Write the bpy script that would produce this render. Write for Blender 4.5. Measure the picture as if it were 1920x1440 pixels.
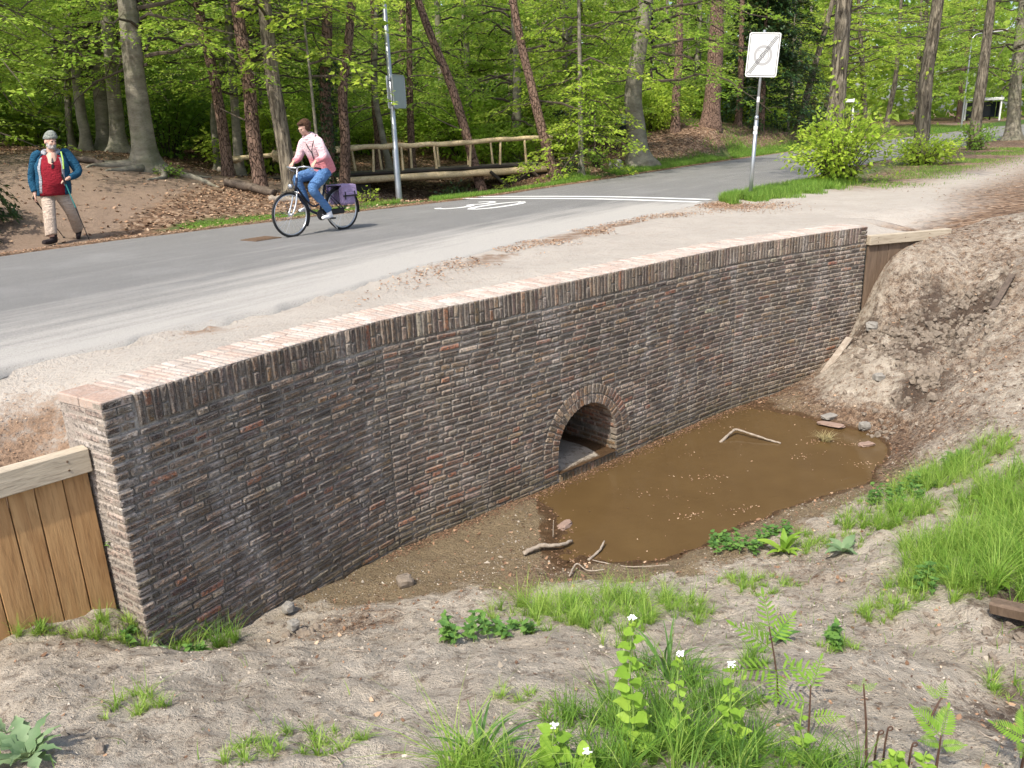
import bpy, bmesh, math, random
import numpy as np
from mathutils import Vector, Matrix, Euler
PI = math.pi
for o in list(bpy.data.objects): bpy.data.objects.remove(o)
scene = bpy.context.scene
COL = scene.collection

# ---------------------------------------------------------------- camera, sky, sun, exposure
EYE = 1.5
PITCH, ROLL = math.radians(17.43), math.atan(.042)
cam = bpy.data.objects.new('camera', bpy.data.cameras.new('camera')); COL.objects.link(cam)
f = Vector((0, math.cos(PITCH), -math.sin(PITCH))); r0 = Vector((1, 0, 0)); u0 = r0.cross(f)
r = r0*math.cos(ROLL)-u0*math.sin(ROLL); u = u0*math.cos(ROLL)+r0*math.sin(ROLL)
cam.matrix_world = Matrix(((r.x, u.x, -f.x, 0), (r.y, u.y, -f.y, 0), (r.z, u.z, -f.z, EYE), (0, 0, 0, 1)))
cam.data.lens = 36*1500/1920; cam.data.sensor_width = 36; cam.data.clip_start = .05; cam.data.clip_end = 1500
scene.camera = cam
SUN_EL, SUN_AZ = math.radians(53), math.atan2(-.86, -.51)      # direction towards the sun, in plan
world = bpy.data.worlds.new('World'); scene.world = world; world.use_nodes = True
wn = world.node_tree; bg = wn.nodes['Background']
sky = wn.nodes.new('ShaderNodeTexSky'); sky.sky_type = 'NISHITA'; sky.sun_disc = False
sky.sun_elevation = SUN_EL; sky.sun_rotation = math.radians(90)-SUN_AZ
sky.dust_density = 3.0; sky.altitude = 0; sky.air_density = 1.0; sky.ozone_density = 1.0
wn.links.new(sky.outputs[0], bg.inputs[0]); bg.inputs[1].default_value = 0.15
sun = bpy.data.objects.new('sun', bpy.data.lights.new('sun', 'SUN')); COL.objects.link(sun)
sun.data.energy = 3.2; sun.data.angle = math.radians(1.0); sun.data.color = (1, .94, .83)
sd = Vector((math.cos(SUN_AZ)*math.cos(SUN_EL), math.sin(SUN_AZ)*math.cos(SUN_EL), math.sin(SUN_EL)))
sun.rotation_euler = sd.to_track_quat('Z', 'Y').to_euler()
scene.view_settings.view_transform = 'Standard'; scene.view_settings.look = 'None'
scene.view_settings.exposure = 0.72; scene.view_settings.gamma = 1
scene.view_settings.use_curve_mapping = False

# ---------------------------------------------------------------- helpers
rng = np.random.default_rng(7); rnd = random.Random(11)
def link(o, parent=None):
    COL.objects.link(o)
    if parent is not None: o.parent = parent
    return o
def tag(o, label=None, cat=None, group=None, kind=None):
    if label: o['label'] = label
    if cat: o['category'] = cat
    if group: o['group'] = group
    if kind: o['kind'] = kind
    return o
def thing(name, label, cat, loc=(0, 0, 0), rz=0, group=None):
    o = bpy.data.objects.new(name, None); o.location = loc; o.rotation_euler = (0, 0, rz); o.empty_display_size = .1
    link(o); return tag(o, label, cat, group)
def mesh_np(name, V, F, mat=None, attrs=None, smooth=False):
    """V (n,3); F list of int arrays (m,k)"""
    me = bpy.data.meshes.new(name); V = np.asarray(V, np.float32)
    F = [np.asarray(f, np.int32) for f in F if len(f)]
    me.vertices.add(len(V)); me.vertices.foreach_set('co', V.ravel())
    nl = sum(f.size for f in F); npoly = sum(len(f) for f in F)
    me.loops.add(nl); me.polygons.add(npoly)
    me.loops.foreach_set('vertex_index', np.concatenate([f.ravel() for f in F]))
    tot = np.concatenate([np.full(len(f), f.shape[1], np.int32) for f in F])
    st = np.concatenate([[0], np.cumsum(tot)[:-1]]).astype(np.int32)
    me.polygons.foreach_set('loop_start', st); me.polygons.foreach_set('loop_total', tot)
    me.polygons.foreach_set('use_smooth', np.full(npoly, smooth))
    me.update(calc_edges=True)
    for k, a in (attrs or {}).items():
        a = np.asarray(a, np.float32)
        if a.ndim == 2:
            at = me.attributes.new(k, 'FLOAT_COLOR', 'POINT')
            at.data.foreach_set('color', np.c_[a, np.ones(len(a))].astype(np.float32).ravel())
        else:
            at = me.attributes.new(k, 'FLOAT', 'POINT'); at.data.foreach_set('value', a)
    if mat:
        for m in (mat if isinstance(mat, (list, tuple)) else [mat]): me.materials.append(m)
    return me
def obj(name, me, parent=None, loc=None, rot=None, scale=None):
    o = bpy.data.objects.new(name, me)
    if loc is not None: o.location = loc
    if rot is not None: o.rotation_euler = rot
    if scale is not None: o.scale = scale
    return link(o, parent)
class MB:
    "collects shapes for one mesh"
    def __init__(s): s.V = []; s.F = {}; s.n = 0; s.A = {}
    def add(s, V, F, **at):
        V = np.asarray(V, float).reshape(-1, 3)
        for f in F:
            f = np.asarray(f)
            if f.size == 0: continue
            if f.ndim == 1: f = f[None]
            s.F.setdefault(f.shape[1], []).append(f+s.n)
        for k, a in at.items():
            a = np.asarray(a, float)
            if a.ndim == 0: a = np.full(len(V), float(a))
            elif a.ndim == 1 and len(a) == 3 and len(V) != 3: a = np.tile(a, (len(V), 1))
            s.A.setdefault(k, []).append(a)
        s.V.append(V); s.n += len(V); return s
    def mesh(s, name, mat, smooth=False):
        return mesh_np(name, np.concatenate(s.V), [np.concatenate(v) for v in s.F.values()], mat,
                       {k: np.concatenate(a) for k, a in s.A.items()}, smooth)
    def obj(s, name, mat, parent=None, smooth=False, **k): return obj(name, s.mesh(name, mat, smooth), parent, **k)
    def box(s, c, size, M=None, bev=0., **at):
        hx, hy, hz = [v/2 for v in size]
        if bev <= 0:
            V = np.array([(x, y, z) for x in (-hx, hx) for y in (-hy, hy) for z in (-hz, hz)])
            F = [np.array([(0, 1, 3, 2), (4, 6, 7, 5), (0, 4, 5, 1), (2, 3, 7, 6), (0, 2, 6, 4), (1, 5, 7, 3)])]
        else:
            b = min(bev, hx*.9, hy*.9, hz*.9); V = []; idx = {}
            for sx in (-1, 1):
                for sy in (-1, 1):
                    for sz in (-1, 1):
                        for ax in range(3):
                            p = [sx*hx, sy*hy, sz*hz]
                            for q in range(3):
                                if q != ax: p[q] -= (sx, sy, sz)[q]*b
                            idx[(sx, sy, sz, ax)] = len(V); V.append(p)
            quads = []; tris = []
            for ax in range(3):
                o1, o2 = [q for q in range(3) if q != ax]
                for sg in (-1, 1):
                    c4 = []
                    for a, b2 in ((-1, -1), (1, -1), (1, 1), (-1, 1)):
                        k = [0, 0, 0]; k[ax] = sg; k[o1] = a; k[o2] = b2; c4.append(idx[(*k, ax)])
                    quads.append(c4 if (sg > 0) == (ax != 1) else c4[::-1])
            for ax in range(3):                      # edges parallel to ax
                o1, o2 = [q for q in range(3) if q != ax]
                for a in (-1, 1):
                    for b2 in (-1, 1):
                        k0 = [0, 0, 0]; k0[o1] = a; k0[o2] = b2; k1 = list(k0); k0[ax] = -1; k1[ax] = 1
                        qd = [idx[(*k0, o1)], idx[(*k1, o1)], idx[(*k1, o2)], idx[(*k0, o2)]]
                        quads.append(qd if (a*b2 > 0) == (ax != 1) else qd[::-1])
            for sx in (-1, 1):
                for sy in (-1, 1):
                    for sz in (-1, 1):
                        t = [idx[(sx, sy, sz, q)] for q in range(3)]
                        tris.append(t if sx*sy*sz > 0 else t[::-1])
            V = np.array(V); F = [np.array(quads), np.array(tris)]
        if M is not None: V = V@np.array(M.to_3x3()).T if hasattr(M, 'to_3x3') else V@np.array(M).T
        return s.add(V+np.array(c), F, **at)
    def tube(s, P, R, seg=8, cap=True, sq=1.0, ref=(0, 0, 1), jit=0., **at):
        V, F = tube_geo(P, R, seg, cap, sq, ref, jit); return s.add(V, F, **at)
def tube_geo(P, R, seg=8, cap=True, sq=1.0, ref=(0, 0, 1), jit=0.):
    P = np.asarray(P, float); n = len(P); R = np.asarray(R, float)
    if R.ndim == 0: R = np.full((n, 2), float(R))
    elif R.ndim == 1: R = np.repeat(R[:, None], 2, 1)
    T = np.gradient(P, axis=0); T /= np.linalg.norm(T, axis=1)[:, None]+1e-12
    ref = np.array(ref, float); x = ref-T[0]*ref.dot(T[0])
    if np.linalg.norm(x) < .15: x = np.array([1., .2, 0])-T[0]*np.array([1., .2, 0]).dot(T[0])
    x /= np.linalg.norm(x); a = np.linspace(0, 2*PI, seg, endpoint=False); V = []
    ca = np.sign(np.cos(a))*np.abs(np.cos(a))**sq; sa = np.sign(np.sin(a))*np.abs(np.sin(a))**sq
    for i in range(n):
        x = x-T[i]*x.dot(T[i]); x /= np.linalg.norm(x); y = np.cross(T[i], x)
        k = 1+jit*rng.normal(size=(seg, 1)) if jit else 1
        V.append(P[i]+k*(ca[:, None]*x*R[i, 0]+sa[:, None]*y*R[i, 1]))
    V = np.concatenate(V); i = np.arange(n-1)[:, None]*seg; j = np.arange(seg)[None]; k = (j+1) % seg
    F = [np.stack([i+j, i+k, i+seg+k, i+seg+j], -1).reshape(-1, 4)]
    if cap:
        c = len(V); V = np.r_[V, P[:1], P[-1:]]
        j = np.arange(seg); k = (j+1) % seg
        F.append(np.r_[np.c_[k, j, np.full(seg, c)], np.c_[(n-1)*seg+j, (n-1)*seg+k, np.full(seg, c+1)]])
    return V, F
def smooth_path(P, n):
    P = np.asarray(P, float); m = len(P); t = np.linspace(0, m-1, n); out = []
    for u_ in t:
        i = min(int(u_), m-2); w = u_-i
        p0 = P[max(i-1, 0)]; p1 = P[i]; p2 = P[i+1]; p3 = P[min(i+2, m-1)]
        out.append(.5*((2*p1)+(-p0+p2)*w+(2*p0-5*p1+4*p2-p3)*w*w+(-p0+3*p1-3*p2+p3)*w**3))
    return np.array(out)
def fuse(parts, name, mat, voxel=.014, smooth=3):
    "joins overlapping closed shapes into one continuous skin"
    b = MB()
    for V, F in parts: b.add(V, F)
    me = b.mesh('tmp', None); o = bpy.data.objects.new('tmp', me); COL.objects.link(o)
    m = o.modifiers.new('r', 'REMESH'); m.mode = 'VOXEL'; m.voxel_size = voxel; m.use_smooth_shade = True
    if smooth: s = o.modifiers.new('s', 'SMOOTH'); s.iterations = smooth; s.factor = .5
    dg = bpy.context.evaluated_depsgraph_get(); dg.update()
    out = bpy.data.meshes.new_from_object(o.evaluated_get(dg)); out.name = name
    bpy.data.objects.remove(o); bpy.data.meshes.remove(me)
    out.materials.clear(); out.materials.append(mat)
    return out
def ellipsoid(c, rad, seg=14, rings=10, M=None):
    th = np.linspace(0, PI, rings+1)[1:-1]; a = np.linspace(0, 2*PI, seg, endpoint=False)
    V = [np.array([[0, 0, 1]])]+[np.c_[np.sin(t)*np.cos(a), np.sin(t)*np.sin(a), np.full(seg, math.cos(t))] for t in th]+[np.array([[0, 0, -1]])]
    V = np.concatenate(V)*np.array(rad); k = len(th); j = np.arange(seg); j2 = (j+1) % seg
    F = [np.concatenate([np.c_[1+i*seg+j, 1+(i+1)*seg+j, 1+(i+1)*seg+j2, 1+i*seg+j2] for i in range(k-1)]),
         np.r_[np.c_[np.zeros(seg, int), 1+j, 1+j2], np.c_[np.full(seg, 1+k*seg), 1+(k-1)*seg+j2, 1+(k-1)*seg+j]]]
    if M is not None: V = V@np.array(M.to_3x3()).T
    return V+np.array(c), F

# ---------------------------------------------------------------- material helper
class NT:
    def __init__(s, name):
        s.m = bpy.data.materials.new(name); s.m.use_nodes = True; s.t = s.m.node_tree; s.b = s.t.nodes['Principled BSDF']
        s.b.inputs['Specular IOR Level'].default_value = .3
    def n(s, typ, **k):
        x = s.t.nodes.new('ShaderNode'+typ)
        for a, v in k.items():
            if a.startswith('i_'): x.inputs[int(a[2:]) if a[2:].isdigit() else a[2:].replace('_', ' ')].default_value = v
            else: setattr(x, a, v)
        return x
    def l(s, a, b): s.t.links.new(a, b); return s
    def pos(s):
        return s.n('NewGeometry').outputs['Position']
    def oco(s): return s.n('TexCoord').outputs['Object']
    def attr(s, name, out='Fac'): return s.n('Attribute', attribute_name=name).outputs[out]
    def scale(s, v, k):
        m = s.n('VectorMath', operation='MULTIPLY'); s.l(v, m.inputs[0]); m.inputs[1].default_value = k; return m.outputs[0]
    def noise(s, v, sc, det=4, rough=.55, dist=0., out=0):
        x = s.n('TexNoise'); x.inputs['Scale'].default_value = sc; x.inputs['Detail'].default_value = det
        x.inputs['Roughness'].default_value = rough; x.inputs['Distortion'].default_value = dist; s.l(v, x.inputs['Vector']); return x.outputs[out]
    def vor(s, v, sc, feat='F1', out='Distance', rnd_=1.):
        x = s.n('TexVoronoi', feature=feat); x.inputs['Scale'].default_value = sc; x.inputs['Randomness'].default_value = rnd_
        s.l(v, x.inputs['Vector']); return x.outputs[out]
    def ramp(s, v, stops, interp='LINEAR'):
        x = s.n('ValToRGB'); cr = x.color_ramp; cr.interpolation = interp
        while len(cr.elements) < len(stops): cr.elements.new(.5)
        for e, (p, c) in zip(cr.elements, stops):
            e.position = p; e.color = (*c, 1) if isinstance(c, tuple) else (c, c, c, 1)
        s.l(v, x.inputs[0]); return x.outputs[0]
    def mix(s, a, b, fac, mode='MIX'):
        x = s.n('MixRGB', blend_type=mode)
        for i, v in ((0, fac), (1, a), (2, b)):
            if isinstance(v, (int, float)): x.inputs[i].default_value = v if i == 0 else (v, v, v, 1)
            elif isinstance(v, tuple): x.inputs[i].default_value = (*v, 1)
            else: s.l(v, x.inputs[i])
        return x.outputs[0]
    def math(s, op, a, b=None, clamp=False):
        x = s.n('Math', operation=op, use_clamp=clamp)
        for i, v in ((0, a), (1, b)):
            if v is None: continue
            if isinstance(v, (int, float)): x.inputs[i].default_value = v
            else: s.l(v, x.inputs[i])
        return x.outputs[0]
    def base(s, c):
        if isinstance(c, tuple): s.b.inputs['Base Color'].default_value = (*c, 1)
        else: s.l(c, s.b.inputs['Base Color'])
        return s
    def rough(s, v):
        if isinstance(v, (int, float)): s.b.inputs['Roughness'].default_value = v
        else: s.l(v, s.b.inputs['Roughness'])
        return s
    def bump(s, h, dist=.01, strength=1.):
        x = s.n('Bump'); x.inputs['Distance'].default_value = dist; x.inputs['Strength'].default_value = strength
        s.l(h, x.inputs['Height']); s.l(x.outputs[0], s.b.inputs['Normal']); return s
def plain(name, c, rough=.6, metal=0., var=.12, sc=30., bump=0.):
    t = NT(name); o = t.oco(); nz = t.noise(o, sc, 3)
    t.base(t.mix(tuple(v*(1-var) for v in c), tuple(min(1, v*(1+var)) for v in c), nz)); t.rough(rough)
    t.b.inputs['Metallic'].default_value = metal
    if bump: t.bump(nz, bump)
    return t.m
# ---------------------------------------------------------------- terrain
EX, EY = 0.76, 0.65                       # along the wall
_l = math.hypot(EX, EY); EX /= _l; EY /= _l
NX, NY = EY, -EX                          # across, towards the ditch side
def to_en(x, y): return x*EX+y*EY, x*NX+y*NY
def to_xy(e, n): return e*EX+n*NX, e*EY+n*NY

class TPS:
    def __init__(s, pts, lam=1e-3):
        p = np.array(pts, float); s.c = p[:, :2]; n = len(p)
        d = np.hypot(*(s.c[:, None]-s.c[None]).transpose(2, 0, 1))
        K = np.where(d > 0, d*d*np.log(d+1e-12), 0)+lam*np.eye(n)
        P = np.c_[np.ones(n), s.c]
        A = np.zeros((n+3, n+3)); A[:n, :n] = K; A[:n, n:] = P; A[n:, :n] = P.T
        s.w = np.linalg.solve(A, np.r_[p[:, 2], 0, 0, 0])
    def __call__(s, x, y):
        x = np.asarray(x, float); y = np.asarray(y, float); sh = x.shape
        x = x.ravel(); y = y.ravel(); out = np.empty(len(x))
        for i in range(0, len(x), 20000):
            a = x[i:i+20000]; b = y[i:i+20000]
            d2 = (a[:, None]-s.c[:, 0])**2+(b[:, None]-s.c[:, 1])**2
            out[i:i+20000] = (0.5*d2*np.log(d2+1e-12))@s.w[:-3]+s.w[-3]+a*s.w[-2]+b*s.w[-1]
        return out.reshape(sh)

def _hash(ix, iy, seed):
    h = (ix.astype(np.int64)*374761393+iy.astype(np.int64)*668265263+seed*1442695041) & 0xffffffff
    h = ((h ^ (h >> 13))*1274126177) & 0xffffffff
    return ((h ^ (h >> 16)) & 0xffff)/65535.0
def vnoise(x, y, seed=0):
    x = np.asarray(x, float); y = np.asarray(y, float)
    ix = np.floor(x); iy = np.floor(y); fx = x-ix; fy = y-iy
    fx = fx*fx*(3-2*fx); fy = fy*fy*(3-2*fy); ix = ix.astype(int); iy = iy.astype(int)
    a = _hash(ix, iy, seed); b = _hash(ix+1, iy, seed); c = _hash(ix, iy+1, seed); d = _hash(ix+1, iy+1, seed)
    return (a*(1-fx)+b*fx)*(1-fy)+(c*(1-fx)+d*fx)*fy
def fbm(x, y, octv=4, seed=0, gain=.5):
    s = 0; a = 1; t = 0
    for i in range(octv):
        s = s+a*vnoise(x*2**i+i*17.3, y*2**i-i*9.1, seed+i); t += a; a *= gain
    return s/t-.5
def sstep(a, b, x):
    t = np.clip((np.asarray(x, float)-a)/(b-a), 0, 1); return t*t*(3-2*t)

# wall face line (front, top), seen from the ditch
WALL = [(-2.56, 4.73), (-2.1, 5.43), (-1.74, 5.95), (-1.40, 6.42), (-1.12, 6.77), (-0.86, 7.02), (-.4, 7.38), (0.2, 7.88), (0.84, 8.44),
        (1.5, 9.02), (2.2, 9.65), (2.72, 10.1), (2.98, 10.30), (3.3, 10.52), (4.05, 10.99), (4.65, 11.35), (5.26, 11.69)]
WT = 0.50
FENCE_L = [(-2.83, 4.90), (-3.20, 4.53), (-4.6, 3.13), (-5.9, 1.83)]
FENCE_R = [(5.24, 11.72), (6.60, 12.10)]
_bp = [(-12, -6.5), (-8.5, -1.2), (-5.9-.02, 1.83+.03), (-2.95, 4.80), (-2.76, 4.88), ] + \
      [(x-.22*.66, y+.22*.75) for x, y in WALL[1:-1]] + [(5.15, 11.80), (5.26, 11.712), (6.62, 12.092), (10, 13.4), (18, 17.5), (40, 32)]
_ben = sorted([to_en(*p) for p in _bp])
_be = np.array([p[0] for p in _ben]); _bn = np.array([p[1] for p in _ben])
def gline(e): return np.interp(e, _be, _bn)

LOW = [(-2.05,2.57,-.8),(-.99,2.46,-.75),(-.06,2.35,-.7),(.99,2.35,-.75),(1.78,2.36,-.8),(-2.54,3.7,-1.15),(-1.39,3.69,-1.2),(.06,4.18,-1.42),
 (-2.28,4.34,-1.48),(-1.45,4.98,-1.85),(-.79,5.9,-2.1),(.14,6.9,-2.19),(.41,6.4,-2.2),(1.3,6.1,-2.1),(2.1,6.5,-2.1),(.66,5.01,-1.75),(1.23,4.96,-1.75),
 (2.04,5.11,-1.75),(3.84,7.7,-2.15),(3.22,5.92,-1.75),(4.24,6.22,-1.45),(3.15,4.46,-1.35),(2.5,3.43,-1.25),(1.97,3.47,-1.18),
 (4.95,10.8,-1.5),(6.67,10.45,-.45),(6.02,9.25,-1.0),(5.28,7.93,-1.4),(5.22,9.42,-1.55),(6.27,10.89,-.85),(7.1,10.9,-.36),(6.1,10.2,-.98),(5.51,10.80,-1.15),(5.70,9.77,-1.25),(6.3,11.5,-.32),(5.55,11.5,-.55),(4.4,9.75,-1.9),(4.47,8.45,-2.02),(4.78,7.99,-1.7),
 (6.6,11.9,-.2),(7.4,12.3,-.05),(9,13,.0),(8,11,-.1),(7.6,9.8,-.32),(7,7.5,-.8),(9,7,-.3),(12,12,0),(20,18,0),(14,6,-.1),
 (0,0,-.03),(-3,0,-.2),(3,0,-.1),(0,-4,.05),(-6,-4,0),(6,-4,0),(6,2,-.5),(5,4,-1.1),(7,4.5,-.7),(-4,2.2,-1.0),(-5,2.0,-1.15),(-9,-2,-.6),(0,1.2,-.22),(1.5,1,-.3),(-1.5,1.1,-.3),
 (-3.3,4.3,-1.38),(-2.75,4.75,-1.5),(-3.9,3.7,-1.33),(-2.5,4.65,-1.75),(-2.1,5.2,-1.97),(-1.2,6.55,-2.19),(-.4,7.3,-2.22),(.3,7.75,-2.22),
 (.75,8.05,-2.33),(1.6,8.8,-2.4),(2.5,9.5,-2.4),(3.0,9.9,-2.3),(3.3,10.4,-2.2),(3.8,10.6,-2.15),(4.78,11.3,-1.8),(5.2,11.6,-1.38),
 (.52,7.2,-2.23),(1.1,7.2,-2.36),(2,7.7,-2.42),(3.3,8.8,-2.38),(1.4,6.55,-2.24),(2.0,6.95,-2.24),(3.0,7.55,-2.24),(3.75,7.95,-2.24),(4.3,8.6,-2.24),(4.3,9.3,-2.22),(3.78,9.95,-2.2),
 (2.2,8.6,-2.45),(2.9,8.2,-2.42)]
_low = TPS(LOW, 2e-3)
def h_low_base(x, y): return _low(x, y)
def h_low(x, y):
    x = np.asarray(x, float); y = np.asarray(y, float)
    h = _low(x, y)
    near = 1-sstep(14, 22, np.hypot(x, y))
    wet = sstep(-2.3, -1.9, h)
    crest = .25+.75*sstep(-.15, -.9, h)
    h = h+near*wet*crest*(fbm(x*1.3, y*1.3, 3, 5)*.16-.03+fbm(x*5, y*5, 3, 9)*.085-np.abs(fbm(x*2.4+3, y*2.4, 3, 13))*.10+fbm(x*17, y*17, 3, 19)*.034)+near*(1-wet)*(fbm(x*5, y*5, 3, 9)*.035)
    # trench and scar of broken soil on the right bank
    def blob(cx, cy, r, a): return a*np.exp(-((x-cx)**2+(y-cy)**2)/r**2)
    rough = np.exp(-(((x-5.75)/.95)**2+((y-10.4)/.95)**2))
    h = h+rough*(np.abs(fbm(x*3.2, y*3.2, 4, 31))*-.80+.05)
    h = h+blob(5.05, 9.35, .22, .16)+blob(2.45, 3.2, .45, -.12)*near
    return h

ROAD_NEAR = [(-14.5,-9.5),(-7.0,.3),(-4.6,4.1),(-3.70,5.66),(-3.30,6.2),(-2.98,6.72),(-2.62,7.06),(-1.9,8.1),(-1.1,9.6),(.85,12.45),(4.05,16.3),(7.44,21.4),(12.6,28.5),(21.1,38.7),(30.2,49.7),(47,69),(90,112),(150,160)]
ROAD_FAR = [(-26,-9.0),(-14,4.0),(-9.3,11.05),(-7.94,12.69),(-6.82,14.24),(-4.66,16.62),(-3.25,17.97),(-1.6,19.5),(-.23,21.04),(2.76,25.4),(5.23,29.2),(8.7,34.3),(13.5,41),(23,54),(33.5,66),(55,93),(85,122),(150,172)]
_rn = np.array([to_en(*p) for p in ROAD_NEAR]); _rf = np.array([to_en(*p) for p in ROAD_FAR])
def road_v(x, y):
    "0 at the ditch-side edge of the asphalt, 1 at the far edge"
    e, n = to_en(np.asarray(x, float), np.asarray(y, float))
    a = np.interp(e, _rn[:, 0], _rn[:, 1]); b = np.interp(e, _rf[:, 0], _rf[:, 1])
    return (a-n)/(a-b), a-n, n-b      # v, metres from near edge, metres from far edge (positive inside)

# forest floor beyond the road
FOR = [(-13.5,9,.35),(-12.5,12,.55),(-11,16,.75),(-9.1,20,1.0),(-14,27,1.6),(-18,20,1.6),(-24,30,2.2),(-7.6,16,.3),(-7.4,18.5,.55),
 (-8.0,22.5,.75),(-9,28,.9),(-12,36,1.4),(-20,45,2.2),(-11.2,24.5,1.38),(-12.6,25.5,1.44),(-15.7,30,1.6),(-14.3,28,1.5),(-7.7,23.2,.66),(-7.95,25,.6),(-8.9,26,.7),(-10.1,33,1.25),
 (-6.3,21.4,.26),(-5.3,20.6,.2),(-5.1,24.2,.15),(-4.5,23.2,.2),(-4.5,30,.4),(-4.0,29.5,.42),(-3.3,30.5,.4),(-.7,28.6,-.15),(1.6,26.3,.1),(.5,43,1.1),(-1.8,47,1.6),(5.1,31,.28),(7.9,39,1.2),
 (9.8,39.5,1.45),(13,46,1.35),(18,52,1.0),(-3.4,25.6,-.5),(-2.9,23.6,-.55),(-1.2,23.8,-.65),(0.2,25,-.6),(-1.6,26.6,-.75),(-1.5,31,0),(-4,34,.6),(0,35,.5),(2.2,30,.3),(3.5,29.5,.25),(5.6,36,.7),(6.5,37.5,.9),
 (11,42,1.3),(3,42,.8),(-6,44,1.2),(0,60,1.4),(-20,60,2),(20,72,.8),(32,78,.6),(40,96,.9),(62,113,.8),(70,126,1.0),(60,130,1.0),
 (0,90,1.5),(-40,60,2.5),(-40,20,2.2),(-30,0,1.5),(90,140,.5),(150,190,.5),(0,160,2),(-100,100,3)]
_for = TPS([(p[0], p[1], p[2]) for p in FOR]+[(p[0]-.2, p[1]+.2, 0.0) for p in ROAD_FAR[1:-1]], 1e-2)
def h_up(x, y):
    x = np.asarray(x, float); y = np.asarray(y, float)
    v, dn, df = road_v(x, y)
    out = -df                                # metres beyond the far edge
    f = _for(x, y)+fbm(x*.6, y*.6, 3, 41)*.16+fbm(x*3, y*3, 2, 43)*.05
    h = np.where(out > 0, f*sstep(.15, 2.0, out), 0.0)
    # sandy shoulder and path on the ditch side, all about level with the road
    ns = -dn
    side = np.where(ns > 0, fbm(x*1.1, y*1.1, 3, 51)*.05*sstep(0, 1, ns)+fbm(x*6, y*6, 2, 53)*.012*sstep(0, .4, ns), 0)
    h = h+side-np.where((ns > 0) & (ns > 0), .045*np.exp(-(ns/.45)**2)*sstep(-.8, -2.2, x), 0)
    e, n = to_en(x, y)
    # ground dips behind the left timber fence
    dip = np.exp(-(((x+3.25)/.62)**2+((y-4.75)/.62)**2))
    h = h-.36*dip-.34*sstep(1.2, -.3, e)*sstep(0, 1.6, ns)
    fr = np.clip(((x-5.26)*1.36+(y-11.71)*.38)/(1.36**2+.38**2), 0, 1); fd = np.hypot(x-5.26-fr*1.36, y-11.71-fr*.38); h = h-np.where(ns > 0, .13*np.exp(-(fd/.5)**2), 0)
    # sunk under the asphalt sheet, edges tucked
    inside = np.minimum(dn, df)
    h = h-.035*sstep(.02, .28, inside)
    # stays under the coping of the wall
    b = gline(e)-n                            # metres behind the boundary line
    h = h-np.where(e > -2, .17*sstep(1.35, 1.1, e)*sstep(.9, .1, b), 0)
    inw = (e > 1.22) & (e < 11.65)
    h = h-np.where(inw, .16*sstep(.36, .16, b), 0)-.012
    # meets the lower ground at the ends
    w = np.maximum(sstep(12.6, 12.95, e), sstep(-5.0, -6.0, e))*sstep(1.8, 0, b)
    m = w > 0
    if np.any(m):
        hl = h_low(x, y); h = h*(1-w)+hl*w
    return h
def ground(x, y):
    e, n = to_en(np.asarray(x, float), np.asarray(y, float))
    return np.where(n > gline(e), h_low(x, y), h_up(x, y))
# ---------------------------------------------------------------- materials
def foliage(name, cols, trans=.4, rough=.55, veins=False):
    "cols: dark, mid, bright; per leaf attribute tint"
    t = NT(name); a = t.attr('tint'); t.base(t.ramp(a, [(0, cols[0]), (.5, cols[1]), (1, cols[2])])); t.rough(rough)
    tr = t.n('BsdfTranslucent'); c2 = t.mix(t.ramp(a, [(0, cols[0]), (.5, cols[1]), (1, cols[2])]), (1.0, .95, .2), .15)
    g = t.n('Gamma'); t.l(c2, g.inputs[0]); g.inputs[1].default_value = .85; t.l(g.outputs[0], tr.inputs[0])
    mx = t.n('MixShader'); mx.inputs[0].default_value = trans
    out = t.t.nodes['Material Output']; t.l(t.b.outputs[0], mx.inputs[1]); t.l(tr.outputs[0], mx.inputs[2]); t.l(mx.outputs[0], out.inputs[0])
    return t.m
M = {}
M['beech_leaf'] = foliage('beech_leaf', [(.13, .26, .025), (.25, .43, .036), (.44, .60, .08)], .55)
M['far_leaf'] = foliage('far_leaf', [(.14, .27, .03), (.24, .40, .042), (.42, .55, .08)], .55)
M['yellow_leaf'] = foliage('yellow_leaf', [(.16, .29, .025), (.34, .49, .045), (.52, .63, .08)], .5)
M['dark_leaf'] = foliage('dark_leaf', [(.012, .032, .010), (.022, .055, .016), (.045, .095, .028)], .15, .4)
M['shrub_leaf'] = foliage('shrub_leaf', [(.07, .16, .022), (.14, .28, .034), (.26, .43, .06)], .5)
M['grass'] = foliage('grass_blade', [(.055, .14, .022), (.17, .33, .040), (.40, .54, .12)], .45)
M['mustard_leaf'] = foliage('mustard_leaf', [(.14, .28, .03), (.23, .40, .045), (.34, .50, .07)], .4)
M['nettle_leaf'] = foliage('nettle_leaf', [(.05, .13, .03), (.09, .20, .045), (.16, .30, .06)], .3)
M['grey_leaf'] = foliage('grey_green_leaf', [(.10, .18, .08), (.16, .25, .12), (.24, .34, .18)], .25)
M['petal'] = plain('petal', (.85, .85, .80), .6)
M['stem'] = plain('green_stem', (.20, .30, .07), .6)
M['dark_stem'] = plain('dark_stem', (.09, .05, .035), .7)

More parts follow.
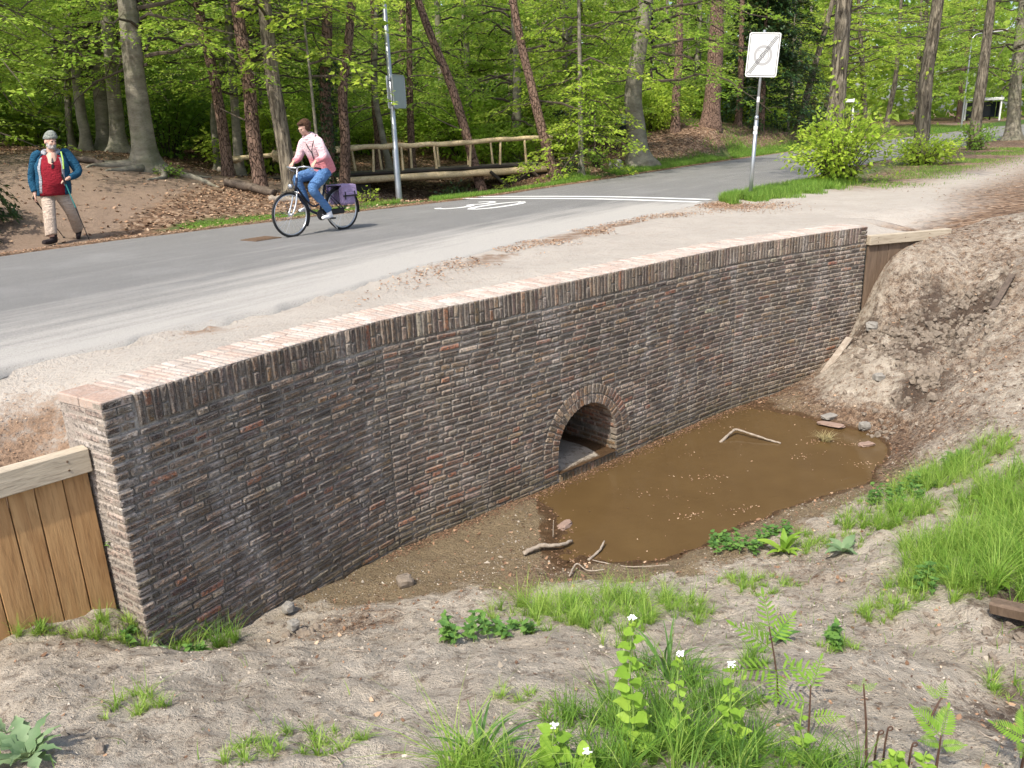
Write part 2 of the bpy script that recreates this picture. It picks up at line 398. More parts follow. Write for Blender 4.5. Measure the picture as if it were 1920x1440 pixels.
def brick_mat(name, source, pale=False):
    t = NT(name); p = t.pos()
    col = t.attr('tint', 'Color') if source == 'attr' else t.n('ObjectInfo').outputs['Color']
    edge = t.attr('edge')
    n1 = t.noise(p, 38, 5, .7); n2 = t.noise(p, 130, 3, .6); n3 = t.noise(p, 9, 4, .65)
    c = t.mix(col, .35, t.math('MULTIPLY', n1, .0), 'MIX')
    c = t.mix(col, t.mix(col, (.035, .029, .026), .25 if pale else .85), t.ramp(n1, [(.43, 0.0), (.58, 1.0)]))       # dark fired blotches
    c = t.mix(c, (.42, .39, .35) if not pale else (.46, .40, .35), t.math('MULTIPLY', t.ramp(n2, [(.48, 0.0), (.68, 1.0)]), .5))
    # mortar smeared over the arrises
    sm = t.math('MULTIPLY', t.math('MULTIPLY', edge, t.ramp(n3, [(.3, .25), (.62, 1.)])), t.ramp(n1, [(.28, .35), (.6, 1.)]))
    c = t.mix(c, (.50, .44, .37) if not pale else (.48, .42, .37), t.math('MULTIPLY', sm, .66))
    # lime bloom running down the wall in patches
    st = t.noise(t.scale(p, (2.2, 2.2, .75)), 1.6, 6, .68); st2 = t.noise(p, 34, 5, .75)
    bl = t.math('MULTIPLY', t.ramp(st, [(.50, 0.0), (.70, 1.0)]), t.ramp(st2, [(.40, 0.0), (.62, 1.0)]))
    c = t.mix(c, (.58, .54, .50), t.math('MULTIPLY', bl, .6))
    # green-brown damp near the foot
    z = t.n('SeparateXYZ'); t.l(p, z.inputs[0]); m = t.n('MapRange'); t.l(z.outputs[2], m.inputs[0])
    m.inputs[1].default_value = -1.78; m.inputs[2].default_value = -2.15; wet = t.math('MULTIPLY', m.outputs[0], t.ramp(n3, [(.35, .3), (.6, 1.)]), True)
    c = t.mix(c, t.mix(c, (.085, .070, .030), .72), t.math('MULTIPLY', wet, .85))
    t.base(c); t.rough(t.ramp(n1, [(.3, .95), (.8, .7)])); t.b.inputs['Specular IOR Level'].default_value = .25
    h = t.math('ADD', t.math('MULTIPLY', n1, 1.0), t.math('MULTIPLY', n2, .45)); t.bump(h, .009, 1.)
    return t.m
M['brick_o'] = brick_mat('fired_brick', 'obj'); M['brick_a'] = brick_mat('fired_brick_tinted', 'attr')
M['brick_po'] = brick_mat('dusty_brick', 'obj', True); M['brick_pa'] = brick_mat('dusty_brick_tinted', 'attr', True)
def mortar(name, lo, hi):
    t = NT(name); p = t.pos(); n = t.noise(p, 3.2, 6, .7); n2 = t.noise(p, 60, 3)
    c = t.mix(lo, hi, t.ramp(n, [(.42, 0.0), (.66, 1.0)]))
    c = t.mix(c, t.mix(c, .02, .5), t.ramp(n2, [(.45, 0.), (.7, 1.)])); t.base(c); t.rough(.95); t.bump(n2, .005); return t.m
M['mortar'] = mortar('grey_mortar', (.155, .132, .108), (.50, .455, .40))
M['mortar_pale'] = mortar('pale_mortar', (.30, .26, .225), (.42, .37, .32))

def ground_mat():
    t = NT('bank_ground'); p = t.pos()
    nb = t.noise(p, 2.3, 6, .62); nm = t.noise(p, 11, 5, .65); nf = t.noise(p, 55, 4, .7); ng = t.noise(p, 260, 2, .6)
    sand = t.mix((.42, .36, .285), (.60, .53, .435), t.ramp(nb, [(.35, 0.), (.65, 1.)]))
    sand = t.mix(sand, (.20, .16, .12), t.ramp(nm, [(.52, 0.), (.70, .8)]))
    sand = t.mix(sand, (.16, .13, .105), t.ramp(nf, [(.62, 0.), (.76, .6)]))
    sand = t.mix(sand, (.60, .56, .50), t.ramp(ng, [(.60, 0.), (.78, .6)]))
    wet = t.mix((.20, .15, .085), (.335, .262, .165), nb); wet = t.mix(wet, (.12, .075, .04), t.ramp(nf, [(.52, 0.), (.64, .85)]))
    vc = t.n('TexVoronoi'); vc.inputs['Scale'].default_value = 26; t.l(p, vc.inputs['Vector'])
    vs = t.n('SeparateColor'); t.l(vc.outputs['Color'], vs.inputs[0])
    litter = t.ramp(vs.outputs[0], [(0., (.10, .06, .04)), (.3, (.20, .13, .085)), (.55, (.30, .20, .13)), (.8, (.40, .29, .20)), (1., (.14, .09, .06))])
    litter = t.mix(litter, (.07, .05, .04), t.ramp(nf, [(.45, 0.), (.65, .85)]))
    dark = t.mix((.045, .034, .027), (.13, .10, .08), nm); dark = t.mix(dark, litter, t.ramp(nf, [(.4, 0.), (.6, .5)]))
    mud = t.mix((.075, .042, .020), (.15, .09, .045), nm)
    nn = t.math('SUBTRACT', t.math('ADD', nm, t.math('MULTIPLY', nf, .6)), .8)
    def mk(a, k=1.6): return t.math('ADD', t.math('MULTIPLY', t.math('SUBTRACT', t.attr(a), .5), 3.), t.math('ADD', t.math('MULTIPLY', nn, k), .5), True)
    c = t.mix(sand, wet, mk('wet')); c = t.mix(c, litter, mk('litter', 2.4)); c = t.mix(c, dark, mk('dark', 2.)); c = t.mix(c, mud, mk('mud'))
    t.base(c); t.rough(t.mix(.95, .35, mk('mud'))); t.b.inputs['Specular IOR Level'].default_value = .2
    h = t.math('ADD', t.math('ADD', t.math('MULTIPLY', nm, 1.8), nf), t.math('MULTIPLY', ng, .3)); t.bump(h, .035, 1.)
    return t.m
M['bank'] = ground_mat()
def forest_mat():
    t = NT('forest_ground'); p = t.pos()
    nb = t.noise(p, .9, 6, .62); nm = t.noise(p, 5, 5, .65); nf = t.noise(p, 30, 4, .7)
    vc = t.n('TexVoronoi'); vc.inputs['Scale'].default_value = 13; t.l(p, vc.inputs['Vector'])
    vs = t.n('SeparateColor'); t.l(vc.outputs['Color'], vs.inputs[0])
    litter = t.ramp(vs.outputs[0], [(0., (.07, .042, .028)), (.35, (.155, .095, .060)), (.6, (.24, .155, .10)), (.85, (.36, .26, .18)), (1., (.11, .07, .05))])
    litter = t.mix(litter, (.09, .055, .035), t.ramp(nm, [(.45, 0.), (.66, .8)]))
    path = t.mix((.165, .115, .082), (.275, .205, .155), nm); path = t.mix(path, (.10, .07, .05), t.ramp(nf, [(.5, 0.), (.7, .6)]))
    green = t.mix((.035, .075, .018), (.08, .14, .03), nm)
    sand = t.mix((.32, .285, .245), (.47, .43, .38), nb); sand = t.mix(sand, (.28, .235, .19), t.ramp(nf, [(.55, 0.), (.72, .7)]))
    sand = t.mix(sand, (.33, .285, .24), t.ramp(nm, [(.52, 0.), (.7, .6)]))
    orange = t.mix((.12, .08, .055), (.30, .205, .14), t.ramp(nf, [(.35, 0.), (.65, 1.)]))
    nn = t.math('SUBTRACT', t.math('ADD', nm, t.math('MULTIPLY', nf, .6)), .8)
    def mk(a, k=1.6): return t.math('ADD', t.math('MULTIPLY', t.math('SUBTRACT', t.attr(a), .5), 3.), t.math('ADD', t.math('MULTIPLY', nn, k), .5), True)
    c = t.mix(litter, path, mk('path')); c = t.mix(c, green, mk('green')); c = t.mix(c, sand, mk('sand')); c = t.mix(c, orange, mk('orange', 3.2))
    t.base(c); t.rough(.95); t.b.inputs['Specular IOR Level'].default_value = .15
    t.bump(t.math('ADD', t.math('MULTIPLY', nm, 1.2), nf), .03, .8); return t.m
M['forest'] = forest_mat()
def asphalt():
    t = NT('worn_asphalt'); p = t.pos(); v = t.attr('near')
    ng = t.noise(p, 240, 3, .7); nf = t.noise(p, 60, 4, .65); nl = t.noise(t.scale(p, (.9, .9, .9)), .8, 5, .6)
    q = t.n('VectorRotate', rotation_type='Z_AXIS'); t.l(p, q.inputs[0]); q.inputs['Angle'].default_value = math.radians(-55)
    ns = t.noise(t.scale(q.outputs[0], (.22, 2.2, 1)), 1.5, 5, .6)
    c = t.mix((.150, .147, .141), (.235, .229, .219), ns); c = t.mix(c, (.30, .295, .285), t.ramp(nl, [(.5, 0.), (.75, .5)]))
    c = t.mix(c, (.085, .085, .086), t.ramp(ng, [(.36, .9), (.48, 0.)])); c = t.mix(c, (.42, .41, .39), t.ramp(ng, [(.56, 0.), (.70, .8)]))
    dust = t.math('ADD', t.math('MULTIPLY', v, 1.25), t.math('ADD', t.math('MULTIPLY', ns, 1.3), t.math('MULTIPLY', nf, .45)))
    dm = t.ramp(dust, [(.0, 0.), (.35, 0.)]); mr = t.n('MapRange'); t.l(dust, mr.inputs[0]); mr.inputs[1].default_value = 1.02; mr.inputs[2].default_value = 1.72
    sand = t.mix((.36, .34, .31), (.50, .475, .435), nf)
    c = t.mix(c, sand, t.math('MULTIPLY', mr.outputs[0], .88)); c = t.mix(c, t.mix(c, .02, .55), t.ramp(t.noise(p, 110, 3, .7), [(.36, .8), (.46, 0.)]))
    w = t.n('TexVoronoi', feature='DISTANCE_TO_EDGE'); w.inputs['Scale'].default_value = .55; t.l(t.mix(p, t.n('TexNoise').outputs[1], 0.), w.inputs['Vector'])
    t.base(c); t.rough(.9); t.b.inputs['Specular IOR Level'].default_value = .3; t.bump(t.math('ADD', ng, t.math('MULTIPLY', nf, .5)), .006, .8); return t.m
M['asphalt'] = asphalt()
def paint():
    t = NT('road_paint'); p = t.pos(); n = t.noise(p, 40, 4, .7); t.base(t.mix((.74, .74, .72), (.40, .40, .39), t.ramp(n, [(.56, 0.), (.72, .8)]))); t.rough(.7); return t.m
M['paint'] = paint()
def water():
    t = NT('muddy_water'); p = t.pos(); n = t.noise(p, 2.5, 3, .5)
    t.base(t.mix((.082, .050, .021), (.118, .075, .031), n)); t.rough(.04); t.b.inputs['Specular IOR Level'].default_value = .5; t.b.inputs['IOR'].default_value = 1.33
    q = t.n('VectorRotate', rotation_type='Z_AXIS'); t.l(p, q.inputs[0]); q.inputs['Angle'].default_value = math.radians(-25)
    w = t.noise(t.scale(q.outputs[0], (2.5, 16, 1)), 2., 3, .5); w2 = t.noise(p, 9, 2, .5)
    t.bump(t.math('ADD', w, t.math('MULTIPLY', w2, .3)), .008, .22); return t.m
M['water'] = water()
def wood(name, a, b, dark, sc=(2, 2, 30), knots=True, rough=.7):
    t = NT(name); o = t.oco(); oi = t.n('ObjectInfo').outputs['Random']
    ad = t.n('VectorMath', operation='ADD'); t.l(o, ad.inputs[0]); cx = t.n('CombineXYZ'); t.l(t.math('MULTIPLY', oi, 37.), cx.inputs[0]); t.l(t.math('MULTIPLY', oi, 19.), cx.inputs[2]); t.l(cx.outputs[0], ad.inputs[1])
    q = t.scale(ad.outputs[0], sc); n = t.noise(q, 1., 5, .6, 1.2); n2 = t.noise(q, 5., 3, .6)
    c = t.mix(a, b, t.ramp(n, [(.3, 0.), (.7, 1.)])); c = t.mix(c, dark, t.math('MULTIPLY', t.ramp(n2, [(.5, 0.), (.75, 1.)]), .5))
    if knots: k = t.vor(ad.outputs[0], 5.5); c = t.mix(c, dark, t.ramp(k, [(.035, .9), (.075, 0.)]))
    c = t.mix(c, t.mix(c, dark, .4), t.math('MULTIPLY', oi, .5))
    t.base(c); t.rough(rough); t.bump(n2, .003); return t.m
M['board'] = wood('oak_board', (.36, .195, .08), (.54, .335, .155), (.13, .065, .03), (14, 14, 1.3))
M['board_dark'] = wood('damp_shaded_board', (.11, .075, .05), (.19, .135, .095), (.05, .035, .025), (14, 14, 1.3))  # darker brown boards: damp, with shade put into the colour as well
M['cap_wood'] = wood('weathered_cap', (.40, .34, .255), (.56, .49, .38), (.15, .11, .08), (2, 14, 14))
M['rail_wood'] = wood('debarked_log', (.50, .38, .21), (.72, .58, .37), (.16, .10, .055), (6, 6, 6))
M['deck_wood'] = wood('grey_deck', (.085, .07, .058), (.17, .145, .12), (.03, .024, .02), (3, 20, 20))
M['dark_wood'] = wood('tarred_timber', (.022, .018, .015), (.05, .04, .032), (.01, .008, .007), (4, 4, 4))
M['dead_wood'] = wood('bleached_wood', (.25, .205, .16), (.42, .365, .30), (.16, .12, .09), (12, 12, 12))
M['rot_wood'] = wood('rotting_wood', (.06, .045, .035), (.17, .13, .10), (.02, .015, .012), (8, 8, 8))
def bark(name, a, b, dark, kind):
    t = NT(name); p = t.pos(); q = t.scale(p, (1, 1, .42))
    if kind == 'pine':
        v = t.vor(t.mix(q, t.noise(q, 6, 2, out=1), .12), 17, 'DISTANCE_TO_EDGE'); h = t.ramp(v, [(0., 0.), (.10, 1.)]); n = t.noise(q, 18, 4, .7)
        c = t.mix(dark, t.mix(a, b, n), h); t.base(c); t.bump(t.math('ADD', h, t.math('MULTIPLY', n, .5)), .03)
    elif kind == 'oak':
        q = t.scale(p, (1, 1, .16)); n = t.noise(q, 17, 5, .62, .6); h = t.ramp(n, [(.36, 0.), (.58, 1.)])
        c = t.mix(dark, t.mix(a, b, t.noise(p, 3, 4)), h); t.base(c); t.bump(h, .025)
    else:
        n = t.noise(t.scale(p, (1, 1, 2.4)), 2.2, 6, .62); n2 = t.noise(t.scale(p, (1, 1, 3)), 14, 4, .6)
        c = t.mix(a, b, t.ramp(n, [(.35, 0.), (.65, 1.)])); c = t.mix(c, dark, t.math('MULTIPLY', t.ramp(n2, [(.52, 0.), (.72, 1.)]), .55))
        c = t.mix(c, (.10, .125, .05), t.math('MULTIPLY', t.ramp(t.noise(p, 1.3, 4), [(.5, 0.), (.7, 1.)]), .4)); t.base(c); t.bump(n2, .012)
    t.rough(.9); t.b.inputs['Specular IOR Level'].default_value = .15; return t.m
M['bark_beech'] = bark('beech_bark', (.165, .145, .112), (.30, .275, .22), (.075, .065, .05), 'beech')
M['bark_pine'] = bark('pine_bark', (.17, .105, .078), (.28, .19, .145), (.045, .028, .022), 'pine')
M['bark_oak'] = bark('oak_bark', (.19, .16, .12), (.30, .26, .195), (.065, .052, .04), 'oak')
M['bark_linden'] = bark('linden_bark', (.17, .14, .105), (.31, .275, .21), (.05, .04, .03), 'oak')
M['twig'] = plain('twig_bark', (.085, .068, .052), .9)
M['galv'] = plain('galvanised_steel', (.42, .44, .46), .38, .75, .12, 12)
M['rust'] = plain('rusty_iron', (.13, .085, .055), .85, .1, .35, 25, .004)
M['stone'] = plain('grey_stone', (.25, .235, .21), .9, 0, .25, 18, .006)
M['pinkstone'] = plain('pale_red_brick_shard', (.27, .19, .15), .9, 0, .25, 22, .006)
M['clod'] = plain('dry_soil_clod', (.20, .165, .13), .95, 0, .45, 22, .012)
# ---------------------------------------------------------------- ground sheets
def grid_faces(ni, nj):
    i = np.arange(ni-1)[:, None]*nj; j = np.arange(nj-1)[None]
    return np.stack([i+j, i+nj+j, i+nj+j+1, i+j+1], -1).reshape(-1, 4)
def blobm(x, y, cx, cy, r): return np.exp(-(((x-cx)**2+(y-cy)**2)/r**2))
def build_low():
    e = np.r_[np.linspace(-9, -1.6, 60), np.linspace(-1.57, 13.2, 560), np.linspace(13.3, 36, 120)]
    k = np.r_[0, 0, np.linspace(0, 5.6, 250), np.linspace(5.65, 11, 45)]
    Eg = np.repeat(e[:, None], len(k), 1); Ng = gline(Eg)+k[None, :]*1.0; Ng[:, 0] -= .45*(e > 12.85); Ng[:, 1] -= .10*(e > 12.85)
    X, Y = to_xy(Eg, Ng); Z = h_low(X, Y); Z[:, 0] -= .12; Z[:, 1] -= .02
    hb = h_low_base(X, Y)
    wet = sstep(-2.02, -2.17, Z)
    mud = sstep(-2.15, -2.24, Z)*(X > .2)
    sx = sstep(.2, 1.1, X)
    d = np.zeros_like(X)
    # right bank of broken dark soil, hole on the far right, toe of the wall
    d = np.maximum(d, .95*blobm(X, Y, 5.75, 10.4, .8)*(.6+.8*vnoise(X*3, Y*3, 2))); d = np.maximum(d, .85*blobm(X, Y, 5.05, 9.3, .42))
    d = np.maximum(d, .85*blobm(X, Y, 3.2, 4.1, .55)); d = np.maximum(d, .75*blobm(X, Y, 2.55, 3.1, .55)); d = np.maximum(d, .75*blobm(X, Y, 5.05, 11.2, .35))
    d = np.maximum(d, .6*blobm(X, Y, -2.62, 4.85, .22))
    l = .42*sstep(3.0, 4.6, X)+.33*sstep(-1.9, -2.1, Z)*sstep(-.5, .5, X)
    l = np.maximum(l, .62*blobm(X, Y, 4.6, 8.6, 1.3)); l = np.maximum(l, .58*blobm(X, Y, -1.25, 5.25, .6)); l = np.maximum(l, .62*blobm(X, Y, .35, 6.15, .5))
    l = np.maximum(l, .60*blobm(X, Y, 2.35, 2.9, .7)); l = np.maximum(l, .52*blobm(X, Y, 6.3, 8.3, 1.5)); l = np.maximum(l, .45*blobm(X, Y, 2.3, 5.6, 1.))
    l = np.maximum(l, .45*blobm(X, Y, -2.9, 4.5, .6))
    l = np.maximum(l, .50*sstep(4.8, 5.4, X)*sstep(7.5, 9, Y)*(.8+.4*vnoise(X*2, Y*2, 4)))
    l = np.maximum(l, .33)
    V = np.stack([X, Y, Z], -1).reshape(-1, 3)
    at = dict(wet=wet.ravel(), mud=mud.ravel(), dark=d.ravel(), litter=l.ravel())
    me = mesh_np('ditch_bank', V, [grid_faces(len(e), len(k))[:, ::-1]], M['bank'], at, True)
    tag(obj('ditch_bank', me), kind='structure')
build_low()
def build_up():
    e = np.r_[-60, -45, np.linspace(-32, -4.4, 60), np.linspace(-4.2, 16, 220), np.linspace(16.2, 60, 150), np.linspace(61, 230, 60)]
    k = np.r_[np.linspace(0, 12, 150), np.linspace(12.1, 34, 120), np.linspace(35, 90, 50), np.linspace(95, 230, 18)]
    Eg = np.repeat(e[:, None], len(k), 1); Ng = gline(Eg)-k[None, :]
    X, Y = to_xy(Eg, Ng); Z = h_up(X, Y)
    v, dn, df = road_v(X, Y); ns = -dn; out = -df
    sand = sstep(9, 2.5, X*.55+ns*1.0-1.5)*(ns > -1)*1.0
    path = np.zeros_like(X); green = np.zeros_like(X); orange = np.zeros_like(X)
    side = ns > -.5
    tr = np.exp(-((to_en(X, Y)[1]-(-6.6-.12*(to_en(X, Y)[0]-12)))/1.0)**2)
    sand = np.where(side, .85-.52*sstep(5.2, 9.5, X)+.34*tr*(X > 5.5), 0)
    path = np.where(side, .25*sstep(7, 12, X), 0)
    green = np.where(side, .80*np.exp(-((ns-1.0)/1.0)**2)*sstep(4.3, 5.0, X)*sstep(40, 9, X)*.75, 0)
    green = np.maximum(green, np.where(out > -.5, .62*np.exp(-((out-.75)/.65)**2)*sstep(-7.2, -6.2, X), 0))
    green = np.maximum(green, np.where(out > 0, .75*sstep(24, 40, X)*sstep(6, 2, out), 0))
    orange = np.where(side, .62*np.exp(-((ns-.35)/.42)**2)*sstep(.42, .62, vnoise(X*1.1, Y*1.1, 70))*sstep(-1.8, 0, X)*sstep(4.9, 3.8, X)+.52*blobm(X, Y, 4.4, 15.6, .9)+.55*blobm(X, Y, -2.6, 6.9, .35)+.8*blobm(X, Y, -3.3, 4.9, .6)
                      +.42*sstep(8, 14, X)*sstep(.5, 2.5, ns), 0)
    orange = np.maximum(orange, np.where(out > -.6, .62*np.exp(-((out-.1)/.22)**2), 0))
    # footpaths in the wood
    p1 = np.exp(-((Y-(14.2+(X+8.2)*-1.4))/1.3)**2)
    path = np.maximum(path, np.where(out > .1, .95*sstep(-6.6, -7.9, X)*sstep(26, 20, Y)*sstep(-13.5, -11, X), 0))
    path = np.maximum(path, np.where(out > .2, .85*np.exp(-((Y-21.9-.35*(X+8))/1.1)**2)*sstep(-4.8, -6, X), 0))
    path = np.maximum(path, np.where(out > .2, .9*np.exp(-((out-5.5)/1.3)**2)*sstep(16, 24, X), 0))
    bb_ = gline(Eg)-Ng; sand = sand*(1-.5*np.exp(-(bb_/1.1)**2)*(Eg > 12.3))
    V = np.stack([X, Y, Z], -1).reshape(-1, 3)
    at = dict(sand=sand.ravel(), path=path.ravel(), green=green.ravel(), orange=orange.ravel())
    me = mesh_np('ground', V, [grid_faces(len(e), len(k))], M['forest'], at, True)
    tag(obj('ground', me), kind='structure')
build_up()
# road sheet
def build_road():
    e = np.r_[np.linspace(-30, -2, 40), np.linspace(-1.9, 16, 220), np.linspace(16.2, 220, 220)]
    a = np.interp(e, _rn[:, 0], _rn[:, 1]); b = np.interp(e, _rf[:, 0], _rf[:, 1])
    a = a+(fbm(e*2.2, e*0+3, 5, 71, .65)*.20+.02)*(e < 30); b = b+fbm(e*1.5, e*0+9, 3, 72)*.18
    s = np.r_[0, .004, np.linspace(.02, 1, 23)]
    N_ = a[:, None]*(1-s)+b[:, None]*s; E_ = np.repeat(e[:, None], 25, 1); X, Y = to_xy(E_, N_)
    Z = .012*np.sin(s*PI)[None, :]+0*X; Z[:, 0] = -.03; Z[:, -1] = -.03
    near = np.where(E_ < 14.5, 1-s[None, :]*2.6, -1.0)*sstep(15, 12.5, E_)*(.72+.28*sstep(2.5, 6, E_))
    Z[:, 0] = -.06; V = np.stack([X, Y, Z], -1).reshape(-1, 3)
    tag(obj('road', mesh_np('road', V, [grid_faces(len(e), 25)], M['asphalt'], dict(near=np.clip(near, 0, 1).ravel()), True)), kind='structure')
    # top and bottom ends of the shoulder stay hidden below the asphalt edge
build_road()
def road_z(x, y):
    v = float(road_v(x, y)[0]); return .012*math.sin(max(0, min(1, v))*PI)
# painted markings
def stripe(pts, w, name, parent=None):
    P = smooth_path(np.array(pts), 14); T = np.gradient(P, axis=0); T /= np.linalg.norm(T, axis=1)[:, None]; Nn = np.c_[-T[:, 1], T[:, 0]]
    L = P+Nn*w/2; R_ = P-Nn*w/2; V = [(x, y, road_z(x, y)+.0045) for x, y in np.r_[L, R_]]
    n = len(P); i = np.arange(n-1); return obj(name, mesh_np(name, V, [np.c_[i, n+i, n+i+1, i+1]], M['paint']), parent)
mk = thing('zone_line_marking', 'pair of parallel white lines painted across the grey road near the leaning sign', 'road marking', (2, 19, 0))
for off in (0, .42):
    c = np.array([(-1.0, 20.15), (1.9, 18.35), (3.95, 16.55)])+np.array([.46, .62])*off/.77*1.35
    st_ = stripe(c, .21, 'painted_line'); st_.parent = mk; st_.location = (-2, -19, 0)
def painted_digits():
    t = thing('speed_number_marking', 'white number 30 painted on the grey road in front of the double line', 'road marking', (-.5, 18, 0))
    # digits read by traffic coming from the left, stretched along the road
    D = {'3': [[(.05, .9), (.25, 1.0), (.5, .88), (.5, .66), (.3, .53), (.52, .42), (.56, .18), (.3, .0), (.03, .1)]],
         '0': [[(.3, 1.0), (.06, .82), (.0, .5), (.06, .18), (.3, 0), (.54, .18), (.6, .5), (.54, .82), (.3, 1.0)]]}
    o = np.array([-1.58, 17.53]); ax = np.array([.84, -.54])*1.0; up = np.array([.60, .80])*1.75
    for k, ch in enumerate('30'):
        for st in D[ch]:
            P = [o+ax*(q[0]*.95+k*.80)+up*q[1] for q in st]
            s_ = stripe(P, .16, 'painted_digit', t); s_.location = (.5, -18, 0)
            tag(s_, 'white painted digit %s' % ch)
painted_digits()
# drain cover
dt = thing('drain_cover', 'square rusty iron drain cover set in the asphalt left of the bicycle', 'drain cover', (-3.98, 13.18, .012), math.radians(52))
b = MB(); b.box((0, 0, .004), (.50, .42, .016), bev=.004); b.obj('frame', M['rust'], dt)
for k in range(6):
    b = MB(); b.box((-.17+k*.068, 0, .016), (.030, .34, .010), bev=.003); b.obj('grate_bar', M['rust'], dt)

# ---------------------------------------------------------------- brick wall
WP = np.array(WALL); _seg = np.hypot(*np.diff(WP, axis=0).T); WS = np.r_[0, np.cumsum(_seg)]; WL = WS[-1]
def WF(s):
    x = np.interp(s, WS, WP[:, 0]); y = np.interp(s, WS, WP[:, 1]); d = .12
    a = max(s-d, 0); c = min(s+d, WL)
    t = np.array([np.interp(c, WS, WP[:, 0])-np.interp(a, WS, WP[:, 0]), np.interp(c, WS, WP[:, 1])-np.interp(a, WS, WP[:, 1])]); t /= np.linalg.norm(t)
    return np.array([x, y]), t, np.array([t[1], -t[0]])      # point, tangent, outward normal
_d = np.hypot(WP[:, 0]-.84, WP[:, 1]-8.44); SC = float(WS[np.argmin(_d)])  # middle of the arch
ZC, RI, RO, JZ, BOT = -1.90, .475, .70, -2.13, -2.62
def wpt(s, z, out=0.):
    p, t, n = WF(s); return np.array([p[0]+n[0]*out, p[1]+n[1]*out, z])
wall = thing('brick_wall', 'old brown brick retaining wall with an arched culvert opening above the muddy pool', 'wall', (float(WP[0, 0]), float(WP[0, 1]), BOT))
W0 = np.array([WP[0, 0], WP[0, 1], BOT])
def wadj(o): o.location = tuple(np.array(o.location)-W0) if o.parent is wall else o.location; return o
# mortar body with the opening left out
def build_body():
    b = MB(); rec = -.017; ss = list(np.linspace(0.01, SC-RI, 42))+[SC+RI*math.cos(a) for a in np.linspace(PI, 0, 25)][1:-1]+list(np.linspace(SC+RI, WL-.01, 52))
    for a, c in zip(ss[:-1], ss[1:]):
        inside = a > SC-RI-1e-6 and c < SC+RI+1e-6
        def zt(s): return ZC+math.sqrt(max(RI*RI-(s-SC)**2, 0))
        spans = [((BOT, BOT), (-.012, -.012))] if not inside else [((BOT, BOT), (JZ, JZ)), ((zt(a), zt(c)), (-.012, -.012))]
        for (za, zc), (ta, tc) in spans:
            b.add([wpt(a, za, rec), wpt(c, zc, rec), wpt(c, tc, rec), wpt(a, ta, rec)], [[0, 1, 2, 3]])
            b.add([wpt(a, za, -WT), wpt(c, zc, -WT), wpt(c, tc, -WT), wpt(a, ta, -WT)], [[3, 2, 1, 0]])
    o = b.obj('mortar_body', M['mortar'], wall); wadj(o)
    b = MB()
    for a, c in zip(ss[:-1], ss[1:]): b.add([wpt(a, -.012, rec), wpt(c, -.012, rec), wpt(c, -.012, -WT), wpt(a, -.012, -WT)], [[0, 1, 2, 3]])
    o = b.obj('coping_bed', M['mortar_pale'], wall); wadj(o)
    b = MB()
    for s in (.01, WL-.01): b.add([wpt(s, BOT, rec), wpt(s, -.012, rec), wpt(s, -.012, -WT), wpt(s, BOT, -WT)], [[0, 1, 2, 3]])
    o = b.obj('end_mortar', M['mortar_pale'], wall); wadj(o)
build_body()
def brick_geo(L, H_, D, rg, rag=1.0):
    "face towards +y; 38 triangles with broken arrises"
    hx, hz = L/2, H_/2; ch = lambda: rg.uniform(.004, .014)*rag
    out = []
    for sx, sz in ((-1, -1), (1, -1), (1, 1), (-1, 1)):
        a, c = ch(), ch()*.8; p = (sx*hx, sz*(hz-c)); q = (sx*(hx-a), sz*hz)
        out += [p, q] if sx*sz > 0 else [q, p]
    out = np.array(out)+rg.normal(0, .0014*rag, (8, 2)); inn = out*[1-.012/hx, 1-.011/hz]+rg.normal(0, .0014*rag, (8, 2))
    yf = rg.normal(0, .0018*rag, 8)
    V = np.r_[np.c_[inn[:, 0], yf, inn[:, 1]], np.c_[out[:, 0], np.full(8, -.007)+rg.normal(0, .0012, 8), out[:, 1]], np.c_[out[:, 0], np.full(8, -D), out[:, 1]]]
    i = np.arange(8); j = (i+1) % 8
    F = [np.array([[0, 7, 6, 5, 4, 3, 2, 1]])]; F = [np.array([[0, k+1, k] for k in range(1, 7)]), np.r_[np.c_[i, j, 8+j, 8+i], np.c_[8+i, 8+j, 16+j, 16+i]]]
    return V, F, np.r_[np.zeros(8), np.ones(16)]
BC = [((.105, .080, .064), 5), ((.150, .125, .105), 4), ((.135, .095, .068), 4), ((.100, .070, .062), 4), ((.085, .070, .062), 3), ((.175, .125, .085), 3),
      ((.21, .095, .055), 1.5), ((.18, .125, .07), .9), ((.31, .285, .255), 1.0), ((.20, .17, .145), 2.5)]
def brick_col(s, z, rg):
    w = np.array([q[1] for q in BC], float); low = float(sstep(-1.2, -1.9, z)); nz = float(vnoise(s*1.3, z*1.8, 90)); dk = float(vnoise(s*.8+5, z*1.5, 95))
    w[6] *= .45+2.6*low*(nz > .45)+2.2*(nz > .72); w[4] *= 1+4*(dk > .6); w[0] *= 1+2*(dk > .6); w[1] *= 1.0+1.6*(dk < .45); w[9] *= 1+1.5*(dk < .4); w[8] *= 1+1.5*low
    c = np.array(BC[rg.choice(len(w), p=w/w.sum())][0]); return np.clip(c*[1.16, .99, .84]*rg.uniform(.55, 1.4)*(1+rg.normal(0, .04, 3)), .01, .9)
PC = [(.45, .35, .295), (.49, .42, .365), (.43, .325, .27), (.52, .455, .405), (.41, .355, .31)]
def pale_col(rg): return np.clip(np.array(PC[rg.integers(len(PC))])*rg.uniform(.85, 1.12), 0, .8)
bricks = []     # (centre xyz, 3x3 frame with columns length/outward/height, L, H, D, colour, pale, rag, kind)
brg = np.random.default_rng(5)
